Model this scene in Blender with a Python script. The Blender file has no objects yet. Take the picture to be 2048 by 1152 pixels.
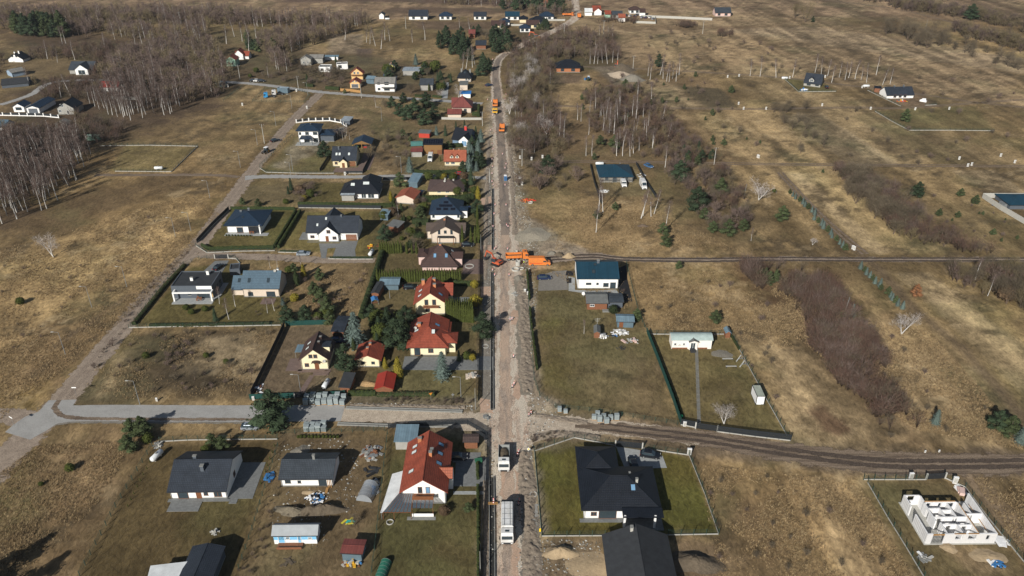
import bpy,math,random
import numpy as np
from mathutils import Vector
random.seed(7);RNG=np.random.default_rng(7)
R=math.radians
# ------------------------------------------------------------------ camera, sky, sun, exposure
F,YH,CH=1590.0,-330.0,120.0
PT=math.atan((576-YH)/F);CP,SP=math.cos(PT),math.sin(PT)
sc=bpy.context.scene;col=sc.collection
cam=bpy.data.cameras.new('camera');co=bpy.data.objects.new('camera',cam);col.objects.link(co)
cam.sensor_width=36;cam.lens=F/2048*36;cam.clip_start=1;cam.clip_end=12000
co.location=(0,0,CH);co.rotation_euler=(R(90)-PT,0,0);sc.camera=co
AZ,EL=R(27),R(28.5)
w=bpy.data.worlds.new('World');sc.world=w;w.use_nodes=True
nt=w.node_tree;nt.nodes.clear()
sk=nt.nodes.new('ShaderNodeTexSky');sk.sky_type='NISHITA';sk.sun_disc=False
sk.sun_elevation=EL;sk.sun_rotation=AZ+math.pi;sk.air_density=1;sk.dust_density=1
bg=nt.nodes.new('ShaderNodeBackground');bg.inputs[1].default_value=0.05
wo=nt.nodes.new('ShaderNodeOutputWorld');nt.links.new(sk.outputs[0],bg.inputs[0]);nt.links.new(bg.outputs[0],wo.inputs[0])
sl=bpy.data.lights.new('sun','SUN');sl.energy=5.0;sl.angle=R(0.53);sl.color=(1,.965,.905)
so=bpy.data.objects.new('sun',sl);col.objects.link(so)
so.rotation_euler=Vector((math.sin(AZ)*math.cos(EL),math.cos(AZ)*math.cos(EL),-math.sin(EL))).to_track_quat('-Z','Y').to_euler()
so.location=(-60,-40,200)
sc.view_settings.view_transform='Standard';sc.view_settings.look='None';sc.view_settings.gamma=1
sc.view_settings.exposure=0.08
sc.render.resolution_x,sc.render.resolution_y=1024,576
sc.cycles.max_bounces=5;sc.cycles.diffuse_bounces=2;sc.cycles.transparent_max_bounces=6;sc.cycles.glossy_bounces=2
# ------------------------------------------------------------------ survey: picture point -> ground point (metres)
def G(u,v,z=0.0):
 a=(u-1024)/F;b=-(v-576)/F
 t=(CH-z)/(SP-b*CP)
 return(a*t,(CP+b*SP)*t)
def P(x,y,z=0.0):
 zz=y*CP-(z-CH)*SP
 return(1024+F*x/zz,576-F*(y*SP+(z-CH)*CP)/zz)
def Hat(y,v):
 t=(576-v)/F
 q=(t*y*CP-y*SP)/(CP+t*SP)
 return CH+q
# ------------------------------------------------------------------ materials
MATS={}
def mat(name,c,rough=.85,var=.15,scale=1.5,bump=0,metal=0,c2=None,kind='noise',coord='Object',rnd=0,spec=.3,bs=None):
 if name in MATS:return MATS[name]
 m=bpy.data.materials.new(name);m.use_nodes=True;n=m.node_tree;N=n.nodes;L=n.links
 b=N['Principled BSDF'];b.inputs['Roughness'].default_value=rough;b.inputs['Metallic'].default_value=metal
 b.inputs['Specular IOR Level'].default_value=spec
 tc=N.new('ShaderNodeTexCoord')
 no=N.new('ShaderNodeTexNoise');no.inputs['Scale'].default_value=scale;no.inputs['Detail'].default_value=5;no.inputs['Roughness'].default_value=.65
 L.new(tc.outputs[coord],no.inputs[0])
 r=N.new('ShaderNodeMapRange');r.inputs[1].default_value=.3;r.inputs[2].default_value=.7;L.new(no.outputs[0],r.inputs[0])
 if c2 is None:c2=[x*(1-var)for x in c];c=[min(1,x*(1+var))for x in c]
 mx=N.new('ShaderNodeMix');mx.data_type='RGBA';mx.inputs[6].default_value=(*c2[:3],1);mx.inputs[7].default_value=(*c[:3],1)
 L.new(r.outputs[0],mx.inputs[0]);out=mx.outputs[2]
 hsrc=no.outputs[0]
 if kind in('tile','seam','plank','brick','pave'):
  br=N.new('ShaderNodeTexBrick');L.new(tc.outputs['Object'],br.inputs[0])
  W_,H_,mo,ms,off={'tile':(.36,.42,.50,.055,0),'seam':(.55,60,.6,.03,0),'plank':(.16,50,.5,.02,0),'brick':(.5,.25,.7,.02,.5),'pave':(.5,.35,.72,.02,.5)}[kind]
  br.inputs['Scale'].default_value=1;br.inputs['Brick Width'].default_value=W_;br.inputs['Row Height'].default_value=H_
  br.inputs['Mortar Size'].default_value=ms;br.inputs['Mortar Smooth'].default_value=.4;br.offset=off
  br.inputs['Color1'].default_value=(1,1,1,1);br.inputs['Color2'].default_value=(.82,.82,.82,1);br.inputs['Mortar'].default_value=(mo,mo,mo,1)
  m2=N.new('ShaderNodeMix');m2.data_type='RGBA';m2.blend_type='MULTIPLY';m2.inputs[0].default_value=1
  L.new(out,m2.inputs[6]);L.new(br.outputs[0],m2.inputs[7]);out=m2.outputs[2];hsrc=br.outputs[0]
 if rnd:
  oi=N.new('ShaderNodeObjectInfo');mr=N.new('ShaderNodeMapRange');mr.inputs[3].default_value=1-rnd;mr.inputs[4].default_value=1+rnd
  L.new(oi.outputs['Random'],mr.inputs[0]);m3=N.new('ShaderNodeVectorMath');m3.operation='SCALE'
  L.new(out,m3.inputs[0]);L.new(mr.outputs[0],m3.inputs['Scale']);out=m3.outputs[0]
 L.new(out,b.inputs['Base Color'])
 if bump:
  bp=N.new('ShaderNodeBump');bp.inputs['Strength'].default_value=bump;bp.inputs['Distance'].default_value=bs or.1
  L.new(hsrc,bp.inputs['Height']);L.new(bp.outputs[0],b.inputs['Normal'])
 MATS[name]=m;return m
def glassy(name,c,rough=.08):
 m=mat(name,c,rough,.1,.8,spec=.6);return m
def clear(name,c,alpha):
 m=mat(name,c,.15,.1,.8,spec=.6);m.node_tree.nodes['Principled BSDF'].inputs['Alpha'].default_value=alpha;return m
W_white=mat('white_render',(.82,.81,.78),.9,.05,.7)
W_cream=mat('cream_render',(.72,.62,.40),.9,.05,.7)
W_yellow=mat('pale_yellow_render',(.78,.70,.47),.9,.05,.7)
W_beige=mat('beige_render',(.62,.52,.42),.9,.06,.7)
W_grey=mat('grey_render',(.33,.32,.29),.9,.12,.8)
W_block=mat('concrete_block_wall',(.42,.38,.32),.9,.1,2,kind='brick')
W_brick=mat('orange_brick_wall',(.55,.22,.10),.9,.1,2,kind='brick')
W_ochre=mat('ochre_render',(.70,.46,.20),.9,.06,.7)
W_lime=mat('lime_render',(.70,.66,.20),.9,.06,.7)
W_pink=mat('pink_render',(.62,.45,.40),.9,.06,.7)
W_dgrey=mat('anthracite_render',(.09,.105,.125),.8,.1,.8)
W_wood=mat('brown_timber_cladding',(.26,.11,.055),.7,.15,3,c2=(.15,.065,.035))
W_ltwood=mat('light_timber_cladding',(.45,.25,.09),.7,.15,3,kind='plank')
W_blue=mat('pale_blue_paint',(.20,.48,.72),.6,.08,1)
W_green=mat('pale_green_paint',(.32,.50,.38),.7,.1,1)
Rf=dict(charcoal=mat('charcoal_roof_tile',(.036,.045,.060),.55,.24,.5,.5,kind='tile'),grey=mat('slate_grey_roof_tile',(.058,.070,.084),.55,.24,.5,.5,kind='tile'),black=mat('black_roof_tile',(.014,.018,.026),.5,.24,.5,.5,kind='tile'),navy=mat('navy_sheet_roof',(.024,.046,.080),.45,.12,.5,.5,kind='tile'),teal=mat('dark_teal_sheet_roof',(.015,.050,.078),.45,.12,.4,.4,kind='seam'),bluegrey=mat('blue_grey_sheet_roof',(.105,.165,.215),.45,.10,.5,.5,kind='tile'),red=mat('brick_red_roof_tile',(.34,.080,.045),.6,.24,.5,.5,kind='tile'),orange=mat('terracotta_roof_tile',(.40,.12,.065),.6,.14,.5,.5,kind='tile'),maroon=mat('maroon_sheet_roof',(.20,.062,.052),.5,.16,.5,.5,kind='seam'),brown=mat('dark_brown_roof_tile',(.085,.050,.042),.6,.16,.5,.5,kind='tile'),taupe=mat('taupe_roof_tile',(.13,.098,.080),.6,.12,.5,.5,kind='tile'),mauve=mat('weathered_brown_roof',(.12,.082,.072),.7,.16,.7,.3,kind='tile'),felt=mat('grey_roofing_felt',(.13,.135,.13),.9,.18,.8),darkfelt=mat('dark_roofing_felt',(.035,.038,.042),.9,.2,.8),asbestos=mat('weathered_cement_roof',(.22,.21,.19),.9,.2,.8,kind='seam'),metal=mat('pale_corrugated_metal_roof',(.42,.47,.50),.4,.15,.6,.4,metal=.3,kind='seam'),bluemetal=mat('faded_blue_metal_roof',(.17,.25,.30),.5,.15,.6,.4,kind='seam'),white=mat('white_roof_sheet',(.60,.62,.62),.5,.15,.6),green=mat('green_sheet_roof',(.10,.25,.22),.6,.15,.6),bright=mat('bright_blue_sheet',(.03,.17,.45),.6,.15,.6))
M_frame_b=mat('brown_window_frame',(.18,.07,.03),.6,.1,2)
M_frame_w=mat('white_window_frame',(.72,.72,.70),.6,.04,2)
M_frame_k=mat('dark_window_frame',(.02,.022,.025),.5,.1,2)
M_glass=glassy('window_glass',(.035,.05,.06))
M_skyglass=glassy('roof_window_glass',(.16,.30,.45),.12)
M_skypale=glassy('pale_roof_window_blind',(.60,.64,.62),.3)
M_conc=mat('pale_concrete',(.42,.41,.37),.9,.12,2)
M_dconc=mat('grey_concrete',(.22,.22,.205),.9,.15,2)
M_white=mat('white_plastic',(.8,.8,.79),.45,.05,2)
M_whitep=mat('white_vehicle_paint',(.78,.79,.79),.35,.04,.8,spec=.5,c2=(.52,.50,.46))
M_silver=mat('silver_vehicle_paint',(.42,.47,.52),.25,.05,1,metal=.5,spec=.6)
M_dark=mat('black_rubber',(.018,.018,.018),.85,.2,3)
M_black=mat('black_vehicle_paint',(.012,.014,.018),.2,.1,1,spec=.6)
M_navyp=mat('dark_blue_vehicle_paint',(.012,.025,.07),.22,.1,1,spec=.6)
M_bluep=mat('blue_vehicle_paint',(.05,.12,.24),.25,.1,1,spec=.6)
M_redp=mat('red_vehicle_paint',(.42,.02,.02),.25,.1,1,spec=.6)
M_orange=mat('orange_machine_paint',(.76,.21,.03),.5,.1,1.3,spec=.4,c2=(.50,.17,.05))
M_redor=mat('red_orange_machine_paint',(.60,.11,.035),.55,.12,1.3,spec=.4,c2=(.36,.09,.045))
M_yellow=mat('yellow_machine_paint',(.60,.34,.03),.5,.12,2)
M_steel=mat('galvanised_steel',(.33,.34,.34),.5,.12,2,metal=.5)
M_dsteel=mat('dark_steel',(.05,.052,.055),.6,.15,2,metal=.3)
M_post=mat('dark_green_fence_post',(.03,.06,.045),.6,.1,2)
M_screen=mat('green_screen_panel',(.010,.055,.046),.7,.14,2)
M_dscreen=mat('anthracite_fence_panel',(.022,.026,.030),.7,.14,2)
M_pave=mat('grey_block_paving',(.20,.205,.20),.9,.14,1.2,kind='pave')
M_ltpave=mat('pale_stone_paving',(.36,.37,.36),.9,.1,1.2,kind='pave')
M_rpave=mat('brown_block_paving',(.19,.135,.115),.9,.14,1.2,kind='pave')
M_blkag=mat('black_gravel_bed',(.016,.016,.018),.95,.3,4)
M_tank=mat('white_tank_paint',(.68,.70,.70),.35,.05,1)
M_sand=mat('pale_sand',(.36,.27,.165),.95,.16,1.3,.6,bs=.25)
M_gravel=mat('grey_gravel',(.20,.18,.145),.95,.22,2.2,.6,bs=.25)
M_spoil=mat('mixed_pale_spoil',(.36,.295,.22),.95,.3,1.3,.8,c2=(.17,.135,.105),bs=.3)
M_soil=mat('dark_topsoil',(.115,.09,.062),.95,.25,1.6,.8,bs=.3)
M_red=mat('signal_red',(.55,.03,.02),.6,.08,2)
M_blue=mat('bright_blue_plastic',(.05,.18,.40),.5,.12,2)
M_palet=mat('pale_bare_branches',(.40,.36,.33),.95,.2,.6,rnd=.2)
M_fpl=mat('dull_concrete_plinth',(.34,.33,.30),.9,.15,1)
M_bark=mat('brown_bark',(.11,.080,.058),.95,.25,4,rnd=.2)
M_birch=mat('white_birch_bark',(.66,.64,.60),.9,.2,3,c2=(.38,.36,.33),rnd=.2)
M_twig=mat('purple_brown_twigs',(.138,.100,.084),.95,.2,.6,rnd=.25)
M_twig2=mat('grey_brown_twigs',(.122,.098,.066),.95,.22,.6,rnd=.25)
M_twig3=mat('olive_brown_twigs',(.17,.135,.075),.95,.22,.6,rnd=.25)
M_pine=mat('pine_needles',(.062,.080,.034),.9,.3,.9,rnd=.22,spec=.15)
M_pined=mat('dark_pine_needles',(.036,.054,.028),.9,.3,.9,rnd=.22,spec=.15)
M_spruce=mat('blue_spruce_needles',(.105,.140,.122),.9,.25,.9,rnd=.15,spec=.15)
M_thuja=mat('thuja_foliage',(.058,.070,.016),.9,.28,1.4,rnd=.15,spec=.15)
M_thujag=mat('golden_thuja_foliage',(.19,.155,.022),.9,.25,1.4,rnd=.15,spec=.15)
M_thujad=mat('dark_thuja_foliage',(.030,.042,.016),.9,.28,1.4,rnd=.15,spec=.15)
M_leafb=mat('dry_brown_leaves',(.26,.125,.06),.9,.25,1.4,rnd=.15,spec=.1)
M_leafr=mat('russet_shrub_foliage',(.105,.070,.042),.9,.25,1.4,rnd=.15,spec=.1)
# ------------------------------------------------------------------ mesh builder and scene tree
class MB:
 def __init__(s):s.v=[];s.f=[];s.m=[]
 def add(s,vs,fs,mi=0):
  o=len(s.v);s.v+=[tuple(p)for p in vs];s.f+=[tuple(o+i for i in f)for f in fs];s.m+=[mi]*len(fs);return s
 def box(s,x0,x1,y0,y1,z0,z1,mi=0):
  return s.add([(x0,y0,z0),(x1,y0,z0),(x1,y1,z0),(x0,y1,z0),(x0,y0,z1),(x1,y0,z1),(x1,y1,z1),(x0,y1,z1)],[(0,3,2,1),(4,5,6,7),(0,1,5,4),(1,2,6,5),(2,3,7,6),(3,0,4,7)],mi)
 def prism(s,poly,z0,z1,mi=0):
  n=len(poly)
  if sum(poly[i][0]*poly[(i+1)%n][1]-poly[(i+1)%n][0]*poly[i][1]for i in range(n))<0:poly=poly[::-1]
  return s.add([(p[0],p[1],z0)for p in poly]+[(p[0],p[1],z1)for p in poly],[tuple(range(n-1,-1,-1)),tuple(range(n,2*n))]+[(i,(i+1)%n,n+(i+1)%n,n+i)for i in range(n)],mi)
 def ex(s,prof,y0,y1,mi=0,axis='y'):
  n=len(prof)
  q=(lambda a,z,t:(a,t,z))if axis=='y' else(lambda a,z,t:(t,a,z))
  return s.add([q(a,z,y0)for a,z in prof]+[q(a,z,y1)for a,z in prof],[tuple(range(n-1,-1,-1)),tuple(range(n,2*n))]+[(i,(i+1)%n,n+(i+1)%n,n+i)for i in range(n)],mi)
 def tube(s,p,q,r0,r1=None,n=6,mi=0):
  r1=r0 if r1 is None else r1
  d=Vector(q)-Vector(p);a=d.orthogonal().normalized();b=d.normalized().cross(a)
  A=[Vector(p)+a*math.cos(t)*r0+b*math.sin(t)*r0 for t in[k*2*math.pi/n for k in range(n)]]
  B=[Vector(q)+a*math.cos(t)*r1+b*math.sin(t)*r1 for t in[k*2*math.pi/n for k in range(n)]]
  return s.add([*A,*B],[(i,(i+1)%n,n+(i+1)%n,n+i)for i in range(n)]+[tuple(range(n-1,-1,-1)),tuple(range(n,2*n))],mi)
 def blob(s,c,r,nu=10,nv=6,mi=0,jit=0,zmin=None):
  vs=[];fs=[]
  for j in range(nv+1):
   t=math.pi*j/nv
   for i in range(nu):
    k=1+random.uniform(-jit,jit);a=2*math.pi*i/nu
    z=c[2]+r[2]*math.cos(t)*k
    if zmin is not None:z=max(z,zmin)
    vs.append((c[0]+r[0]*math.sin(t)*math.cos(a)*k,c[1]+r[1]*math.sin(t)*math.sin(a)*k,z))
  for j in range(nv):
   for i in range(nu):fs.append((j*nu+i,(j+1)*nu+i,(j+1)*nu+(i+1)%nu,j*nu+(i+1)%nu))
  return s.add(vs,fs,mi)
 def mesh(s,name,mats,smooth=False):
  me=bpy.data.meshes.new(name);me.from_pydata(s.v,[],s.f)
  if not isinstance(mats,(list,tuple)):mats=[mats]
  for m in mats:me.materials.append(m)
  if len(mats)>1:me.polygons.foreach_set('material_index',s.m)
  if smooth:me.polygons.foreach_set('use_smooth',[True]*len(s.f))
  me.update();return me
 def build(s,name,mats,parent=None,smooth=False,bevel=0):
  o=bpy.data.objects.new(name,s.mesh(name,mats,smooth));col.objects.link(o);o.parent=parent
  if bevel:
   b=o.modifiers.new('b','BEVEL');b.width=bevel;b.segments=2;b.limit_method='ANGLE'
  return o
def tag(o,label=None,cat=None,group=None,kind=None):
 for k,v in(('label',label),('category',cat),('group',group),('kind',kind)):
  if v:o[k]=v
 return o
def thing(name,label,cat,x=0,y=0,rz=0,group=None,z=0):
 o=bpy.data.objects.new(name,None);col.objects.link(o);o.location=(x,y,z);o.rotation_euler=(0,0,rz);o.empty_display_size=.5
 return tag(o,label,cat,group)
def ob(name,me,parent=None,loc=(0,0,0),rz=0,sc_=1):
 o=bpy.data.objects.new(name,me);col.objects.link(o);o.parent=parent;o.location=loc;o.rotation_euler=(0,0,rz)
 o.scale=(sc_,)*3 if not isinstance(sc_,(tuple,list))else sc_
 return o
def copy_tree(o,parent=None,label=None,x=None,y=None,rz=None):
 c=o.copy();col.objects.link(c);c.parent=parent
 for ch in o.children:copy_tree(ch,c)
 if label:c['label']=label
 if x is not None:c.location=(x,y,0)
 if rz is not None:c.rotation_euler=(0,0,rz)
 return c
# ------------------------------------------------------------------ ground: one sheet to the horizon, soil and grass colours painted in, with shade darkened in under woods and thickets
def hashn(ix,iy,s):
 h=(ix*374761393+iy*668265263+s*1274126177)&0xffffffff
 h=((h^(h>>13))*1274126177)&0xffffffff
 return((h^(h>>16))&0xffff)/65535.0
def vnoise(x,y,s=0):
 ix=np.floor(x).astype(np.int64);iy=np.floor(y).astype(np.int64);fx=x-ix;fy=y-iy
 fx=fx*fx*(3-2*fx);fy=fy*fy*(3-2*fy)
 a=hashn(ix,iy,s);b=hashn(ix+1,iy,s);c=hashn(ix,iy+1,s);d=hashn(ix+1,iy+1,s)
 return(a*(1-fx)+b*fx)*(1-fy)+(c*(1-fx)+d*fx)*fy
def fbm(x,y,sc_,s=0,oc=4):
 t=0;a=1;k=0;q=1/sc_
 for i in range(oc):t=t+a*vnoise(x*q+17.3*i,y*q-9.1*i,s+i);k+=a;a*=.55;q*=2.03
 return t/k
def sdist(x,y,poly):
 n=len(poly);d=np.full(x.shape,1e18);ins=np.zeros(x.shape,bool)
 for i in range(n):
  ax,ay=poly[i];bx,by=poly[(i+1)%n];ex,ey=bx-ax,by-ay
  t=np.clip(((x-ax)*ex+(y-ay)*ey)/(ex*ex+ey*ey+1e-9),0,1)
  d=np.minimum(d,(x-ax-t*ex)**2+(y-ay-t*ey)**2)
  c=((ay>y)!=(by>y))&(x<(bx-ax)*(y-ay)/(by-ay+1e-12)+ax);ins^=c
 d=np.sqrt(d);return np.where(ins,d,-d)
def pdist(x,y,line):
 d=np.full(x.shape,1e18)
 for(ax,ay),(bx,by)in zip(line[:-1],line[1:]):
  ex,ey=bx-ax,by-ay
  t=np.clip(((x-ax)*ex+(y-ay)*ey)/(ex*ex+ey*ey+1e-9),0,1)
  d=np.minimum(d,(x-ax-t*ex)**2+(y-ay-t*ey)**2)
 return np.sqrt(d)
STRAW,TAN,DRY,BROWN,DARKV,LAWN,MOSS,SOIL,PLOUGH,SANDY,HEATH,OLIVE,GREYD=((.40,.295,.150),(.30,.222,.122),(.215,.158,.084),(.140,.098,.060),(.085,.068,.042),(.105,.092,.036),(.118,.106,.046),(.165,.120,.084),(.125,.090,.066),(.30,.225,.150),(.115,.068,.045),(.25,.192,.112),(.185,.155,.118))
PATCH=[([(0,-60),(2048,-60),(2048,45),(1200,30),(740,40),(0,25)],(.255,.185,.125),12,14,.85),([(560,-8),(1000,-8),(1060,14),(800,4),(560,4)],(.12,.085,.068),8,8,.9),([(780,14),(1150,16),(1150,27),(760,26)],PLOUGH,4,5,.9),([(820,42),(1000,44),(985,62),(830,58)],PLOUGH,4,5,.8),([(1590,40),(2048,14),(2048,60),(1800,70)],BROWN,8,10,.5),([(1000,30),(1560,20),(2048,120),(2048,210),(1500,150),(1240,130),(1100,60)],(.285,.212,.132),14,16,.9),([(1230,50),(1540,52),(1540,60),(1240,60)],BROWN,3,3,.6),([(1240,75),(1560,80),(1600,150),(1290,130)],(.30,.22,.13),10,12,.8),([(1100,150),(1400,150),(1600,330),(1100,330)],BROWN,10,14,.6),([(1330,222),(1600,222),(1700,330),(1500,330)],TAN,6,9,.8),([(1480,150),(1750,205),(2048,330),(1650,330)],OLIVE,8,9,.55),([(1350,172),(1440,177),(1478,215),(1410,217)],(.10,.082,.052),1.2,1.5,.95),([(1750,222),(1950,212),(1988,261),(1818,261)],(.15,.125,.062),1,1,.8),([(1568,157),(1640,160),(1672,184),(1597,184)],MOSS,1,1,.9),([(1740,180),(1850,186),(1880,213),(1805,213)],SOIL,2,2,.8),([(1030,60),(1250,70),(1240,140),(1130,150),(1120,330),(1020,330),(1010,110)],DARKV,8,9,.75),([(1122,150),(1180,150),(1215,225),(1110,225)],TAN,3,6,.8),([(1115,146),(1165,150),(1160,166),(1112,166)],SOIL,2,3,.9),([(1180,132),(1255,132),(1290,165),(1235,172)],GREYD,2,4,.9),([(1040,390),(1290,400),(1500,500),(1100,500)],(.30,.215,.115),6,9,.85),([(1180,332),(1268,330),(1310,392),(1200,392)],(.19,.155,.085),2,3,.8),([(1320,340),(1560,440),(1480,500),(1390,470)],DARKV,6,8,.6),([(1545,340),(1640,345),(1880,505),(1740,505)],(.34,.26,.14),5,6,.9),([(1640,330),(1760,360),(2010,500),(1880,505)],OLIVE,6,9,.6),([(1880,400),(2048,440),(2048,500),(1900,470)],(.16,.125,.066),6,8,.6),([(1100,540),(1500,530),(1560,640),(1470,665),(1290,655)],(.250,.178,.092),6,9,.8),([(1500,540),(1660,545),(1830,780),(1840,880),(1700,860),(1560,620)],(.095,.055,.038),8,12,.85),([(1480,660),(1600,680),(1800,850),(1720,905),(1590,870)],(.40,.305,.18),6,9,.9),([(1700,640),(1900,700),(2048,850),(2048,900),(1860,880),(1720,700)],(.39,.295,.17),7,10,.9),([(1760,540),(2048,560),(2048,800),(1880,650)],(.225,.170,.085),6,9,.75),([(1610,820),(1640,818),(1700,858),(1650,855)],HEATH,2,5,.8),([(1390,925),(1560,940),(1850,1152),(1820,1250),(1440,1250),(1440,1080)],(.225,.158,.082),7,10,.85),([(1560,945),(1720,965),(1830,1152),(1700,1152)],(.42,.30,.16),5,9,.85),([(1470,1000),(1540,1040),(1640,1200),(1520,1200)],BROWN,6,9,.6),([(1940,950),(2060,950),(2060,1110)],TAN,4,6,.8),([(1560,232),(1640,225),(1800,330),(1700,330)],(.30,.24,.155),1.2,1.0,.7),([(1700,232),(1745,226),(1950,330),(1880,330)],(.17,.14,.075),1.2,1.0,.55),([(1900,340),(1990,340),(2100,420),(2060,430)],(.31,.245,.155),1.5,1.5,.7),([(1790,545),(1860,545),(2100,730),(2090,800),(2060,800)],(.32,.25,.15),1.5,1.5,.7),([(1440,60),(1620,52),(2060,120),(2060,150)],(.33,.26,.175),3,3,.6),([(1240,160),(1330,158),(1420,215),(1340,220)],(.30,.235,.145),3,4,.7),([(1570,345),(1600,345),(1780,505),(1740,505)],(.40,.31,.19),1.2,1,.6),([(1400,935),(1450,940),(1540,1200),(1450,1200)],(.17,.125,.07),1.5,2,.6),([(1620,955),(1680,962),(1790,1200),(1700,1200)],(.40,.30,.175),1.5,2,.6),([(0,330),(200,300),(560,300),(440,430),(380,520),(150,760),(0,840)],(.235,.165,.083),8,9,.85),([(0,500),(380,390),(330,560),(180,700),(0,760)],(.40,.29,.15),10,20,.85),([(0,440),(180,370),(420,340),(200,440),(0,520)],(.10,.073,.045),6,12,.7),([(60,690),(250,570),(300,580),(150,760),(0,830),(0,720)],BROWN,8,16,.6),([(0,790),(90,760),(70,830),(0,830)],(.24,.18,.07),4,6,.6),([(250,290),(392,293),(340,343),(215,343)],(.17,.142,.066),1.5,1,.8),([(300,215),(640,205),(600,260),(480,345),(400,345),(395,292),(280,288)],(.215,.158,.085),4,6,.8),([(170,750),(260,660),(560,655),(500,800),(160,805)],(.098,.076,.048),4,8,.9),([(340,690),(450,680),(480,740),(420,780),(330,770)],(.062,.050,.034),5,8,.8),([(420,680),(545,670),(510,760),(400,740)],(.34,.27,.17),3,7,.8),([(190,720),(260,690),(280,700),(220,780)],(.30,.23,.14),3,6,.7),([(0,880),(60,900),(130,860),(300,880),(140,1200),(0,1200)],(.205,.145,.082),5,9,.8),([(80,900),(250,880),(200,980),(60,1030)],(.30,.215,.125),5,9,.7),([(0,960),(60,900),(60,1000),(0,1100)],(.15,.122,.058),4,6,.6),([(0,60),(440,80),(470,200),(200,300),(0,450)],(.085,.062,.044),14,16,.92),([(420,60),(760,70),(640,110),(540,180)],(.14,.11,.065),8,12,.7),([(0,90),(190,95),(150,150),(0,190)],(.19,.145,.08),6,8,.7),([(640,70),(735,70),(700,110),(600,110)],TAN,3,3,.8),([(660,68),(728,68),(718,108),(655,108)],(.27,.215,.15),1.5,1,.95),([(712,97),(748,97),(740,130),(712,128)],(.12,.092,.075),1,1,.95),([(750,100),(900,90),(910,140),(750,130)],TAN,5,6,.7),([(500,165),(610,175),(600,205),(450,203)],TAN,2,2,.7),([(640,190),(900,205),(960,240),(860,350),(720,350),(600,270)],(.175,.130,.076),5,9,.8),([(640,190),(760,200),(740,240),(620,240)],(.235,.172,.095),4,6,.7),([(500,110),(600,100),(760,112),(900,150),(900,195),(640,182),(430,160)],(.105,.080,.052),6,9,.8),([(520,345),(590,275),(740,290),(740,346)],(.145,.125,.060),1.5,2,.85),([(540,335),(600,282),(650,290),(640,300),(575,340)],(.25,.22,.165),2,4,.7),([(500,370),(750,362),(790,400),(600,405),(440,412)],(.155,.115,.07),2,4,.8),([(620,366),(700,366),(690,404),(610,404)],LAWN,1.5,2,.85),([(398,492),(460,418),(595,420),(548,500)],LAWN,1,1,.9),([(552,497),(600,424),(780,420),(745,515)],(.150,.128,.050),1,1,.9),([(268,652),(380,535),(470,525),(590,600),(560,652)],LAWN,1.5,1,.9),([(600,540),(740,530),(700,640),(575,648)],(.185,.135,.075),3,5,.8),([(505,793),(572,655),(680,648),(690,700),(672,795)],(.135,.105,.072),2,2,.9),([(740,420),(965,420),(960,800),(720,800)],(.100,.085,.042),2,4,.8),([(760,380),(965,355),(965,480),(800,500)],(.125,.105,.050),2,3,.8),([(820,740),(955,745),(950,795),(700,790)],(.15,.122,.062),2,4,.8),([(690,200),(965,300),(965,350),(840,350)],(.13,.11,.058),3,5,.7),([(690,790),(965,800),(950,830),(680,822)],GREYD,2,3,.7),([(560,870),(700,865),(690,905),(560,905)],(.13,.105,.072),2,3,.8),([(300,890),(555,882),(470,1200),(130,1200)],(.098,.074,.036),1.5,2,.92),([(555,885),(770,870),(745,1200),(470,1200)],(.150,.112,.066),2,4,.9),([(775,870),(965,865),(960,1200),(745,1200)],(.088,.074,.034),1.5,1,.92),([(1068,903),(1148,876),(1378,912),(1437,1070),(1083,1073)],(.100,.088,.026),.6,.3,.95),([(1060,540),(1140,535),(1255,570),(1300,670),(1362,848),(1110,812),(1072,780)],(.130,.105,.055),2,3,.9),([(1075,640),(1120,640),(1150,790),(1080,780)],(.15,.13,.045),3,6,.5),([(1160,720),(1300,720),(1350,840),(1180,810)],(.20,.150,.085),4,6,.7),([(1295,668),(1462,668),(1578,880),(1362,850)],(.145,.120,.055),1,1,.9),([(1730,965),(1890,960),(2048,1130),(2048,1200),(1850,1200)],(.13,.105,.055),2,2,.9),([(1880,1090),(2000,1100),(2048,1160),(1960,1160)],(.27,.20,.12),2,4,.8),([(1083,1076),(1205,1080),(1215,1200),(1050,1200)],(.20,.155,.105),2,4,.85),([(1335,1078),(1440,1076),(1470,1200),(1350,1200)],(.17,.125,.082),3,5,.85),([(962,1200),(968,860),(966,600),(968,300),(978,195),(1010,190),(1045,340),(1055,430),(1180,505),(1060,540),(1078,780),(1130,815),(1068,900),(1085,1075),(1080,1200)],(.31,.26,.20),2,3,.95),([(1040,430),(1085,455),(1090,490),(1045,500)],(.33,.285,.215),2,4,.8),([(1035,330),(1055,400),(1040,420),(1030,330)],DARKV,2,4,.7),([(700,800),(960,812),(960,860),(1140,815),(1360,855),(1700,900),(2048,905),(2048,950),(1700,945),(1180,880),(1070,905),(960,870),(690,852)],(.20,.155,.108),2,3,.9),]
TRACKS=[([(1550,335),(1600,390),(1700,490),(1760,540),(1830,620),(1930,700),(2060,850)],2.6,(.13,.098,.066),.8),([(1560,360),(1620,420),(1740,560)],1.2,BROWN,.4),([(1940,950),(2000,1020),(2080,1110)],3.2,(.235,.18,.125),.9),([(620,250),(690,210),(760,250),(790,330)],.5,(.25,.19,.11),.5),([(100,700),(260,590),(300,580)],1.2,(.2,.15,.1),.6),([(0,1060),(60,960),(130,900)],1,(.24,.18,.1),.6),([(1420,610),(1500,680),(1650,800),(1720,860)],.8,(.2,.15,.085),.5),([(1430,215),(1500,260),(1560,330)],1,(.28,.21,.12),.5),]
def hw_(y):return.62*np.maximum(y,100)+60
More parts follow.
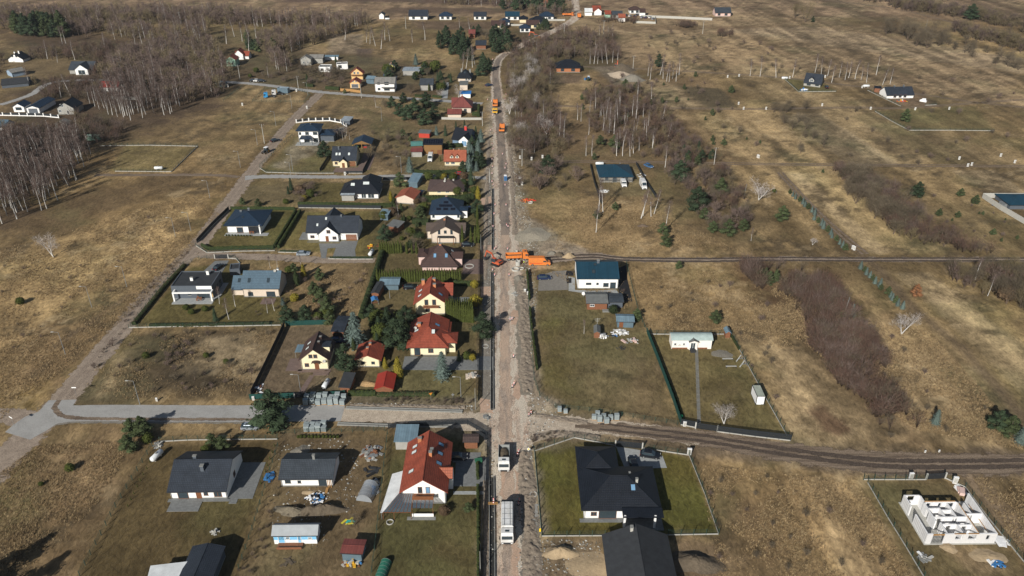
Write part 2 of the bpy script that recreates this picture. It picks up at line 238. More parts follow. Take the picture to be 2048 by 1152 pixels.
ys=[-1500,-600,-200,-50,20,50]+list(60*np.exp(np.arange(0,math.log(860/60),.0036)))+[1000,1300,1800,2600,4000,6500]
ts=[-14,-6,-3,-1.8,-1.3]+list(np.linspace(-1,1,400))+[1.3,1.8,3,6,14]
Yg,Tg=np.meshgrid(np.array(ys,float),np.array(ts,float),indexing='ij');Xg=Tg*hw_(Yg)
gx,gy=Xg.ravel(),Yg.ravel();nr,nc=Xg.shape
n1=fbm(gx,gy,38,1);n2=fbm(gx,gy,9,5);n3=fbm(gx,gy,2.6,9,3)
wob=(fbm(gx,gy,12,21)-.5)*2;wob2=(fbm(gx,gy,3,31,3)-.5)*2
C=np.array(DRY)[None,:]*(1+((n1-.5)*1.2)[:,None])
for poly,c,soft,rough,st in PATCH:
 pw=[G(*p)for p in poly]
 d=sdist(gx,gy,pw)+rough*(wob*.9+wob2*.4)
 a=np.clip(.5+d/(2*soft+.01),0,1);a=(a*a*(3-2*a)*st)[:,None]
 C=C*(1-a)+np.array(c)[None,:]*a
grow=np.clip((n2-.5)*3.2,-1,1)[:,None];fine=np.clip((n3-.5)*3,-1,1)[:,None]
bright=C.mean(axis=1,keepdims=True)
amp=np.clip((bright-.07)/.12,.25,1)
lift=1+.30*grow*amp+.26*fine*amp
C=C*lift
def lanes(line,per,along,s):
 (x0,y0),(x1,y1)=G(*line[0]),G(*line[1]);L_=math.hypot(x1-x0,y1-y0);ux,uy=(x1-x0)/L_,(y1-y0)/L_
 return(fbm((gx*uy-gy*ux)/per+wob*.15,(gx*ux+gy*uy)/along,1,s,4)-.5)*2
rgt=np.clip((gx-.14*gy-15)/25,0,1);lft=np.clip((-gx-40)/25,0,1)
ln=lanes(((1560,345),(1730,508)),3.2,60,83)*rgt+lanes(((1560,345),(1730,508)),14,160,87)*rgt*1.2+lanes(((300,588),(490,362)),3.4,50,89)*lft*.7
ln=(ln*np.clip((bright[:,0]-.08)/.08,0,1))[:,None]
C=C*(1+np.clip(ln*1.9,-1,1)*.40)
wd=np.clip((fbm(gx,gy,17,61)-.56)*9,0,1)*np.clip((fbm(gx,gy,3.2,71,3)-.42)*6,0,1);wd=(wd*.72)[:,None]*np.clip((bright-.09)/.06,0,1)
C=C*(1-wd)+np.array((.085,.066,.042))[None,:]*wd
st=np.clip((fbm(gx,gy,13,67)-.57)*9,0,1)*np.clip((fbm(gx,gy,2.2,73,3)-.45)*7,0,1);st=(st*.5)[:,None]*np.clip((bright-.12)/.06,0,1)
C=C*(1-st)+np.array((.46,.36,.22))[None,:]*st
C[:,1]+=.006*np.clip((fbm(gx,gy,20,44)-.52)*6,0,1)*1.0
C[:,0]-=.006*np.clip((fbm(gx,gy,20,44)-.52)*6,0,1)
for line,hwid,c,st in TRACKS:
 d=pdist(gx,gy,[G(*p)for p in line])+wob2*.5
 a=(np.clip(1.2-d/hwid,0,1)*st)[:,None];C=C*(1-a)+np.array(c)[None,:]*a
C=np.clip(C*np.array([1.05,1.0,.93]),.01,.9)
me=bpy.data.meshes.new('ground');nv=nr*nc
me.vertices.add(nv);me.vertices.foreach_set('co',np.stack([gx,gy,np.zeros(nv)],1).ravel().astype(np.float32))
ii=np.arange(nr*nc).reshape(nr,nc);q=np.stack([ii[:-1,:-1],ii[:-1,1:],ii[1:,1:],ii[1:,:-1]],-1).reshape(-1,4)
me.loops.add(q.size);me.loops.foreach_set('vertex_index',q.ravel().astype(np.int32))
me.polygons.add(len(q));me.polygons.foreach_set('loop_start',np.arange(0,q.size,4,dtype=np.int32))
me.update();me.validate()
at=me.color_attributes.new('soil','FLOAT_COLOR','POINT');at.data.foreach_set('color',np.concatenate([C,np.ones((nv,1))],1).ravel().astype(np.float32))
def ground_mat():
 m=bpy.data.materials.new('dry_meadow_ground');m.use_nodes=True;N=m.node_tree.nodes;L=m.node_tree.links;b=N['Principled BSDF']
 b.inputs['Roughness'].default_value=.95;b.inputs['Specular IOR Level'].default_value=.1
 a=N.new('ShaderNodeAttribute');a.attribute_name='soil';tc=N.new('ShaderNodeTexCoord')
 def noise(s,det,rough,dist=0,stretch=None,lo=.3,hi=.7,o0=.6,o1=1.4):
  no=N.new('ShaderNodeTexNoise');no.inputs['Scale'].default_value=s;no.inputs['Detail'].default_value=det;no.inputs['Roughness'].default_value=rough
  no.inputs['Distortion'].default_value=dist
  if stretch:
   mp=N.new('ShaderNodeMapping');mp.inputs['Scale'].default_value=stretch;mp.inputs['Rotation'].default_value=(0,0,R(25));L.new(tc.outputs['Object'],mp.inputs[0]);L.new(mp.outputs[0],no.inputs[0])
  else:L.new(tc.outputs['Object'],no.inputs[0])
  r=N.new('ShaderNodeMapRange');r.inputs[1].default_value=lo;r.inputs[2].default_value=hi;r.inputs[3].default_value=o0;r.inputs[4].default_value=o1
  L.new(no.outputs[0],r.inputs[0]);return r.outputs[0],no.outputs[0]
 f1,h1=noise(1.1,6,.7,.8,(1,.55,1),.32,.68,.58,1.40)
 f2,h2=noise(.12,5,.62,.5,None,.35,.65,.78,1.2)
 mu=N.new('ShaderNodeMath');mu.operation='MULTIPLY';L.new(f1,mu.inputs[0]);L.new(f2,mu.inputs[1])
 vm=N.new('ShaderNodeVectorMath');vm.operation='SCALE';L.new(a.outputs['Color'],vm.inputs[0]);L.new(mu.outputs[0],vm.inputs['Scale'])
 L.new(vm.outputs[0],b.inputs['Base Color'])
 bp=N.new('ShaderNodeBump');bp.inputs['Strength'].default_value=.55;bp.inputs['Distance'].default_value=.35;L.new(h1,bp.inputs['Height']);L.new(bp.outputs[0],b.inputs['Normal'])
 return m
me.materials.append(ground_mat())
go=bpy.data.objects.new('ground',me);col.objects.link(go);tag(go,kind='structure')
# ------------------------------------------------------------------ roads, tracks, paving (sheets on the ground)
def ribbon(pts,width,z,jit=.25,step=2.0):
 p=[Vector(G(*q))for q in pts];out=[]
 ws=width if isinstance(width,(list,tuple))else[width]*len(p)
 for i in range(len(p)-1):
  n=max(1,int((p[i+1]-p[i]).length/step))
  for k in range(n):
   t=k/n;p0=p[max(i-1,0)];p3=p[min(i+2,len(p)-1)];a,b_=p[i],p[i+1]
   c=.5*((2*a)+(b_-p0)*t+(2*p0-5*a+4*b_-p3)*t*t+(3*a-p0-3*b_+p3)*t**3)
   out.append((c,ws[i]*(1-t)+ws[i+1]*t))
 out.append((p[-1],ws[-1]));vs=[];fs=[]
 for i,(c,w_)in enumerate(out):
  a=out[max(i-1,0)][0];b_=out[min(i+1,len(out)-1)][0];d=(b_-a).normalized();nrm=Vector((-d.y,d.x))
  fw=min(2.0,w_*.28)
  for s,o_ in((-1,.35),(-1,-fw),(1,-fw),(1,.35)):
   q=c+nrm*s*(w_/2+o_+random.uniform(-jit,jit)*.6);vs.append((q.x,q.y,z))
  if i:k=4*i;fs+=[(k-4+t,k-3+t,k+1+t,k+t)for t in range(3)]
 return MB().add(vs,fs)
def dirt(name,c,c2,sc1=.5,stripe=.35,c3=None,st=(.42,.075,1)):
 m=bpy.data.materials.new(name);m.use_nodes=True;N=m.node_tree.nodes;L=m.node_tree.links;b=N['Principled BSDF']
 b.inputs['Roughness'].default_value=.95;b.inputs['Specular IOR Level'].default_value=.15
 tc=N.new('ShaderNodeTexCoord');g=N.new('ShaderNodeNewGeometry')
 n1_=N.new('ShaderNodeTexNoise');n1_.inputs['Scale'].default_value=sc1;n1_.inputs['Detail'].default_value=7;n1_.inputs['Roughness'].default_value=.7;n1_.inputs['Distortion'].default_value=.6
 L.new(g.outputs['Position'],n1_.inputs[0])
 r=N.new('ShaderNodeMapRange');r.inputs[1].default_value=.34;r.inputs[2].default_value=.66;L.new(n1_.outputs[0],r.inputs[0])
 mx=N.new('ShaderNodeMix');mx.data_type='RGBA';mx.inputs[6].default_value=(*c2,1);mx.inputs[7].default_value=(*c,1);L.new(r.outputs[0],mx.inputs[0])
 out=mx.outputs[2]
 if c3:
  mp=N.new('ShaderNodeMapping');mp.inputs['Scale'].default_value=st;L.new(g.outputs['Position'],mp.inputs[0]);n3_=N.new('ShaderNodeTexNoise');n3_.inputs['Scale'].default_value=1.0;n3_.inputs['Detail'].default_value=8;n3_.inputs['Roughness'].default_value=.68;n3_.inputs['Distortion'].default_value=.5;L.new(mp.outputs[0],n3_.inputs[0])
  r3=N.new('ShaderNodeMapRange');r3.inputs[1].default_value=.42;r3.inputs[2].default_value=.56;L.new(n3_.outputs[0],r3.inputs[0]);m3=N.new('ShaderNodeMix');m3.data_type='RGBA';L.new(r3.outputs[0],m3.inputs[0]);L.new(out,m3.inputs[6]);m3.inputs[7].default_value=(*c3,1);out=m3.outputs[2]
 n2_=N.new('ShaderNodeTexNoise');n2_.inputs['Scale'].default_value=4;n2_.inputs['Detail'].default_value=4;L.new(g.outputs['Position'],n2_.inputs[0])
 r2=N.new('ShaderNodeMapRange');r2.inputs[1].default_value=.3;r2.inputs[2].default_value=.7;r2.inputs[3].default_value=1-stripe;r2.inputs[4].default_value=1+stripe;L.new(n2_.outputs[0],r2.inputs[0])
 vm=N.new('ShaderNodeVectorMath');vm.operation='SCALE';L.new(out,vm.inputs[0]);L.new(r2.outputs[0],vm.inputs['Scale']);L.new(vm.outputs[0],b.inputs['Base Color'])
 bp=N.new('ShaderNodeBump');bp.inputs['Strength'].default_value=.5;bp.inputs['Distance'].default_value=.2;L.new(n1_.outputs[0],bp.inputs['Height']);L.new(bp.outputs[0],b.inputs['Normal'])
 fa=N.new('ShaderNodeAttribute');fa.attribute_name='fray';n4=N.new('ShaderNodeTexNoise');n4.inputs['Scale'].default_value=.55;n4.inputs['Detail'].default_value=6;n4.inputs['Roughness'].default_value=.7;L.new(g.outputs['Position'],n4.inputs[0])
 s1=N.new('ShaderNodeMath');s1.operation='MULTIPLY_ADD';L.new(n4.outputs[0],s1.inputs[0]);s1.inputs[1].default_value=2.2;s1.inputs[2].default_value=-.45
 s2=N.new('ShaderNodeMath');s2.operation='SUBTRACT';L.new(s1.outputs[0],s2.inputs[0]);L.new(fa.outputs['Fac'],s2.inputs[1]);s3=N.new('ShaderNodeMapRange');s3.inputs[1].default_value=0;s3.inputs[2].default_value=.14;L.new(s2.outputs[0],s3.inputs[0]);L.new(s3.outputs[0],b.inputs['Alpha'])
 return m
D_sand=dirt('sandy_track',(.35,.28,.215),(.23,.18,.138))
D_rut=dirt('pressed_wheel_rut',(.30,.24,.185),(.22,.17,.13))
D_mud=dirt('dark_muddy_track',(.165,.122,.088),(.10,.074,.055),.5,.35,(.23,.175,.125),(.09,1.3,1))
D_mud2=dirt('deep_wet_rut',(.105,.080,.062),(.066,.050,.040),1.2,.45)
D_asph=dirt('pale_worn_asphalt',(.37,.36,.34),(.30,.29,.27),.3,.12)
D_work=dirt('churned_road_subgrade',(.62,.46,.34),(.24,.185,.145),.8,.45,(.54,.47,.375))
D_work2=dirt('pale_stone_subbase',(.54,.455,.35),(.36,.29,.22),.6,.35)
D_pink=dirt('pink_sand_fill',(.52,.36,.26),(.40,.28,.20),.8,.2);D_slur=dirt('pale_cement_slurry',(.34,.33,.30),(.24,.23,.21),.8,.2)
D_grit=dirt('grey_road_grit',(.25,.225,.185),(.16,.14,.115),.35,.3)
def road(name,pts,width,z,m,jit=.25):
 o=ribbon(pts,width,z,jit).build(name,m);n_=len(o.data.vertices)
 if jit>.06:o.data.attributes.new('fray','FLOAT','POINT').data.foreach_set('value',[1.,0.,0.,1.]*(n_//4))
 return tag(o,kind='structure')
def sheet(name,pts,z,m,kind='structure',jit=0):
 w_=[G(*p)for p in pts];pl=[]
 for i in range(len(w_)):
  a,b_=w_[i],w_[(i+1)%len(w_)];n=max(1,int(math.dist(a,b_)/1.5))if jit else 1
  for k in range(n):pl.append((a[0]+(b_[0]-a[0])*k/n+random.uniform(-jit,jit),a[1]+(b_[1]-a[1])*k/n+random.uniform(-jit,jit),z))
 return tag(MB().add(pl,[tuple(range(len(pl)))]).build(name,m),kind=kind)
for q in([(962,396),(984,392),(984,408),(962,410)],[(960,574),(985,572),(985,592),(962,594)],[(962,492),(984,490),(984,505),(962,506)],[(960,798),(984,800),(990,826),(962,826)],[(1030,760),(1042,775),(1038,800),(1026,790)],[(1024,620),(1036,622),(1034,650),(1024,648)],[(1002,925),(1010,930),(1008,1000),(1003,990)],[(1030,940),(1040,950),(1044,1040),(1034,1030)],[(1024,1090),(1040,1100),(1036,1160),(1024,1150)]):
 sheet('sandy_crossing',q,.031,D_pink,jit=.35)
sheet('grey_slurry_patch',[(1054,1015),(1072,1008),(1080,1030),(1066,1036),(1074,1052),(1056,1060),(1050,1040)],.046,D_slur,jit=.3)
def bank(name,pts,width,hh,z,m):
 p=[Vector(G(*q))for q in pts];rows=[]
 for a_,b_ in zip(p[:-1],p[1:]):
  n=max(2,int((b_-a_).length/.45));u=(b_-a_).normalized();nn=Vector((-u.y,u.x))
  for k in range(n+(b_ is p[-1])):
   c=a_.lerp(b_,k/n);w2=width*(1+.25*math.sin(c.y*.31)+random.uniform(-.08,.08));rows.append([(c.x+nn.x*w2*(t-.5),c.y+nn.y*w2*(t-.5),z-.03+hh*math.sin(math.pi*t)**.6*max(0,random.gauss(.5,.3)))for t in[j/9 for j in range(10)]])
 return tag(MB().add([q for r in rows for q in r],[(i*10+j,(i+1)*10+j,(i+1)*10+j+1,i*10+j+1)for i in range(len(rows)-1)for j in range(9)]).build(name,m,None,True),kind='structure')
def ruts(name,pts,gauge,wid,z,m):
 p=[Vector(G(*q))for q in pts]
 for s in(-1,1):
  pp=[]
  for i,c in enumerate(p):
   d=(p[min(i+1,len(p)-1)]-p[max(i-1,0)]).normalized();q=c+Vector((-d.y,d.x))*s*gauge/2;pp.append(P(q.x,q.y))
  road(name,pp,wid,z,m,.18)
LD=[(-60,1000),(0,930),(60,868),(105,822),(190,722),(300,588),(400,484),(450,415),(490,362),(530,308),(590,236),(640,187)]
road('dirt_road',LD,[9,9,9,8.5,7.8,7.4,7.4,7,7,6.6,6.4,6],.012,D_sand,.4)
ruts('dirt_road_rut',LD[3:],2.0,.8,.02,D_rut)
road('dirt_road_spur',[(-40,832),(40,834),(70,842)],7,.016,D_sand)
road('asphalt_road',[(35,872),(70,848),(105,832),(150,827),(230,826),(450,827),(686,826)],[7,8.5,7,5.5,5.5,5.5,5.6],.028,D_asph,.05)
road('asphalt_apron',[(100,840),(112,818),(125,800)],[8,6.5,6],.024,D_asph,.05)
road('wet_verge',[(118,800),(108,815),(118,828),(150,836),(240,838),(520,839)],[1,1.1,1.1,.9,.8,.6],.034,D_mud,.2)
road('gravel_shoulder',[(95,850),(150,843),(300,843),(520,843)],1.6,.021,D_grit,.3)
EX=[(684,829),(800,832),(960,843),(1060,846),(1200,853),(1400,876),(1560,902),(1750,925),(1900,928),(2120,926)]
road('cross_road',EX,[6.5,6.5,7.5,8,6.5,6.5,7,8,7,6.5],.014,D_work2,.4)
road('cross_road_mud',[(1150,852),(1230,857)]+EX[5:],[1.2,4.2,6.6,7.6,9,8.4,7.4],.020,D_mud,.7)
sheet('junction_fan',[(925,838),(968,822),(988,800),(1036,800),(1060,832),(1150,840),(1205,852),(1180,864),(1110,870),(1064,884),(1040,925),(988,905),(962,868),(925,860)],.0135,D_work2,jit=.6)
ruts('cross_road_rut',EX[4:],2.0,[.15,.7,1.1,1.3,1.2,1.1],.028,D_mud2)
MR=[(1022,1260),(1020,1100),(1017,950),(1018,850),(1022,720),(1018,600),(1013,500),(1007,400),(1003,320),(999,250),(994,190),(991,150),(996,122),(1012,106),(1045,90),(1090,70),(1130,50),(1150,36),(1152,20),(1150,0),(1150,-20)]
road('main_road',MR,[7,7,8,11,10,9.5,10,9,8.4,7.8,7.4,6.8,6.5,7,8,8,8,8,8,7,7],.016,D_work,.5)
road('main_road_lane',[(1022,1200),(1016,1000),(1012,850),(1010,700),(1009,600),(1010,500),(1010,440)],[3.2,3,3.6,3,2.6,3.2,3.8],.024,dirt('compacted_grey_lane',(.42,.335,.265),(.22,.175,.14),.6,.4,(.46,.34,.25)),.7)
road('main_road_lane',[(1010,470),(1009,420),(1006,340),(1003,300),(998,230),(994,180),(991,150),(996,122),(1012,107)],[3.0,4.2,4.4,4.4,4.4,4.4,4.2,4,3.8],.026,dirt('grey_oily_lane',(.215,.18,.15),(.135,.112,.094),.5,.35,(.27,.215,.17)),.5)
road('gravel_verge',[(974,820),(974,700),(973,600),(974,500),(975,430),(977,350)],[2.6,2.8,2.8,2.6,2.6,2.6],.02,D_grit,.3)
road('gravel_verge',[(1050,790),(1046,700),(1043,620),(1040,560)],[3.4,4,4,4],.019,dirt('loose_pale_spoil',(.30,.265,.205),(.19,.16,.125),.35,.3),.6)
road('gravel_verge',[(1062,1260),(1062,1075),(1056,1000),(1052,900)],[4.4,4.2,3.4,2.6],.019,D_grit,.5)
road('dirt_lane',[(396,508),(450,512),(560,515),(640,520),(750,521)],[6,5.5,5,5,3.5],.02,D_sand,.35)
road('concrete_lane',[(490,356),(540,353),(700,354),(820,352),(905,354),(975,356)],[6,4.5,3.8,3.8,3.8,3.4],.022,D_asph,.08)
road('asphalt_road',[(395,158),(440,163),(520,169),(640,184),(760,193),(905,203),(965,207)],[4.5,4.5,4.8,5,5,5,4],.022,D_asph,.1)
road('dark_track',[(190,350),(300,350),(420,350),(478,354)],3,.022,D_mud,.3)
MT=[(1075,520),(1180,512),(1250,518),(1400,520),(1550,518),(1750,519),(2120,519)]
road('dirt_track',MT,[6,6,4,3.8,3.6,3.6,3.6],.018,D_sand,.5);ruts('dirt_track_rut',MT,1.9,.9,.03,D_mud2)
for t in([(1040,326),(1200,323),(1450,327),(1700,330),(2100,333)],[(1040,210),(1250,215),(1400,217),(1500,218),(1700,215),(1800,216),(1950,206),(2060,198)],[(1160,133),(1270,137),(1430,146),(1560,155),(1740,176),(1850,190),(1940,203),(2080,218)],[(1560,345),(1640,430),(1730,508)],[(1550,-10),(1800,20),(2060,90)]):
 ruts('field_track',t,1.8,.8,.026,D_mud)
for t in([(0,210),(60,190),(110,164),(230,160)],):road('asphalt_road',t,4.5,.022,D_asph,.1)
# ------------------------------------------------------------------ houses
def roofmesh(polys,th=.16):
 mb=MB();key=lambda p:(round(p[0],3),round(p[1],3),round(p[2],3));ed={}
 for p in polys:
  mb.add(p,[tuple(range(len(p)))]);mb.add([(x,y,z-th)for x,y,z in p],[tuple(range(len(p)-1,-1,-1))])
  for i in range(len(p)):
   a,b=p[i],p[(i+1)%len(p)];k=frozenset((key(a),key(b)));ed[k]=None if k in ed else(a,b)
 for e in ed.values():
  if e:a,b=e;mb.add([a,b,(b[0],b[1],b[2]-th),(a[0],a[1],a[2]-th)],[(0,3,2,1)])
 return mb
def wing(root,x0,y0,W,D,hw,s,kind,wm,rm,ov=.6,gov=.35):
 """one volume: walls and roof; returns roof height function"""
 x1,y1=x0+W,y0+D;wl=MB();th=.16
 if kind=='gx':
  r=hw+D/2*s;ym=y0+D/2
  wl.ex([(y0,0),(y1,0),(y1,hw),(ym,r),(y0,hw)],x0,x1,axis='x')
  e=hw-ov*s;P_=[[(x0-gov,y0-ov,e),(x1+gov,y0-ov,e),(x1+gov,ym,r),(x0-gov,ym,r)],[(x1+gov,y1+ov,e),(x0-gov,y1+ov,e),(x0-gov,ym,r),(x1+gov,ym,r)]]
  zf=lambda x,y:hw+min(y-y0,y1-y)*s+th
 elif kind=='gy':
  r=hw+W/2*s;xm=x0+W/2
  wl.ex([(x0,0),(x1,0),(x1,hw),(xm,r),(x0,hw)],y0,y1)
  e=hw-ov*s;P_=[[(x0-ov,y1+gov,e),(x0-ov,y0-gov,e),(xm,y0-gov,r),(xm,y1+gov,r)],[(x1+ov,y0-gov,e),(x1+ov,y1+gov,e),(xm,y1+gov,r),(xm,y0-gov,r)]]
  zf=lambda x,y:hw+min(x-x0,x1-x)*s+th
 elif kind=='hip':
  wl.box(x0,x1,y0,y1,0,hw);e=hw-ov*s;X0,X1,Y0,Y1=x0-ov,x1+ov,y0-ov,y1+ov;h=min(X1-X0,Y1-Y0)/2;r=e+h*s
  a,b,c,d=(X0,Y0,e),(X1,Y0,e),(X1,Y1,e),(X0,Y1,e)
  if X1-X0>=Y1-Y0:
   p,q=(X0+h,(Y0+Y1)/2,r),(X1-h,(Y0+Y1)/2,r);P_=[[a,b,q,p],[c,d,p,q],[b,c,q],[d,a,p]]
  else:
   p,q=((X0+X1)/2,Y0+h,r),((X0+X1)/2,Y1-h,r);P_=[[a,b,p],[c,d,q],[b,c,q,p],[d,a,p,q]]
  zf=lambda x,y:hw+min(x-x0,x1-x,y-y0,y1-y)*s+th
 elif kind=='flat':
  wl.box(x0,x1,y0,y1,0,hw);f=hw+.02;wl.box(x0,x1,y0,y0+.25,hw,hw+.35);wl.box(x0,x1,y1-.25,y1,hw,hw+.35);wl.box(x0,x0+.25,y0+.25,y1-.25,hw,hw+.35);wl.box(x1-.25,x1,y0+.25,y1-.25,hw,hw+.35)
  wl.build('wall',wm,root);MB().box(x0+.25,x1-.25,y0+.25,y1-.25,hw,hw+.12).build('roof',rm,root);return lambda x,y:hw+.12
 elif kind=='shed':
  r=hw+D*s;wl.ex([(y0,0),(y1,0),(y1,r),(y0,hw)],x0,x1,axis='x');e=hw-ov*s
  P_=[[(x0-gov,y0-ov,e),(x1+gov,y0-ov,e),(x1+gov,y1+ov,r+ov*s),(x0-gov,y1+ov,r+ov*s)]];zf=lambda x,y:hw+(y-y0)*s+th
 elif kind=='arch':
  n=10;pr=[(y0-.1+(D+.2)*k/n,hw+s*math.sin(math.pi*k/n))for k in range(n+1)]
  wl.box(x0,x1,y0,y1,0,hw);wl.ex([(y0,hw)]+[(a,z-.05)for a,z in pr[1:-1]]+[(y1,hw)],x0,x1,axis='x')
  MB().ex(pr+[(a,z+.08)for a,z in pr[::-1]],x0-.3,x1+.3,axis='x').build('roof',rm,root);wl.build('wall',wm,root);return lambda x,y:hw+s
 wl.build('wall',wm,root)
 P_=[[(x,y,z+th)for x,y,z in p]for p in P_]
 if W>5.5 and hw>2.2:
  g_=.02;MB().box(x0-g_,x1+g_,y0-g_,y0-.001,.0,.28).box(x1+.001,x1+g_,y0,y1,.0,.28).box(x0-g_,x0-.001,y0,y1,.0,.28).build('plinth',M_dconc,root)
  for xx in(x0+.12,x1-.12):MB().tube((xx,y0-.07,.1),(xx,y0-.07,hw-.15),.045,n=5).build('downpipe',M_dsteel,root)
 rf=roofmesh(P_,th).build('roof',rm,root)
 if kind in('gx','hip'):
  MB().box(x0-gov,x1+gov,y0-ov-.13,y0-ov-.004,e+.02,e+.13).build('gutter',M_dsteel,rf)
 if kind=='hip':
  cp=MB()
  for A,B in((a,p),(d,p),(b,q if X1-X0>=Y1-Y0 else p),(c,q))if X1-X0>=Y1-Y0 else((a,p),(b,p),(c,q),(d,q)):cp.tube((A[0],A[1],A[2]+th),(B[0],B[1],B[2]+th),.07,n=4)
  cp.tube((p[0],p[1],r+th),(q[0],q[1]+.001,r+th),.08,n=4);cp.build('ridge_cap',rm,rf)
 elif kind=='gx':MB().tube((x0-gov,ym,r+th),(x1+gov,ym,r+th),.08,n=4).build('ridge_cap',rm,rf)
 elif kind=='gy':MB().tube((xm,y0-gov,r+th),(xm,y1+gov,r+th),.08,n=4).build('ridge_cap',rm,rf)
 return zf
WCACHE={}
def window(root,side,a,z,w_,h,fm=None,W=0,D=0,x0=0,y0=0,name='window',pane=None):
 fm=fm or M_frame_b;key=(round(w_,1),round(h,1),fm.name,name,(pane or M_glass).name)
 if key not in WCACHE:
  f=MB();t=.09;f.box(-w_/2,w_/2,-.05,-.001,0,t);f.box(-w_/2,w_/2,-.05,-.001,h-t,h);f.box(-w_/2,-w_/2+t,-.05,-.001,t,h-t);f.box(w_/2-t,w_/2,-.05,-.001,t,h-t)
  if w_>1 and name=='window':f.box(-.04,.04,-.048,-.001,t,h-t)
  p=MB().box(-w_/2+t,w_/2-t,-.03,-.002,t,h-t)
  if name=='garage_door':
   p=MB()
   for k in range(4):p.box(-w_/2+t,w_/2-t,-.03,-.002,t+k*(h-t)/4,t+(k+.93)*(h-t)/4)
  WCACHE[key]=(f.mesh(name,fm),p.mesh('pane',pane or M_glass))
 fme,pme=WCACHE[key]
 pos,rz={'f':((x0+a,y0,z),0),'b':((x0+W-a,y0+D,z),math.pi),'r':((x0+W,y0+a,z),math.pi/2),'l':((x0,y0+D-a,z),-math.pi/2)}[side]
 o=ob(name,fme,root,pos,rz);ob('door_leaf' if name=='door' else 'shutter_panel' if name=='garage_door' else 'pane',pme,o)
 if name=='window':ob('sill',sill(w_),o)
 return o
def sill(w_):
 k=('sill',round(w_,1))
 if k not in WCACHE:WCACHE[k]=MB().box(-w_/2-.08,w_/2+.08,-.14,-.001,-.06,-.005).mesh('sill',M_conc)
 return WCACHE[k]
def skylight(root,x,y,zf,dx,dy,w_=.8,h=1.2,pane=None):
 """lies on the roof plane; (dx,dy) is the uphill direction"""
 e=.05;up=(zf(x+dx*e,y+dy*e)-zf(x,y))/e;L_=math.hypot(1,up);U=Vector((dx,dy,up))/L_;S=Vector((-dy,dx,0));N_=S.cross(U)
 if N_.z<0:N_=-N_
 c=Vector((x,y,zf(x,y)))
 def slab(w2,h2,t0,t1):return[c+S*(sx*w2/2)+U*(sy*h2/2)+N_*t for t in(t0,t1)for sx,sy in((-1,-1),(1,-1),(1,1),(-1,1))]
 F_=[(0,3,2,1),(4,5,6,7),(0,1,5,4),(1,2,6,5),(2,3,7,6),(3,0,4,7)]
 o=MB().add(slab(w_+.16,h+.16,-.02,.07),F_).build('roof_window',M_frame_k,root);MB().add(slab(w_,h,.07,.09),F_).build('pane',pane or M_skyglass,o)
def chimney(root,x,y,z0,z1,w_=.6,d=.6,m=None,cap=True):
 o=MB().box(x-w_/2,x+w_/2,y-d/2,y+d/2,z0,z1).build('chimney',m or W_brick,root)
 if cap:MB().box(x-w_/2-.07,x+w_/2+.07,y-d/2-.07,y+d/2+.07,z1,z1+.09).build('chimney_cap',M_dconc,o)
def dish(root,x,y,z):
 mb=MB();mb.tube((x,y,z),(x,y,z+.6),.03,n=5);n=12;c=Vector((x,y-.12,z+.75));d=Vector((.15,-.8,.58)).normalized();a=d.orthogonal().normalized();b=d.cross(a)
 vs=[c-d*.1]+[c+a*.42*math.cos(t)+b*.42*math.sin(t)for t in[k*2*math.pi/n for k in range(n)]]
 mb.add(vs,[(0,1+i,1+(i+1)%n)for i in range(n)]).build('satellite_dish',M_conc,root)
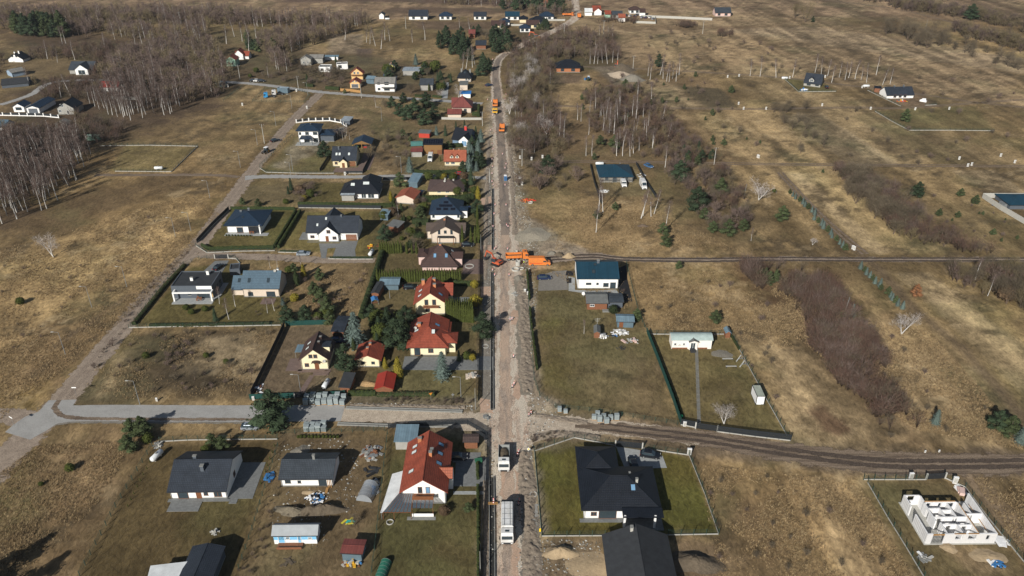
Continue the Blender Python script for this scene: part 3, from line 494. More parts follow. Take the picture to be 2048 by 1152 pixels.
class H:
 """house from survey marks: uL,vL,uR,vR front wall foot; ev eaves row, rv ridge row; either pitch or depth known"""
 def __init__(s,label,L,Rr,kind,ev=None,rv=None,pitch=None,D=None,hw=None,pv=None,wall=W_white,roof='charcoal',ov=.6,name='house',cat='house',W=None,group=None):
  a,b=Vector(G(*L)),Vector(G(*Rr));s.W=W or(b-a).length;s.rz=math.atan2(b.y-a.y,b.x-a.x);s.a=a;s.ov=ov;mid=(a+b)/2
  um=(L[0]+Rr[0])/2;yf=mid.y;oo=ov if kind in('gx','hip','shed')else.35
  if kind=='gy' and pv is not None:
   zp=Hat(yf-.35,pv)-.16;ze=Hat(yf-.35,ev)-.16 if ev else None
   if ev:sl_=max(.1,(zp-ze)/(s.W/2+ov));hw=ze+ov*sl_
   else:sl_=(zp-hw)/(s.W/2)
   pitch=math.degrees(math.atan(sl_))
  if pitch:sl_=math.tan(R(pitch))
  if hw is None:
   if pitch is None:sl_=.55
   hw=Hat(yf-oo,ev)-.1+ov*sl_ if kind!='flat' else Hat(yf,ev)
  if D is None:
   if kind in('gx','hip'):
    best=None
    for k in range(30,220):
     d=k*.1;t=d/2 if kind=='gx' else min(d/2,s.W/2)
     e=abs(P(0,yf+(d/2 if kind=='gx' or d<=s.W else s.W/2),hw+t*sl_+.16)[1]-rv)
     if best is None or e<best[0]:best=(e,d)
    D=best[1]
   elif kind=='gy':
    z=hw+s.W/2*sl_+.16;D=G(um,rv,z)[1]-yf
   else:D=G(um,rv,hw)[1]-yf
  elif pitch is None and kind!='flat':
   best=None;t=D/2 if kind=='gx' else min(D,s.W)/2 if kind=='hip' else D
   for k in range(4,130):
    q=k*.01;h2=Hat(yf-oo,ev)-.1+ov*q if ev else hw
    e=abs(P(0,yf+(t if kind!='shed' else D),h2+t*q+.16)[1]-rv)
    if best is None or e<best[0]:best=(e,q,h2)
   sl_=best[1];hw=best[2]
  if kind=='flat':sl_=0
  s.D,s.hw,s.s,s.kind=max(D,2),max(hw,1.8),sl_,kind
  s.root=thing(name,label,cat,a.x,a.y,s.rz,group);s.wm,s.rm=wall,Rf[roof]if isinstance(roof,str)else roof
  s.zf=wing(s.root,0,0,s.W,s.D,s.hw,s.s,kind,wall,s.rm,ov)
  if DBG:print(f'HOUSE {label[:34]:34s} W{s.W:5.1f} D{s.D:5.1f} hw{s.hw:5.1f} pitch{math.degrees(math.atan(s.s)):5.1f} top{s.hw + s.s * (s.W if kind == "gy" else s.D) / 2:5.1f}')
 def loc(s,u,v,z=0):
  g=Vector(G(u,v,z))-s.a;c,q=math.cos(-s.rz),math.sin(-s.rz);return g.x*c-g.y*q,g.x*q+g.y*c
 def win(s,lst,fm=None,side='f',**k):
  for t in lst:
   a,z,w_,h=t[:4];nm=t[4]if len(t)>4 else 'window'
   pane={'garage_door':W_dgrey,'door':M_frame_b}.get(nm)
   if len(t)>5:pane=t[5]
   window(s.root,side,a*(s.W if side in 'fb' else s.D),z,w_,h,fm,s.W,s.D,name=nm,pane=pane)
  return s
 def sky(s,lst,pane=None,w_=.8,h=1.2):
  for x,y,d in lst:
   dx,dy={'f':(0,1),'l':(1,0),'r':(-1,0),'b':(0,-1)}[d];skylight(s.root,x*s.W,y*s.D,s.zf,dx,dy,w_,h,pane)
  return s
 def chim(s,lst,m=None,w_=.6,d=.6):
  for x,y,t in lst:
   z=s.zf(x*s.W,y*s.D);chimney(s.root,x*s.W,y*s.D,z-.6,z+t,w_,d,m)
  return s
 def wing(s,x0,y0,W,D,hw,pitch,kind,wall=None,roof=None,ov=.5):
  return wing(s.root,x0,y0,W,D,hw,math.tan(R(pitch)),kind,wall or s.wm,Rf[roof]if roof else s.rm,ov)
 def dorm(s,x,y,w_,depth,hw,pitch=35,win_=True,fm=None):
  t=s.zf(x*s.W,y*s.D);x0=x*s.W-w_/2;y0=y*s.D;r=t+hw
  d=MB().ex([(x0,t-.4),(x0+w_,t-.4),(x0+w_,r),(x0+w_/2,r+w_/2*math.tan(R(pitch))),(x0,r)],y0,y0+depth).build('dormer',s.wm,s.root)
  e=.2;q=math.tan(R(pitch));xm=x0+w_/2;zr=r+w_/2*q+.1
  roofmesh([[(x0-e,y0+depth,r-e*q+.1),(x0-e,y0-e,r-e*q+.1),(xm,y0-e,zr),(xm,y0+depth,zr)],[(x0+w_+e,y0-e,r-e*q+.1),(x0+w_+e,y0+depth,r-e*q+.1),(xm,y0+depth,zr),(xm,y0-e,zr)]],.1).build('dormer_roof',s.rm,d)
  if win_:window(d,'f',x0+w_/2,t+.15,w_*.6,hw+.1,fm or M_frame_w,0,0,0,y0)
 def patio(s,x0,x1,y0,y1,m=None,z=.07,name='terrace'):
  MB().box(x0,x1,y0,y1,.002,z).build(name,m or M_pave,s.root)
DBG=False
# ------------------------------------------------------------------ fences, hedges, poles
POSTM={}
def fence(label,pts,h=1.5,kind='mesh',plinth=True,sp=2.5,name='fence',cat='fence',mp=None,group=None,z0=0):
 p=[Vector(G(*q))for q in pts];root=thing(name,label,cat,p[0].x,p[0].y,0,group);o=p[0]
 pm=mp or{'mesh':M_post,'screen':M_screen,'dark':M_dscreen,'white':W_white,'wood':W_ltwood,'block':M_conc,'black':M_dscreen}[kind]
 key=(round(h,2),pm.name,kind=='white')
 if key not in POSTM:POSTM[key]=(MB().box(-.25,.25,-.2,.2,0,h).box(-.3,.3,-.25,.25,h,h+.08)if kind=='white' else MB().box(-.05,.05,-.05,.05,0,h+.08).box(-.06,.06,-.06,.06,h+.08,h+.10)).mesh('post',pm)
 pl=MB();pn=MB();nposts=0
 for a,b in zip(p[:-1],p[1:]):
  d=b-a;Ln=d.length;n=max(1,round(Ln/sp));u=d/Ln;nn=Vector((-u.y,u.x));rz=math.atan2(u.y,u.x)
  def bar(mb,t0,t1,z0_,z1_,w_):c0=a+u*t0-o;c1=a+u*t1-o;q=nn*w_/2;mb.prism([c0-q,c1-q,c1+q,c0+q],z0_,z1_)
  if plinth:bar(pl,0,Ln,0,.3,.07)
  for k in range(n+1):
   if k==n and b is not p[-1]:break
   c=a+u*Ln*k/n-o;nposts+=1
   if nposts<=95:ob('post',POSTM[key],root,(c.x,c.y,0),rz)
  if kind=='mesh':
   for z in(.35,.62,.9,1.18,h-.03):bar(pn,0,Ln,z,z+.022,.015)
   for k in range(int(Ln/.35)):bar(pn,k*.35,k*.35+.016,.3,h,.010)
  elif kind in('screen','dark','block','wood'):
   for k in range(n):bar(pn,Ln*k/n+.05,Ln*(k+1)/n-.05,.05 if not plinth else.31,h,.05 if kind!='block' else.09)
  elif kind=='black':
   z=.32
   while z<h:bar(pn,.04,Ln-.04,z,z+.1,.03);z+=.145
  elif kind=='white':
   for k in range(n):bar(pn,Ln*k/n+.27,Ln*(k+1)/n-.27,.45,h-.15,.04)
   bar(pl,0,Ln,0,.45,.2)
 if pl.v:pl.build('plinth',M_fpl if kind!='white' else W_white,root)
 if pn.v:pn.build('panel',pm if kind!='white' else M_dscreen,root)
 return root
def gate(label,a,b,h=1.5,m=None,name='gate'):
 A,B=Vector(G(*a)),Vector(G(*b));r=thing(name,label,'gate',A.x,A.y,math.atan2(B.y-A.y,B.x-A.x));L_=(B-A).length;m=m or M_dscreen
 fr=MB().box(0,L_,-.03,.03,.08,.16).box(0,L_,-.03,.03,h-.08,h).box(0,.08,-.03,.03,.16,h-.08).box(L_-.08,L_,-.03,.03,.16,h-.08);fr.build('gate_frame',m,r)
 pn=MB();z=.25
 while z<h-.15:pn.box(.08,L_-.08,-.015,.015,z,z+.09);z+=.14
 pn.build('panel',m,r);MB().box(-.3,-.02,-.14,.14,0,h+.1).build('post',M_conc,r);MB().box(L_+.02,L_+.3,-.14,.14,0,h+.1).build('post',M_conc,r)
def leafquads(mb,pts,nrm,size,mi=0,flat=0):
 for c,nn in zip(pts,nrm):
  n_=Vector(nn)+Vector([random.gauss(0,.5)for _ in range(3)]);a=n_.orthogonal().normalized();b=n_.normalized().cross(a);t=random.random()*6.28
  a2=a*math.cos(t)+b*math.sin(t);b2=-a*math.sin(t)+b*math.cos(t);q=size*random.uniform(.6,1.25);c=Vector(c)
  mb.add([c-a2*q*.5,c+a2*q*.5+b2*q*.12,c+b2*q*.75],[(0,1,2)],mi)
def hedge(label,pts,h=1.4,w_=.9,m=None,name='hedge',z0=0,group=None,tips=0):
 p=[Vector(G(*q))for q in pts];o=p[0];r=thing(name,label,'hedge',o.x,o.y,0,group);body=MB();leaf=MB()
 for a,b in zip(p[:-1],p[1:]):
  d=b-a;L_=d.length;u=d/L_;nn=Vector((-u.y,u.x));n=max(2,int(L_/.5));A=a-o;ring=[]
  prof=[(-.5,0),(-.55,.45),(-.45,.85),(-.15,1.0),(.15,1.0),(.45,.85),(.55,.45),(.5,0)]
  for k in range(n+1):
   c=A+u*L_*k/n;hh=h*(random.uniform(.86,1.06)-(tips*(k%2)));ring.append([(c.x+nn.x*w_*x*random.uniform(.85,1.1),c.y+nn.y*w_*x*random.uniform(.85,1.1),z0+z*hh*.93)for x,z in prof])
  o_=len(body.v);body.add([q for rg in ring for q in rg],[(k*8+i,(k+1)*8+i,(k+1)*8+i+1,k*8+i+1)for k in range(n)for i in range(7)]+[tuple(range(8)),tuple(n*8+7-i for i in range(8))])
  q=min(2600,int(L_*(2*h+w_)*9));ps=[];ns=[]
  for _ in range(q):
   t=random.random();k=int(t*n);i=random.randint(0,6);s_=random.random();A1=ring[k][i];B1=ring[min(k+1,n)][i+1];C1=ring[k][i+1]
   f=t*n-k;ps.append([A1[j]*(1-f)*(1-s_)+B1[j]*f+C1[j]*(1-f)*s_ for j in range(3)]);x=(i-3)/3;ns.append((nn.x*x,nn.y*x,1-abs(x)*.6))
  leafquads(leaf,ps,ns,.30)
 body.build('inner_growth',M_thujad,r);leaf.build('foliage',m or M_thuja,r);return r
# ------------------------------------------------------------------ trees and shrubs: prototypes, then copies
def shell(c,r,n,bias=.75):
 ps=[];ns=[]
 for _ in range(n):
  d=Vector([random.gauss(0,1)for _ in range(3)]).normalized();k=bias+(1-bias)*random.random();ps.append((c[0]+d.x*r[0]*k,c[1]+d.y*r[1]*k,c[2]+d.z*r[2]*k));ns.append(d)
 return ps,ns
def twigs(mb,c,r,n,ln,w_,up=.6,mi=0):
 for _ in range(n):
  d=Vector([random.gauss(0,1)for _ in range(3)]).normalized();k=random.random()**.5
  p=Vector((c[0]+d.x*r[0]*k,c[1]+d.y*r[1]*k,c[2]+d.z*r[2]*k));q=(Vector((d.x,d.y,d.z*.5+up))+Vector([random.gauss(0,.35)for _ in range(3)])).normalized()*ln*random.uniform(.5,1.2)
  s=q.orthogonal().normalized();t=random.random()*6.28;s=s*math.cos(t)+q.normalized().cross(s)*math.sin(t);mb.add([p-s*w_/2,p+s*w_/2,p+q],[(0,1,2)],mi)
def P_birch(h=13,ntw=760,tw=.055,far=False,bark=None):
 tr=MB();cr=MB();p=Vector((0,0,0));n=4 if far else 6;pts=[p];lean=Vector((random.gauss(0,.05),random.gauss(0,.05),1))
 for k in range(n):lean+=Vector((random.gauss(0,.035),random.gauss(0,.035),0));p=p+lean.normalized()*h/n;pts.append(p)
 r0=.17*h/13+.02
 for k in range(n):tr.tube(pts[k],pts[k+1],max(.03,r0*(1-k/n)**.8),max(.02,r0*(1-(k+1)/n)**.8),4 if far else 5)
 for k in range(9 if far else 18):
  t=random.uniform(.3,.95);q=pts[min(n-1,int(t*n))].lerp(pts[min(n,int(t*n)+1)],t*n-int(t*n));a=random.random()*6.28;L_=h*.22*(1.15-t)+.5
  e=q+Vector((math.cos(a)*L_*.55,math.sin(a)*L_*.55,L_));cr.tube(q,e,.035,.015,3)
  twigs(cr,e*.55+q*.45,(L_*.5,L_*.5,L_*.6),ntw//(9 if far else 18),h*.065,tw,.7)
 return[('trunk',tr.mesh('trunk',bark or M_birch)),('crown',cr.mesh('crown',M_twig))]
def P_bare(h=7,stems=1,spread=.42,ntw=700,tw=.055,m=None,bark=None,base=.22,up=.5):
 tr=MB();cr=MB();m=m or M_twig2
 nb=13
 for s_ in range(stems):
  a0=random.random()*6.28;ln=0 if stems==1 else random.uniform(.15,.5);d0=Vector((math.cos(a0)*ln,math.sin(a0)*ln,1)).normalized();H_=h*random.uniform(.75,1)*(.62 if stems==1 else.7)
  q=Vector((0,0,0));pts=[q]
  for k in range(4):d0=(d0+Vector((random.gauss(0,.12),random.gauss(0,.12),.05))).normalized();q=q+d0*H_/4;pts.append(q)
  r0=.028*h/(stems**.5)
  for k in range(4):tr.tube(pts[k],pts[k+1],r0*(1-k*.21),r0*(1-(k+1)*.21),5)
  for k in range(max(3,nb//stems+1)):
   t=random.uniform(base,1)*4;i=min(3,int(t));b0=pts[i].lerp(pts[i+1],t-i);a=random.random()*6.28;L_=h*spread*random.uniform(.6,1.05);e=b0+Vector((math.cos(a)*L_*.7,math.sin(a)*L_*.7,L_*random.uniform(.35,1)*up*1.6))
   cr.tube(b0,e,r0*.4,r0*.12,3)
   for _ in range(3):f=b0.lerp(e,random.uniform(.4,.9));g=f+Vector((random.gauss(0,.4),random.gauss(0,.4),.5))*L_*.5;cr.tube(f,g,r0*.16,r0*.05,3)
   twigs(cr,b0.lerp(e,.75),(L_*.55,L_*.55,L_*.45),ntw//max(3*stems,nb),h*.11,tw,up)
 return[('trunk',tr.mesh('trunk',bark or M_bark)),('crown',cr.mesh('crown',m))]
def P_pine(h=8,m=None,n=1900,wide=.43,base=.10,size=.34):
 tr=MB();cr=MB();inn=MB();tr.tube((0,0,0),(random.gauss(0,.15),random.gauss(0,.15),h*.9),.022*h,.006*h,6);k=15
 for i in range(k):
  t=base+(1-base)*(i+.5)/k;rr=h*wide*(1.05-t)**.55*(.75 if t<base+.1 else 1);a=i*2.4+random.random();o_=rr*(.55 if t<.85 else.1);c=(math.cos(a)*o_,math.sin(a)*o_,t*h*.95)
  q=rr*random.uniform(.48,.68);r=(q,q,q*.62);ps,ns=shell(c,r,n//k,.7);leafquads(cr,ps,ns,size);tr.tube((0,0,c[2]-q*.5),c,.05,.02,4)
  inn.blob(c,(r[0]*.62,r[1]*.62,r[2]*.6),6,4,jit=.2)
 cr.add(inn.v,inn.f);return[('trunk',tr.mesh('trunk',M_bark)),('crown',cr.mesh('crown',m or M_pine))]
def P_spruce(h=8,m=None,wide=.27,n=1700,size=.32):
 tr=MB();cr=MB();tr.tube((0,0,0),(0,0,h),.018*h,.01,6);L_=max(8,int(h/.55))
 for i in range(L_):
  t=.06+.94*i/L_;rr=h*wide*(1-t)**.9+.12;nb=9 if t<.6 else 6
  for b in range(nb):
   a=6.28*(b+.5*(i%2)+random.uniform(-.2,.2))/nb;L2=rr*random.uniform(.8,1.1);z=t*h;ps=[];ns=[]
   for _ in range(max(3,int(n/L_/nb))):f=random.random()**.6;ps.append((math.cos(a)*L2*f+random.gauss(0,.07*h*.25*f),math.sin(a)*L2*f+random.gauss(0,.07*h*.25*f),z-L2*f*.28+random.gauss(0,.06)));ns.append((math.cos(a)*.5,math.sin(a)*.5,1))
   leafquads(cr,ps,ns,size)
 n_=8;cr.add([(math.cos(k*6.28/n_)*h*wide*.55,math.sin(k*6.28/n_)*h*wide*.55,h*.07)for k in range(n_)]+[(0,0,h*.92)],[(k,(k+1)%n_,n_)for k in range(n_)])
 return[('trunk',tr.mesh('trunk',M_bark)),('crown',cr.mesh('crown',m or M_pined))]
def P_thuja(h=4,m=None,r=.62,n=420,size=.26):
 cr=MB();vs=[];N_=8;pr=[(0,.75),(.15,.95),(.45,.85),(.75,.5),(1,.04)]
 for z,q in pr:vs+=[(math.cos(k*6.28/N_)*r*q*.8,math.sin(k*6.28/N_)*r*q*.8,z*h*.96)for k in range(N_)]
 cr.add(vs,[(j*N_+k,j*N_+(k+1)%N_,(j+1)*N_+(k+1)%N_,(j+1)*N_+k)for j in range(4)for k in range(N_)]);ps=[];ns=[]
 for _ in range(n):
  z=random.random()**.85;q=np.interp(z,[a for a,_ in pr],[b for _,b in pr]);a=random.random()*6.28;k=random.uniform(.8,1.05);ps.append((math.cos(a)*r*q*k,math.sin(a)*r*q*k,z*h*.97));ns.append((math.cos(a),math.sin(a),.5))
 leafquads(cr,ps,ns,size);st=MB().tube((0,0,-.02),(0,0,.35),.06,.05,5)
 return[('trunk',st.mesh('trunk',M_bark)),('crown',cr.mesh('crown',m or M_thuja))]
def P_bush(h=1.6,m=None,n=500,asp=.6,size=.24):
 cr=MB();cr.blob((0,0,h*.5),(h*asp*.75,h*asp*.75,h*.42),8,5,jit=.15,zmin=.03);ps,ns=shell((0,0,h*.5),(h*asp,h*asp,h*.5),n,.75);ps=[(x,y,max(.05,z))for x,y,z in ps];leafquads(cr,ps,ns,size)
 st=MB().tube((0,0,0),(0,0,h*.4),.05,.03,5);return[('stem',st.mesh('stem',M_bark)),('foliage',cr.mesh('foliage',m or M_thuja))]
def P_shrub(h=2.2,n=260,m=None,tw=.05):
 cr=MB();st=MB()
 for k in range(9):a=random.random()*6.28;l=random.uniform(.1,.45);e=(math.cos(a)*h*l,math.sin(a)*h*l,h*random.uniform(.6,.9));st.tube((0,0,0),e,.045,.012,3);twigs(cr,(e[0]*.8,e[1]*.8,e[2]*.72),(h*.26,h*.26,h*.34),n//9,h*.3,tw,.9)
 return[('stem',st.mesh('stem',M_bark)),('foliage',cr.mesh('foliage',m or M_twig))]
PR={}
def proto(kind):
 if kind in PR:return PR[kind]
 f={'birch':(13,lambda:P_birch(13),5),'bare':(7,lambda:P_bare(7),4),'barebig':(10,lambda:P_bare(10,3,.36,1500,.055,None,None,.15,.7),3),'birchy':(9,lambda:P_birch(9,520,.045),3),'bareolive':(10,lambda:P_bare(10,2,.3,800,.055,M_twig3,M_bark,.15,.9),3),'barewhite':(10,lambda:P_bare(10,2,.34,900,.05,M_palet,M_birch,.25,.8),3),'pine':(8,lambda:P_pine(8),4),'pinedark':(8,lambda:P_pine(8,M_pined,1900,.45),3),'pinetall':(9,lambda:P_pine(9,M_pined,1900,.32,.1),3),'pinebush':(3,lambda:P_pine(3,None,700,.42,.08,.22),3),'spruce':(8,lambda:P_spruce(8),2),'bluespruce':(9,lambda:P_spruce(9,M_spruce,.36,3600),2),'thuja':(4,lambda:P_thuja(4),4),'thujadark':(4,lambda:P_thuja(4,M_thujad,.8),2),'thujagold':(4,lambda:P_thuja(4,M_thujag,.85,650),2),'bush':(1.6,lambda:P_bush(),3),'bushdark':(1.6,lambda:P_bush(1.6,M_thujad),2),'bushgold':(1.6,lambda:P_bush(1.6,M_thujag),1),'bushrusset':(1.6,lambda:P_bush(1.6,M_leafr,420,.65),2),'shrub':(2.2,lambda:P_shrub(),4),'shrubolive':(2.2,lambda:P_shrub(2.2,260,M_twig2),3),'oak':(7,lambda:P_pine(7,M_leafb,1300,.42,.2,.3),1)}[kind]
 PR[kind]=(f[0],[f[1]()for _ in range(f[2])]);return PR[kind]
KN=dict(birch=('birch_tree','birch tree'),birchy=('birch_tree','birch tree'),bare=('bare_tree','bare tree'),barebig=('bare_tree','bare tree'),bareolive=('bare_tree','bare tree'),barewhite=('bare_tree','bare tree'),pine=('pine_tree','pine tree'),pinedark=('pine_tree','pine tree'),pinetall=('pine_tree','pine tree'),pinebush=('young_pine','pine'),spruce=('spruce_tree','spruce tree'),bluespruce=('blue_spruce','spruce tree'),thuja=('thuja','thuja'),thujadark=('thuja','thuja'),thujagold=('golden_thuja','thuja'),bush=('garden_bush','bush'),bushdark=('garden_bush','bush'),bushgold=('golden_bush','bush'),bushrusset=('russet_bush','bush'),shrub=('bare_shrub','shrub'),shrubolive=('bare_shrub','shrub'),oak=('oak_tree','oak tree'))
def plantxy(kind,x,y,h,label,group=None,wide=1.0,z=0):
 h0,vs=proto(kind);parts=random.choice(vs);s=h/h0;nm,ct=KN[kind];t=thing(nm,label,ct,x,y,random.random()*6.28,group,z);t.scale=(s*wide,s*wide,s)
 for n_,me_ in parts:ob(n_,me_,t)
 return t
def plant(kind,u,v,h,label,group=None,wide=1.0):x,y=G(u,v);return plantxy(kind,x,y,h,label,group,wide)
def inpoly(poly,n,mind=0,tries=60):
 xs=[p[0]for p in poly];ys_=[p[1]for p in poly];out=[];x0,x1,y0,y1=min(xs),max(xs),min(ys_),max(ys_);t=0
 while len(out)<n and t<n*tries:
  t+=1;x,y=random.uniform(x0,x1),random.uniform(y0,y1);c=False
  for i in range(len(poly)):
   (ax,ay),(bx,by)=poly[i-1],poly[i]
   if(ay>y)!=(by>y)and x<(bx-ax)*(y-ay)/(by-ay)+ax:c=not c
  if c and all((x-a)**2+(y-b)**2>mind*mind for a,b in out):out.append((x,y))
 return out
def grove(kinds,poly,n,h0,h1,label,group,mind=1.0,wide=1.0):
 w_=[G(*p)for p in poly];pts=inpoly(w_,n,mind)
 for x,y in pts:plantxy(random.choice(kinds),x,y,random.uniform(h0,h1),label,group,wide)
def mass(name,label,poly,n,kinds,h0,h1,cat='woodland',mind=0,wide=1.0,thr=0):
 """uncountable growth joined into one object"""
 w_=[[G(*p)for p in q]for q in poly];V=[];Fc=[];MI=[];o=0;mats=[]
 protos=[]
 for k in kinds:
  h_,vs=proto(k)
  for parts in vs:
   lst=[]
   for n_,me_ in parts:
    a=np.empty(len(me_.vertices)*3);me_.vertices.foreach_get('co',a);tri=np.array([list(p.vertices)[:3]+([list(p.vertices)[3]]if len(p.vertices)==4 else[-1])for p in me_.polygons if len(p.vertices)<=4]);m=me_.materials[0]
    if m not in mats:mats.append(m)
    lst.append((a.reshape(-1,3),tri,mats.index(m)))
   protos.append((h_,lst))
 pts=[p for q,m_ in zip(w_,n)for p in inpoly(q,m_,mind,20)]
 if thr:
  px_,py_=np.array([p[0]for p in pts]),np.array([p[1]for p in pts]);sd=np.max([sdist(px_,py_,q)for q in w_],axis=0)
  kp=fbm(px_,py_,9,91,3)+.16*np.clip(sd/9-.6,-1,.6)+RNG.uniform(-.09,.09,len(pts))>thr;pts=[p for p,k in zip(pts,kp)if k]
 for x,y in pts:
  h_,lst=random.choice(protos);s=random.uniform(h0,h1)/h_;a=random.random()*6.28;c,q=math.cos(a)*s*wide,math.sin(a)*s*wide
  for a_,tri,mi in lst:
   v=np.stack([a_[:,0]*c-a_[:,1]*q+x,a_[:,0]*q+a_[:,1]*c+y,a_[:,2]*s],1);V.append(v);t=tri.copy();t[t>=0]+=o;Fc.append(t);MI.append(np.full(len(tri),mi));o+=len(v)
 V=np.concatenate(V);Fc=np.concatenate(Fc);MI=np.concatenate(MI);q3=Fc[:,3]<0;order=np.argsort(~q3,kind='stable');Fc=Fc[order];MI=MI[order];n3=int(q3.sum())
 loops=np.concatenate([Fc[:n3,:3].ravel(),Fc[n3:].ravel()]);starts=np.concatenate([np.arange(n3)*3,n3*3+np.arange(len(Fc)-n3)*4])
 me_=bpy.data.meshes.new(name);me_.vertices.add(len(V));me_.vertices.foreach_set('co',V.ravel().astype(np.float32));me_.loops.add(len(loops));me_.loops.foreach_set('vertex_index',loops.astype(np.int32))
 me_.polygons.add(len(Fc));me_.polygons.foreach_set('loop_start',starts.astype(np.int32))
 for m in mats:me_.materials.append(m)
 me_.polygons.foreach_set('material_index',MI.astype(np.int32));me_.update()
 o_=bpy.data.objects.new(name,me_);col.objects.link(o_);return tag(o_,label,cat,kind='stuff')
M_thk=mat('reddish_brown_stems',(.115,.068,.050),.95,.25,.25)
for k_,hh,nn_,tt in(('farbirch',12,150,.13),('farbare',8,0,0),('thick',3.2,0,0)):
 if k_=='farbirch':PR[k_]=(hh,[P_birch(12,nn_,tt,True,random.choice([M_bark,M_bark,M_birch])if _ else M_birch)for _ in range(6)])
 elif k_=='farbare':PR[k_]=(hh,[P_bare(8,1,.36,200,.11,random.choice([M_twig,M_twig2,M_twig3]),None,.15,.7)for _ in range(4)])
 else:PR[k_]=(hh,[P_shrub(3.2,60+18*k,[M_thk,M_thk,M_thk,M_twig2,M_thk,M_twig][k],.05)for k in range(6)])
# ------------------------------------------------------------------ vehicles
def wheels(root,xs,y,r,w_=.22,name='wheel'):
 key=('wheel',r,w_)
 if key not in WCACHE:WCACHE[key]=(MB().tube((0,-w_/2,0),(0,w_/2,0),r,n=14).mesh('wheel',M_dark),MB().tube((0,-w_/2-.02,0),(0,w_/2+.02,0),r*.55,n=10).mesh('rim',M_steel))
 for x in xs:
  for s in(-1,1):
   o=ob(name,WCACHE[key][0],root,(x,s*y,r));ob('rim',WCACHE[key][1],o)
def loft(secs,mi=0):
 mb=MB();n=len(secs[0]);mb.add([p for s in secs for p in s],[(j*n+i,j*n+(i+1)%n,(j+1)*n+(i+1)%n,(j+1)*n+i)for j in range(len(secs)-1)for i in range(n)]+[tuple(range(n-1,-1,-1)),tuple((len(secs)-1)*n+i for i in range(n))],mi);return mb
def car_meshes(paint,style='hatch'):
 key=('car',paint.name,style)
 if key in WCACHE:return WCACHE[key]
 L_=4.4;top={'hatch':[(-2.2,.75),(-2.15,1.02),(-1.2,1.06),(2.0,1.0)],'x':None}['hatch']
 sec=lambda x,w_,z0,z1:[(x,-w_*.93,z0),(x,-w_,(z0+z1)/2),(x,-w_*.9,z1),(x,w_*.9,z1),(x,w_,(z0+z1)/2),(x,w_*.93,z0)]
 body=loft([sec(2.2,.70,.38,.62),sec(2.05,.84,.25,.78),sec(1.2,.89,.22,.93),sec(.8,.9,.22,.99),sec(-1.6,.9,.22,1.0),sec(-2.1,.86,.25,.95),sec(-2.2,.78,.4,.8)])
 cs=lambda x,w_,z:[(x,-w_,.96),(x,-w_*.8,z),(x,w_*.8,z),(x,w_,.96)]
 cabin=loft([cs(1.05,.80,.99),cs(.35,.84,1.40),cs(-1.3,.84,1.42),cs(-2.0 if style=='wagon' else-1.85,.8,1.28 if style=='wagon' else 1.02)])
 roof=loft([[(.28,-.64,1.405),(.28,.64,1.405),(.28,.60,1.46),(.28,-.60,1.46)],[(-1.35,-.64,1.425),(-1.35,.64,1.425),(-1.35,.60,1.475),(-1.35,-.60,1.475)]])
 hl=MB().box(-.18,.18,-.03,.03,0,.13);tl=MB().box(-.15,.15,-.03,.03,0,.16)
 WCACHE[key]=(body.mesh('body',paint),cabin.mesh('window_glass',M_glass),roof.mesh('roof',paint),hl.mesh('headlight',M_white),tl.mesh('taillight',M_red));return WCACHE[key]
def car(label,u,v,ang,paint,style='hatch',group=None,s=1.0):
 x,y=G(u,v);r=thing('parked_car',label,'car',x,y,R(ang),group);b,g,rf,hl,tl=car_meshes(paint,style);r.scale=(s,s,s)
 ob('body',b,r);ob('window_glass',g,r);ob('roof',rf,r);wheels(r,(1.35,-1.35),.80,.32)
 for q in(-.62,.62):ob('headlight',hl,r,(2.17,q,.6),R(90));ob('taillight',tl,r,(-2.19,q,.66),R(90));ob('mirror',mirror_me(),r,(.85,q*1.55,.98))
 MB().box(2.19,2.215,-.25,.25,.40,.50).build('number_plate',M_white,r);return r
def mirror_me():
 if 'mir' not in WCACHE:WCACHE['mir']=MB().box(-.08,.08,-.09,.09,0,.13).mesh('mirror',M_dark)
 return WCACHE['mir']
def van(label,u,v,ang,paint,L_=6.0,H_=2.5,stripe=None,name='panel_van'):
 x,y=G(u,v);r=thing(name,label,'van',x,y,R(ang));h=L_/2;w_=1.0
 s=lambda x_,z0,z1,a=1.0,t=.9:[(x_,-w_*a,z0),(x_,-w_*a,z0+(z1-z0)*.6),(x_,-w_*t*a,z1),(x_,w_*t*a,z1),(x_,w_*a,z0+(z1-z0)*.6),(x_,w_*a,z0)]
 loft([s(h,.35,.95,.88),s(h-.15,.3,1.12,.95),s(h-.95,.3,1.35),s(h-1.9,.3,H_-.1),s(h-2.3,.3,H_),s(-h+.1,.3,H_),s(-h,.35,H_-.1,.97)]).build('body',paint,r,bevel=.03)
 a=1.02
 MB().add([(h-1.0,-.82,1.42),(h-1.0,.82,1.42),(h-1.78,.78,H_-.28),(h-1.78,-.78,H_-.28)],[(0,1,2,3)]).build('windscreen',M_glass,r).location=(.05,0,.05)
 for q in(-1,1):
  MB().box(h-2.35,h-1.35,q*1.0-.012,q*1.0+.012,1.35,1.85).build('side_window',M_glass,r)
  ob('mirror',mirror_me(),r,(h-1.15,q*1.1,1.4));MB().box(h-.06,h+.02,q*.7-.15,q*.7+.15,.75,.93).build('headlight',M_white,r);MB().box(-h-.02,-h+.02,q*.85-.06,q*.85+.06,.9,1.35).build('taillight',M_red,r)
  if stripe:MB().box(-h+.3,h-2.6,q*1.0-.014,q*1.0+.014,.85,1.0).build('reflective_stripe',stripe,r)
 wheels(r,(h-.95,-h+1.25),.90,.36);MB().box(h-.02,h+.04,-.55,.55,.42,.72).build('grille',M_dark,r);return r
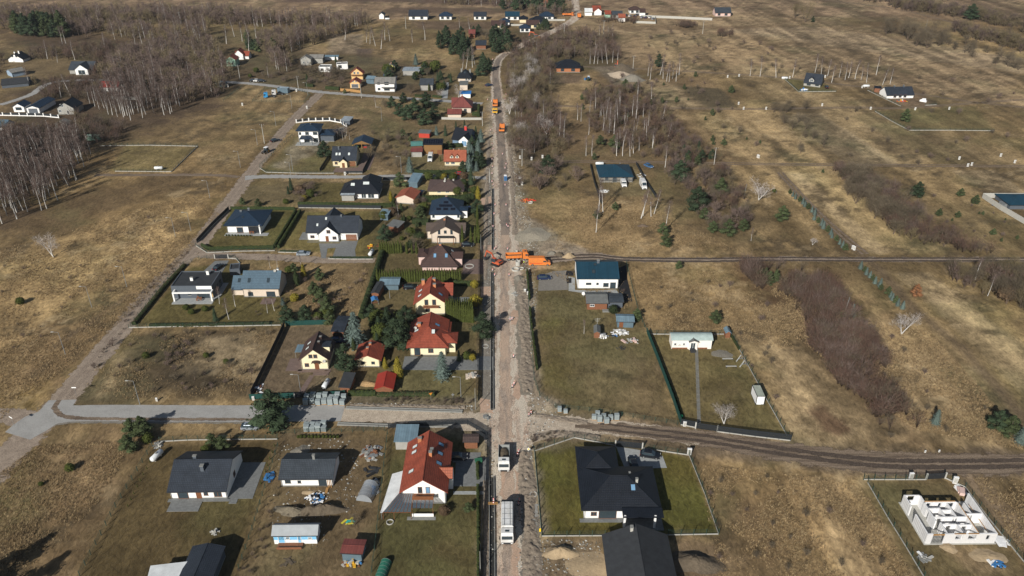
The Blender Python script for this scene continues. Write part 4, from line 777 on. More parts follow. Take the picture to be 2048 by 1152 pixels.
def truck(label,u,v,ang,cabp,bodyp,kind='tipper',L_=7.5,name='tipper_truck',cat='truck',load=None,axles=2):
 x,y=G(u,v);r=thing(name,label,cat,x,y,R(ang));h=L_/2;w_=1.22
 MB().box(-h,h-.3,-.45,.45,.62,.88).build('chassis',M_dsteel,r)
 cb=loft([[(h,-w_,.5),(h,w_,.5),(h,w_,1.6),(h,-w_,1.6)],[(h-.12,-w_,.5),(h-.12,w_,.5),(h-.12,w_,2.35),(h-.12,-w_,2.35)],[(h-.5,-w_,.5),(h-.5,w_,.5),(h-.5,w_*.95,2.85),(h-.5,-w_*.95,2.85)],[(h-1.9,-w_,.6),(h-1.9,w_,.6),(h-1.9,w_*.95,2.85),(h-1.9,-w_*.95,2.85)]])
 c=cb.build('cab',cabp,r,bevel=.04)
 MB().add([(h+.03,-1.05,1.62),(h+.03,1.05,1.62),(h-.09,1.05,2.38),(h-.09,-1.05,2.38)],[(0,1,2,3)]).build('windscreen',M_glass,c)
 MB().box(h-1.25,h-.85,-.4,.4,2.84,2.93).build('roof_hatch',M_glass,c);MB().box(h,h+.08,-1.15,1.15,.42,.82).build('bumper',M_dark if kind!='garbage' else M_dsteel,c)
 for q in(-1,1):
  MB().box(h-1.1,h-.35,q*w_-.012,q*w_+.012,1.65,2.25).build('side_window',M_glass,c);MB().box(h+.06,h+.1,q*.9-.17,q*.9+.17,.55,.75).build('headlight',M_white,c);MB().box(h-.3,h-.12,q*1.42-.1,q*1.42+.1,1.5,2.2).build('mirror',M_dark,c)
 b1,b0=h-2.15,-h
 if kind=='tipper':
  t=.08;o=MB().box(b0,b1,-w_,w_,.95,1.05).box(b0,b1,-w_,-w_+t,1.05,1.9).box(b0,b1,w_-t,w_,1.05,1.9).box(b0,b0+t,-w_+t,w_-t,1.05,1.75).box(b1-t,b1,-w_+t,w_-t,1.05,2.2).build('dump_body',bodyp,r)
  rb=MB()
  for k in range(7):xx=b0+.25+k*(b1-b0-.5)/6;rb.box(xx-.05,xx+.05,-w_-.05,-w_-.002,1.0,1.9).box(xx-.05,xx+.05,w_+.002,w_+.05,1.0,1.9)
  rb.build('side_ribs',bodyp,o)
  if load:MB().blob(((b0+b1)/2,0,1.1),((b1-b0)/2-.15,w_-.15,.55),14,6,jit=.05,zmin=1.08).build('load',load,r,True)
  else:MB().box(b0+t+.01,b1-t-.01,-w_+t+.01,w_-t-.01,1.055,1.12).build('load',M_soil,r)
 elif kind=='garbage':
  s=lambda x_,a,z:[(x_,-w_,.95),(x_,-w_,z-.25),(x_,-w_*a,z),(x_,w_*a,z),(x_,w_,z-.25),(x_,w_,.95)]
  o=loft([s(b1,.86,3.1),s(b0+1.2,.86,3.15)]).build('refuse_body',bodyp,r,bevel=.03)
  rb=MB()
  for k in range(5):xx=b1-.3-k*(b1-b0-2)/4;rb.box(xx-.03,xx+.03,-w_*.84,w_*.84,3.13,3.18)
  for q in(-.55,.55):rb.box(b0+1.3,b1-.1,q-.03,q+.03,3.14,3.2)
  rb.build('roof_ribs',M_steel,o)
  hp=loft([s(b0+1.2,.8,2.95),s(b0+.2,.8,2.7),[(b0-.5,-w_,1.0),(b0-.5,-w_,1.5),(b0-.5,-w_*.8,2.0),(b0-.5,w_*.8,2.0),(b0-.5,w_,1.5),(b0-.5,w_,1.0)]]).build('rear_hopper',M_dsteel,r)
  for q in(-1,1):MB().tube((b0+1.0,q*1.1,2.9),(b0-.3,q*1.1,2.1),.06,n=6).build('lift_arm',M_dark,hp)
 elif kind=='box':
  MB().box(b0,b1,-w_,w_,.95,3.2).build('box_body',bodyp,r,bevel=.03)
 elif kind=='tractor':MB().box(b0+.8,b0+2.0,-.5,.5,.9,1.05).build('coupling_plate',M_dark,r);MB().box(h-2.15,h-1.92,-1.1,1.1,.7,2.9).build('air_deflector',cabp,r)
 wheels(r,[h-1.0]+[b0+1.0+1.3*k for k in range(axles-1)]+([b0+1.0+1.3*(axles-1)]if axles>2 else[]),.98,.5,.32);return r
def excavator(label,u,v,ang,m=None,s=1.0,reach=1.0):
 m=m or M_redor;x,y=G(u,v);r=thing('excavator',label,'excavator',x,y,R(ang));r.scale=(s,s,s)
 for q in(-1,1):MB().ex([(-1.6,.1),(-1.3,0),(1.3,0),(1.6,.1),(1.75,.4),(1.5,.75),(-1.5,.75),(-1.75,.4)],q*1.0-.25,q*1.0+.25).build('track',M_dark,r)
 MB().box(-.8,.8,-.74,.74,.45,.85).build('undercarriage',M_dsteel,r)
 b=MB().ex([(-1.9,.95),(1.1,.95),(1.1,1.35),(.2,1.75),(-1.5,1.9),(-1.95,1.6)],-1.15,1.15).build('body',m,r,bevel=.05)
 MB().box(-1.93,-1.3,-.9,.9,1.5,1.88).build('counterweight',M_dsteel,b)
 c=MB().ex([(-.4,1.4),(1.35,1.4),(1.45,1.9),(1.15,2.8),(-.3,2.85)],.3,1.17).build('cab',M_glass,r);MB().box(-.35,1.15,.28,1.19,2.82,2.92).build('cab_roof',m,c)
 bm=MB();pts=[(1.0,1.3),(2.2,3.6),(4.4,3.9)]
 for(a,z),(a2,z2)in zip(pts[:-1],pts[1:]):bm.ex([(a-.1,z-.25),(a2,z2-.22),(a2+.1,z2+.22),(a-.15,z+.25)],-.22-.25,.22-.25)
 bo=bm.build('boom',m,r);MB().ex([(4.1,4.2),(4.5,4.1),(5.4*reach,1.4),(5.15*reach,1.3)],-.41,-.09).build('dipper_arm',m,r)
 MB().ex([(5.0*reach,1.5),(5.5*reach,1.5),(5.6*reach,.7),(5.0*reach,.3),(4.5*reach,.55),(4.7*reach,1.1)],-.75,.25).build('bucket',M_dsteel,r)
 MB().tube((1.2,-.25,1.1),(2.5,-.25,3.0),.09,n=6).build('hydraulic_ram',M_steel,r);return r
def person(label,u,v,ang,top,legs,z=0):
 x,y=G(u,v);me_=bpy.data.meshes.new('body')
 J=dict(pel=(0,0,.95),che=(0,0,1.28),nec=(0,0,1.5),hd0=(.02,0,1.6),hd1=(.03,0,1.76),sl=(0,.2,1.43),sr=(0,-.2,1.43),el=(.05,.27,1.15),er=(.1,-.27,1.15),wl=(.2,.24,.92),wr=(.3,-.2,1.0),hl=(.24,.23,.83),hr=(.38,-.17,1.0),kl=(.06,.11,.5),kr=(-.02,-.11,.5),al=(.0,.12,.07),ar=(-.1,-.12,.07),tl=(.2,.13,.04),tr_=(.1,-.13,.04),ll=(0,.1,.9),lr=(0,-.1,.9))
 E_=['pel che','che nec','nec hd0','hd0 hd1','che sl','che sr','sl el','sr er','el wl','er wr','wl hl','wr hr','pel ll','pel lr','ll kl','lr kr','kl al','kr ar','al tl','ar tr_']
 rad=dict(pel=.15,che=.16,nec=.06,hd0=.09,hd1=.09,sl=.075,sr=.075,el=.05,er=.05,wl=.035,wr=.035,hl=.04,hr=.04,ll=.1,lr=.1,kl=.065,kr=.065,al=.045,ar=.045,tl=.04,tr_=.04)
 ks=list(J);me_.from_pydata([J[k]for k in ks],[tuple(ks.index(a)for a in e.split())for e in E_],[]);o=bpy.data.objects.new('person',me_);col.objects.link(o);o.location=(x,y,z);o.rotation_euler=(0,0,R(ang));tag(o,label,'person')
 sk_=o.modifiers.new('s','SKIN')
 for i,k in enumerate(ks):me_.skin_vertices[0].data[i].radius=(rad[k],)*2;me_.skin_vertices[0].data[i].use_root=(k=='pel')
 o.modifiers.new('u','SUBSURF').levels=1;o.modifiers['u'].render_levels=1
 me_.materials.append(legs)
 MB().blob((0,0,1.24),(.19,.26,.32),10,6).build('vest',top,o,True);MB().blob((.03,0,1.78),(.12,.11,.09),8,4).build('helmet',M_white,o,True);return o
# ------------------------------------------------------------------ the near houses
DBG=False
h=H('white bungalow under a charcoal gable roof with one tall chimney, grey patio in front',(343.6,998),(455.5,996.5),'gx',ev=984,rv=918.5,pitch=27,roof='charcoal')
h.win([(.22,.1,2.2,2.1,'door',M_glass),(.5,.1,1.1,2.1,'door'),(.63,.9,.9,.9),(.84,.5,1.6,1.5)]).chim([(.53,.32,1.2)],W_dgrey,.7,.7).chim([(.33,.56,.8)],W_dgrey,.7,.5)
h.win([(.5,1,1.2,1.2)],side='r');h.patio(-.6,h.W+.6,-.9,-.01);h.patio(.2,6.6,-3.6,-.91,z=.11);h.patio(h.W+.01,h.W+5.2,-.2,h.D-.5);h.patio(h.W+.61,h.W+2.2,-1.6,-.21)
h=H('unfinished white bungalow with dotted slate grey tile roof',(564,972.7),(667,972),'gx',ev=959,rv=918,pitch=24,roof='grey')
h.win([(.13,.9,1.2,1.1),(.35,.9,.7,.7),(.80,.1,1.7,2.0,'door',M_glass)],M_frame_k);h.chim([(.6,.52,1.1)],M_dconc,.5,.5)
pr=MB()
for a in(.91,.94,.97):pr.box(a*h.W-.06,a*h.W+.06,-.5,-.38,0,h.hw-.25)
pr.build('timber_prop',W_ltwood,h.root);MB().prism([(h.W*.87,-2.2),(h.W*.92,-2.2),(h.W*.92,-.6),(h.W*.87,-.6)],.1,.18).build('plank_ramp',W_ltwood,h.root)
h=H('long white house under a brick red roof with a glass conservatory and steel lean-to',(806,1007),(892,1007),'gy',ev=986,pv=960,rv=862,roof='red',ov=.55,name='family_house')
h.win([(.42,2.9,.9,1.7,'door',M_glass),(.60,2.9,.9,1.7,'door',M_skyglass)],M_frame_b).sky([(.80,.45,'r'),(.80,.66,'r'),(.80,.85,'r')]).sky([(.17,.30,'l'),(.17,.70,'l'),(.17,.82,'l')],M_skypale).chim([(.60,.52,1.0),(.62,.60,.9)],W_brick,.6,.7).chim([(.28,.88,1.0)],W_brick,.8,.6)
MB().box(.26*h.W,.74*h.W,-1.7,-.01,2.65,2.8).box(.26*h.W,.3*h.W,-1.7,-1.62,2.8,3.7).box(.7*h.W,.74*h.W,-1.7,-1.62,2.8,3.7).box(.3*h.W,.7*h.W,-1.7,-1.64,2.8,3.6).build('balcony',M_frame_b,h.root)
g=MB().add([(-3.4,-4.4,1.9),(.25*h.W,-4.4,1.9),(.25*h.W,-.1,2.9),(-.6,-.1,2.9)],[(0,1,2,3)]).add([(.27*h.W,-3.6,2.3),(.74*h.W,-3.6,2.3),(.74*h.W,-1.72,2.6),(.27*h.W,-1.72,2.6)],[(0,1,2,3)]).build('conservatory_glass',clear('conservatory_glass',(.09,.12,.15),.72),h.root)
fr=MB()
for k in range(8):t=k/7;fr.tube((-3.4+t*(.25*h.W+3.4),-4.4,1.93),(-.6+t*(.25*h.W+.6),-.1,2.93),.05,n=4)
for k in range(6):t=k/5;fr.tube((.27*h.W+t*.47*h.W,-3.6,2.33),(.27*h.W+t*.47*h.W,-1.72,2.63),.05,n=4)
fr.tube((-3.4,-4.4,1.93),(.25*h.W,-4.4,1.93),.06,n=4)
for a in(-3.4,-1.2,.25*h.W):fr.tube((a,-4.4,0),(a,-4.4,1.9),.06,n=4)
for a in(.27*h.W,.74*h.W):fr.tube((a,-3.6,0),(a,-3.6,2.3),.06,n=4)
fr.build('conservatory_frame',M_frame_b,g);MB().box(.26*h.W,.75*h.W,-3.7,-3.55,0,.8).build('low_wall',W_white,h.root)
MB().add([(-3.9,-4.6,2.0),(-3.5,-4.6,2.0),(-.55,-.2,2.75),(-.55,6.8,2.75),(-2.9,6.4,2.2)],[(0,1,2,3,4)]).build('lean_to_roof',mat('silver_lean_to_sheet',(.66,.67,.66),.45,.18,.5),h.root)
for a,b_ in((-3.7,-4.4),(-3.3,1),(-2.9,6)):MB().tube((a,b_,0),(a,b_,2.1),.05,n=5).build('post',M_steel,h.root)
h.patio(.15*h.W,.8*h.W,-4.6,-3.71,M_dconc);wing(h.root,h.W-2.2,4.2,3.4,2.6,h.hw,.9,'gx',h.wm,Rf['orange'],.4,.05)
h.patio(h.W+1.3,h.W+8.6,5,14,M_pave);h.patio(h.W+1.3,h.W+7.8,2.6,3.5,M_ltpave)
h=H('big black hipped roof house with white walls on a clipped green lawn',(1168,1037.5),(1313,1037.5),'hip',ev=1021,D=11.2,rv=950.5,roof='black',ov=.75)
h.wing(.03,9.6,7.4,8.0,h.hw-.02,math.degrees(math.atan(h.s)),'hip',ov=.73)
h.win([(.32,.1,3.6,2.3,'door',M_glass),(.13,.9,1.2,1.0)],M_frame_b);MB().box(.54*h.W,h.W-.6,-.03,-.004,.05,2.5).build('porch_recess_shade',M_frame_k,h.root)  # flat dark panel on the wall: the recess shade put in as colour
for a in(.53,.94):MB().box(a*h.W-.2,a*h.W+.2,-2.6,-2.2,.1,h.hw+.05).build('pillar',W_white,h.root)
roofmesh([[(.5*h.W,-2.9,h.hw),(h.W+.75,-2.9,h.hw),(h.W+.7,-.4,h.hw+.22),(.5*h.W,-.4,h.hw+.22)]]).build('porch_roof',h.rm,h.root)
h.patio(-.9,.52*h.W,-1.0,-.01);h.patio(.52*h.W,h.W+1,-3.2,-.01,M_pave,.12);h.sky([(.68,.3,'f')]).chim([(.74,.42,.9)],M_conc,.45,.45).chim([(.66,.62,.3)],W_dgrey,.3,.3)
h=H('plain grey felt gable roof barn at the bottom edge, white sidewalls',(1222,1205),(1352,1205),'gy',hw=2.7,pitch=25,D=13.2,roof='darkfelt',ov=.5)
h.chim([(.42,.93,.9)],M_conc,.5,.7)
h=H('white house under a dark teal metal roof beside a paved yard',(1155,577.5),(1235.4,577.5),'gx',ev=558,rv=523.5,pitch=22,roof='teal',ov=.3)
h.win([(.27,1.4,1.6,.7),(.49,1.4,.7,.7),(.70,.7,1.6,1.3),(.875,.1,1.7,2.1,'door',M_glass)],M_frame_k);h.sky([(.40,.2,'f')],M_glass).sky([(.45,.42,'f')],M_glass,.6,.8).chim([(.53,.47,.9)],W_dgrey,.8,.5)
h=H('small orange brown timber cabin with grey felt roof beside the white house',(1174,619),(1213.5,619),'gx',ev=607,rv=589,pitch=16,wall=W_wood,roof='felt',ov=.3,name='timber_cabin',cat='cabin')
h.win([(.25,1,1.3,.8)],M_frame_w);h.wing(h.W+.02,.8,4.6,4.6,2.1,8,'gx',W_dgrey,'grey',.3);h.patio(4.4,6.6,-1.6,-.3,M_dconc,.3)
h=H('blue grey corrugated metal shed with its door ajar',(1234,654.6),(1266,655.5),'gx',ev=644,rv=632.5,pitch=14,wall=Rf['bluemetal'],roof='bluemetal',ov=.2,name='metal_shed',cat='shed')
h.win([(.25,.05,1.1,1.9,'door')])
h=H('cream mobile home with rounded green-white roof and gabled porch',(1343,697.8),(1422,697.8),'arch',D=3.9,hw=2.7,rv=670,pitch=40,wall=mat('ivory_siding',(.80,.75,.69),.7,.04,1),roof=mat('pale_green_curved_roof',(.36,.44,.42),.5,.15,.8),name='mobile_home',cat='mobile home')
h.win([(.08,1.2,.7,.7),(.3,1.2,.6,.7),(.19,1.2,.7,.3)],M_frame_w);h.win([(.52,.4,1.0,1.9,'door',M_glass)],M_frame_w)
h.wing(.43*h.W,-.5,2.2,2.2,2.6,22,'gy',ov=.25,roof='felt');window(h.root,'f',.52*h.W,.4,1.3,1.9,M_frame_w,0,0,0,-.5,pane=M_glass)
MB().box(.45*h.W,.57*h.W,-1.9,-.52,0,.4).box(.45*h.W,.57*h.W,-1.4,-.52,.4,.6).build('entrance_step',M_dsteel,h.root)
MB().box(.1,.4*h.W,-.05,-.01,.02,.45).box(.6*h.W,.9*h.W,-.05,-.01,.02,.45).build('skirting_board',W_wood,h.root)
def container(label,L,Rr,D,hh,m,dark=M_dscreen,name='storage_container'):
 a,b=Vector(G(*L)),Vector(G(*Rr));r=thing(name,label,'container',a.x,a.y,math.atan2(b.y-a.y,b.x-a.x));W=(b-a).length
 MB().box(.06,W-.06,.06,D-.06,.1,hh-.06).build('panel',m,r);f=MB()
 for z in(.05,hh-.08):f.box(0,W,0,.1,z,z+.12).box(0,W,D-.1,D,z,z+.12).box(0,.1,.1,D-.1,z,z+.12).box(W-.1,W,.1,D-.1,z,z+.12)
 for x in(0,W-.12):
  for y in(0,D-.12):f.box(x-.005,x+.125,y-.005,y+.125,.17,hh-.08)
 f.build('corner_frame',dark,r);MB().box(.12,W-.12,.12,D-.12,hh-.055,hh-.01).build('roof',mat('dusty_green_container_roof',(.34,.37,.31),.7,.2,.8),r);MB().box(.4,1.3,-.02,.058,.15,2.1).build('door',m,r);return r
container('white site container with green-grey roof beside the long white plinth fence',(1511,810),(1528,810),4.6,2.6,M_white)
def shell_house():
 B_=[G(*p)for p in((1849,1088),(1988,1086.5))];a,b=Vector(B_[0]),Vector(B_[1]);r=thing('house_shell','roofless white aerated block house under construction with bare room walls','house',a.x,a.y,math.atan2(b.y-a.y,b.x-a.x));W=(b-a).length;D=10.6;hh=2.6
 m=mat('white_aerated_block',(.84,.83,.82),.9,.05,2,kind='brick');t=.26;wl=MB()
 def wx(x0,x1,y,gaps=(),z=hh):
  c=x0
  for g0,g1,zb,zt in gaps:
   wl.box(c,g0,y,y+t,.1,z)
   if zb>.1:wl.box(g0,g1,y,y+t,.1,zb)
   if zt<z:wl.box(g0,g1,y,y+t,zt,z)
   c=g1
  wl.box(c,x1,y,y+t,.1,z)
 def wy(y0,y1,x,gaps=(),z=hh):
  c=y0
  for g0,g1,zb,zt in gaps:
   wl.box(x,x+t,c,g0,.1,z)
   if zb>.1:wl.box(x,x+t,g0,g1,.1,zb)
   if zt<z:wl.box(x,x+t,g0,g1,zt,z)
   c=g1
  wl.box(x,x+t,c,y1,.1,z)
 wx(0,1.1,0);wx(3.4,W,0,[(5.6,7.0,1.1,2.4),(8.1,9.7,1.1,2.4),(W-2.0,W-1.3,.9,2.2)])
 wy(t,5.4,0,z=2.5);wy(7.4,D,0);wx(t,3.2,D-t,[(.8,2.2,1.2,2.5)]);wx(3.2,9.8,D-2.2,[(3.8,4.6,1.4,2.4),(6.2,6.8,1.4,2.4),(8,9.3,1.2,2.4)]);wy(D-2.2,D-t,3.2)
 wy(t,D-2.2,9.8,[(2.5,3.6,.1,2.2)]);wy(t,D+.3,W-t);wx(9.8+t,W-t,5.2,[(10.6,11.5,.1,2.2)],2.55)
 wy(3.4,D-2.2,3.1,[(6,7,.1,2.2)],2.55);wx(3.1+t,9.8,4.4,[(4,4.9,.1,2.2),(7.2,8.1,.1,2.2)],2.55);wy(4.7,7.2,5.6,z=2.4);wy(4.7,8.4,7.7,z=2.55);wx(5.9,7.7,6.4,z=2.4);wy(.26,2.4,6.9,z=2.5);wx(3.4,5.6,6.9,z=2.4);wy(t,3.2,3.9,[(1,1.9,.1,2.1)],2.45);wx(4.2,6.9,2.6,[(5,5.9,.1,2.1)],2.45);wx(6.9,9.8,2.4,[(8,8.9,.1,2.1)],2.45);wy(5.5,8.4,11.2,z=2.45)
 wl.build('block_wall',m,r);MB().box(-.25,W+.25,-.25,D+.5,0,.1).build('floor_slab',M_conc,r);bm=MB()
 for x0,x1,y in((1.1,3.4,.04),(5.2,7.4,-.06),(7.9,10,-.06),(3.4,9.6,D-2.0)):bm.box(x0,x1,y,y+.16,hh-.35 if y<1 and x0<2 else hh+.003,hh-.12 if y<1 and x0<2 else hh+.12)
 bm.box(9.95,10.05,.4,8,hh+.003,hh+.10).box(W-.7,W-.6,1,9,1.2,1.3).build('timber_beam',W_ltwood,r);rb=MB()
 for k in range(9):rb.tube((1.2+k*.27,.15,.1),(1.2+k*.27,.15,2.5),.03,n=4)
 rb.build('steel_prop',M_dsteel,r);return r
SH=shell_house()
def shell_pt(x,y):c,q=math.cos(SH.rotation_euler.z),math.sin(SH.rotation_euler.z);return SH.location.x+x*c-y*q,SH.location.y+x*q+y*c
h=H('unfinished bungalow under a petrol blue hipped roof with two vans in its yard',(1200.3,364.7),(1264.4,364.2),'hip',ev=354.5,rv=325.5,pitch=22,wall=W_block,roof='teal',ov=.5)
h.win([(.2,.8,1.3,1.2),(.45,.2,1.8,1.9),(.78,.2,2.2,1.9)],M_frame_k).chim([(.68,.62,.7)],M_dsteel,.35,.35);sf=MB()
for k in range(9):x=k*h.W/8;sf.tube((x,-.9,0),(x,-.9,2.6),.04,n=4)
for z in(1.0,2.0):sf.tube((0,-.9,z),(h.W,-.9,z),.04,n=4)
sf.box(0,h.W,-1.2,-.7,1.4,1.45).build('scaffold',M_steel,h.root)
h=H('dark grey flat roofed modern house with white frame over a pale terrace',(347,597),(428,596.5),'flat',ev=574,rv=544,pitch=0,wall=W_dgrey,roof='darkfelt')
h.chim([(.42,.4,1.1),(.72,.8,1.3)],W_white,.8,.5);pg=MB();y0=-1.9
pg.box(.8,h.W+.3,y0,y0+.4,2.7,3.1).box(.8,1.2,y0,y0+.4,0,2.7).box(h.W-.1,h.W+.3,y0,y0+.4,0,2.7).box(.8,1.2,y0+.4,-.01,2.7,3.08).box(h.W-.1,h.W+.3,y0+.4,-.01,2.7,3.08).build('white_frame',W_white,h.root)
h.patio(.6,h.W+.5,-3.4,-.02,M_ltpave,.1);MB().box(.62*h.W,h.W-.02,-.05,-.004,h.hw-.75,h.hw+.3).build('white_panel',W_white,h.root);h.win([(.42,1.1,1.0,.9),(.75,.2,3.4,2.0,'door',M_glass)],M_frame_k);MB().box(.93*h.W,.99*h.W,-.05,-.01,.4,2.3).build('yellow_panel',W_ochre,h.root)
h.win([(.4,.1,2.8,2.3,'door',M_glass),(.75,.1,1.6,2.3,'door',M_glass)],M_frame_k,'r');h.patio(h.W+.01,h.W+1.6,0,h.D,M_ltpave)
h=H('cream bungalow under a long blue grey tiled roof with three small skylights',(488,594),(560,594),'gx',ev=578,rv=541.3,pitch=38,wall=W_beige,roof='bluegrey',ov=.5)
h.wing(-3.4,1.2,3.38,6.6,2.3,36,'gx',ov=.5);h.sky([(.17,.2,'f'),(.70,.2,'f')],M_glass,.7,1.3).win([(.2,.4,1.5,1.3),(.76,.1,2.6,1.8,'door',M_glass)],M_frame_k);skylight(h.root,-1.7,3.2,lambda x,y:2.3+min(y-1.2,7.8-y)*math.tan(R(36))+.16,0,1,.6,1.1,M_glass);dish(h.root,.86*h.W,h.D*.45,h.zf(0,h.D*.45)-.2);h.chim([(.92,.55,.8)],M_white,.6,.5);h.patio(.55*h.W,.92*h.W,-4.2,-.8,M_rpave)
h=H('white bungalow under a navy hipped roof inside a green hedge',(456,466),(524,466),'hip',ev=452,D=12.0,rv=423,roof='navy',ov=.9)
h.win([(.37,.1,2.2,2.1,'door',M_glass)],M_frame_b).sky([(.42,.28,'f')],M_glass,.6,.9).chim([(.47,.72,.9),(.25,.66,.5)],W_dgrey,.7,.5);h.patio(-.6,h.W+2.5,-2.3,-.01,M_ltpave);MB().box(.62*h.W,h.W-.3,-.04,-.004,.05,2.4).build('porch_recess_shade',M_frame_k,h.root);MB().box(h.W-.5,h.W-.1,-.9,-.5,0,h.hw).build('pillar',W_white,h.root)  # porch recess is a dark panel, its shade painted on the front wall
h=H('white house with steep front gable, charcoal roof and brown garage door',(615.8,480.7),(716.5,480.7),'gx',ev=466,rv=431,pitch=38,roof='charcoal',ov=.5)
h.wing(.235*h.W,-1.1,6.8,h.D/2+1.2,2.9,40,'gy',ov=.5);h.win([(.1,.9,1.4,1.0),(.87,.05,3.7,2.2,'garage_door',W_wood)],M_frame_b)
window(h.root,'f',.235*h.W+3.6,3.2,1.3,1.2,M_frame_b,0,0,0,-1.1);window(h.root,'f',.235*h.W+5.4,.9,1.3,1.1,M_frame_b,0,0,0,-1.1);window(h.root,'f',.235*h.W+2.9,.05,1.0,2.1,M_frame_b,0,0,0,-1.1,name='door',pane=M_frame_b)
h.wing(.22*h.W,h.D/2+.8,6.2,h.D/2+3.5,3.2,42,'gy',ov=.5);h.sky([(.2,.2,'f'),(.36,.4,'f')],M_skypale,.6,1).chim([(.66,.47,.5)],W_dgrey,.5,.5);h.patio(-3.2,-.01,.4,6.2,M_pave);h.patio(.0,h.W,-1.5,-1.11,M_pave)
h=H('black hipped roof house with pairs of white skylights on the concrete lane',(684,397.5),(757.5,397.5),'hip',ev=387.5,rv=359,pitch=36,roof='black',ov=.6)
h.wing(.46*h.W,2.4,6.6,11.5,3.3,38,'hip',ov=.55);h.sky([(.27,.3,'f'),(.32,.3,'f'),(.60,.35,'f'),(.655,.35,'f'),(.71,.35,'f')],M_skypale,.75,1.2);h.win([(.60,.3,1.8,1.9),(.80,.3,2.4,1.9)],M_frame_w);h.wing(.4,-2.0,4.6,1.9,2.3,10,'gx',W_grey,'metal',.2)
h=H('small brick red roof garage with a plain cream gable',(793,406),(828,409),'gy',ev=397,pv=389.5,rv=373.5,wall=W_beige,roof='orange',ov=.4,name='garage',cat='garage')
h=H('low wide bungalow under a weathered mauve brown hipped roof',(858,389.5),(925.5,389.5),'hip',ev=383,rv=361,pitch=19,wall=W_cream,roof='mauve',ov=.6)
h.win([(.3,.9,1.3,1),(.55,.9,1.3,1),(.85,.9,1.2,1)],M_frame_w).chim([(.45,.6,.8),(.7,.6,.5)],M_conc,.6,.5);dish(h.root,.45*h.W,h.D*.38,h.zf(.45*h.W,h.D*.38)-.1)
h=H('white house under a navy pyramid roof carrying small solar panels',(861.3,440.3),(921.9,440.3),'hip',ev=429.4,D=11.4,rv=394.5,roof='navy',ov=.55)
h.win([(.1,.9,1.0,1.2),(.92,.9,1.0,1.2)],M_frame_w).chim([(.5,.56,.4)],W_brick,.6,.6)
for x,y in((.27,.12),(.5,.12),(.74,.12),(.36,.22),(.5,.22),(.64,.22),(.5,.32)):skylight(h.root,x*h.W,y*h.D,h.zf,0,1,1.6,.9,mat('solar_panel_glass',(.008,.010,.018),.15,.1,1))
h.wing(h.W-1,2,3.2,3.4,2.9,14,'hip',ov=.3)
h=H('beige gable fronted house with cross wings and taupe roof',(863.6,486),(919.6,486),'gy',ev=468.5,pv=453,rv=432,wall=W_beige,roof='taupe',ov=.45)
h.win([(.28,3.3,.8,1.7),(.5,3.6,.9,1.1),(.72,3.3,.8,1.7)],M_frame_k);h.wing(-1.8,3.2,h.W+3.4,5.4,h.hw-.3,28,'gx',ov=.4);MB().box(.22*h.W,.8*h.W,-1.4,-.01,2.6,2.75).build('balcony',M_dscreen,h.root)
for k in(.22,.79):MB().box(k*h.W-.1,k*h.W+.1,-1.4,-1.2,0,2.6).build('post',M_frame_b,h.root)
h.chim([(.44,.7,.6)],W_brick,.6,.6)
h=H('pink walled house under a big dark brown hipped roof behind the thuja row',(845,540.5),(914,540.5),'hip',ev=534,D=10.6,rv=488.5,wall=W_pink,roof='brown',ov=.6)
h.sky([(.36,.22,'f'),(.69,.22,'f')],M_skyglass,.8,1.3).sky([(.84,.4,'r'),(.84,.62,'r')],M_skypale,.7,1).chim([(.5,.5,.2)],W_brick,.7,.7);h.wing(-1.5,3.8,3.2,5,3.1,24,'hip',ov=.4);h.wing(h.W-1.6,2.6,3.1,3.6,3.2,28,'gx',ov=.4)
h.patio(h.W+1.8,h.W+8.6,-2.5,7.5,M_rpave)
h=H('pale yellow gable house with balcony under a brick red roof',(832.5,628.8),(891.3,628.3),'gy',ev=609,pv=586,rv=552.5,wall=W_yellow,roof='red',ov=.7)
h.win([(.37,3.1,1.1,1.8,'door',M_glass),(.63,3.1,1.1,1.8,'door',M_glass),(.4,.9,1.3,1.1)],M_frame_b).sky([(.13,.25,'l'),(.13,.55,'l')],M_skypale).sky([(.83,.28,'r')]).chim([(.20,.85,1.6)],W_brick,.9,.7).chim([(.62,.5,.9),(.58,.85,.6)],W_brick,.8,.7)
bl=MB().box(.26*h.W,.78*h.W,-1.2,-.01,2.75,2.9).box(.26*h.W,.78*h.W,-1.2,-1.14,3.6,3.7)
for k in range(12):bl.box(.26*h.W+k*.043*h.W,.26*h.W+k*.043*h.W+.06,-1.19,-1.15,2.9,3.6)
bl.build('balcony',W_wood,h.root);wing(h.root,h.W-2.6,6.5,4.2,5.5,3,.75,'gx',h.wm,h.rm,.5);h.patio(h.W+1.2,h.W+9,3,9.5,M_pave)
h=H('pale yellow house under a large brick red hipped roof with six skylights',(821,711),(892,711),'hip',ev=696,D=11,rv=652.3,wall=W_yellow,roof='red',ov=.9)
h.wing(.6,6.5,h.W-1.2,5.5,h.hw+.4,math.degrees(math.atan(h.s))-2,'gy',ov=.9);h.win([(.2,.05,1.6,2.3,'door',M_glass),(.58,.9,1.4,1.3)],M_frame_b).sky([(.64,.3,'f')],M_skypale).sky([(.14,.5,'l'),(.16,.8,'l')],M_skypale).sky([(.72,.66,'r'),(.75,.9,'r')]).chim([(.2,.66,1.0),(.62,.92,.8)],W_brick,.9,.7)
h.wing(h.W-2.6,1.6,5.0,4.2,3.4,22,'hip',ov=.6);dish(h.root,.1*h.W,.55*h.D,h.zf(.1*h.W,.55*h.D));h.patio(-1.5,h.W+13,-6.6,-.5,M_pave)
h=H('small pale yellow cottage with brick red gable roof between the thujas',(713.9,733.6),(760,734),'gy',ev=721,pv=711,rv=681,wall=W_yellow,roof='red',ov=.6,name='cottage')
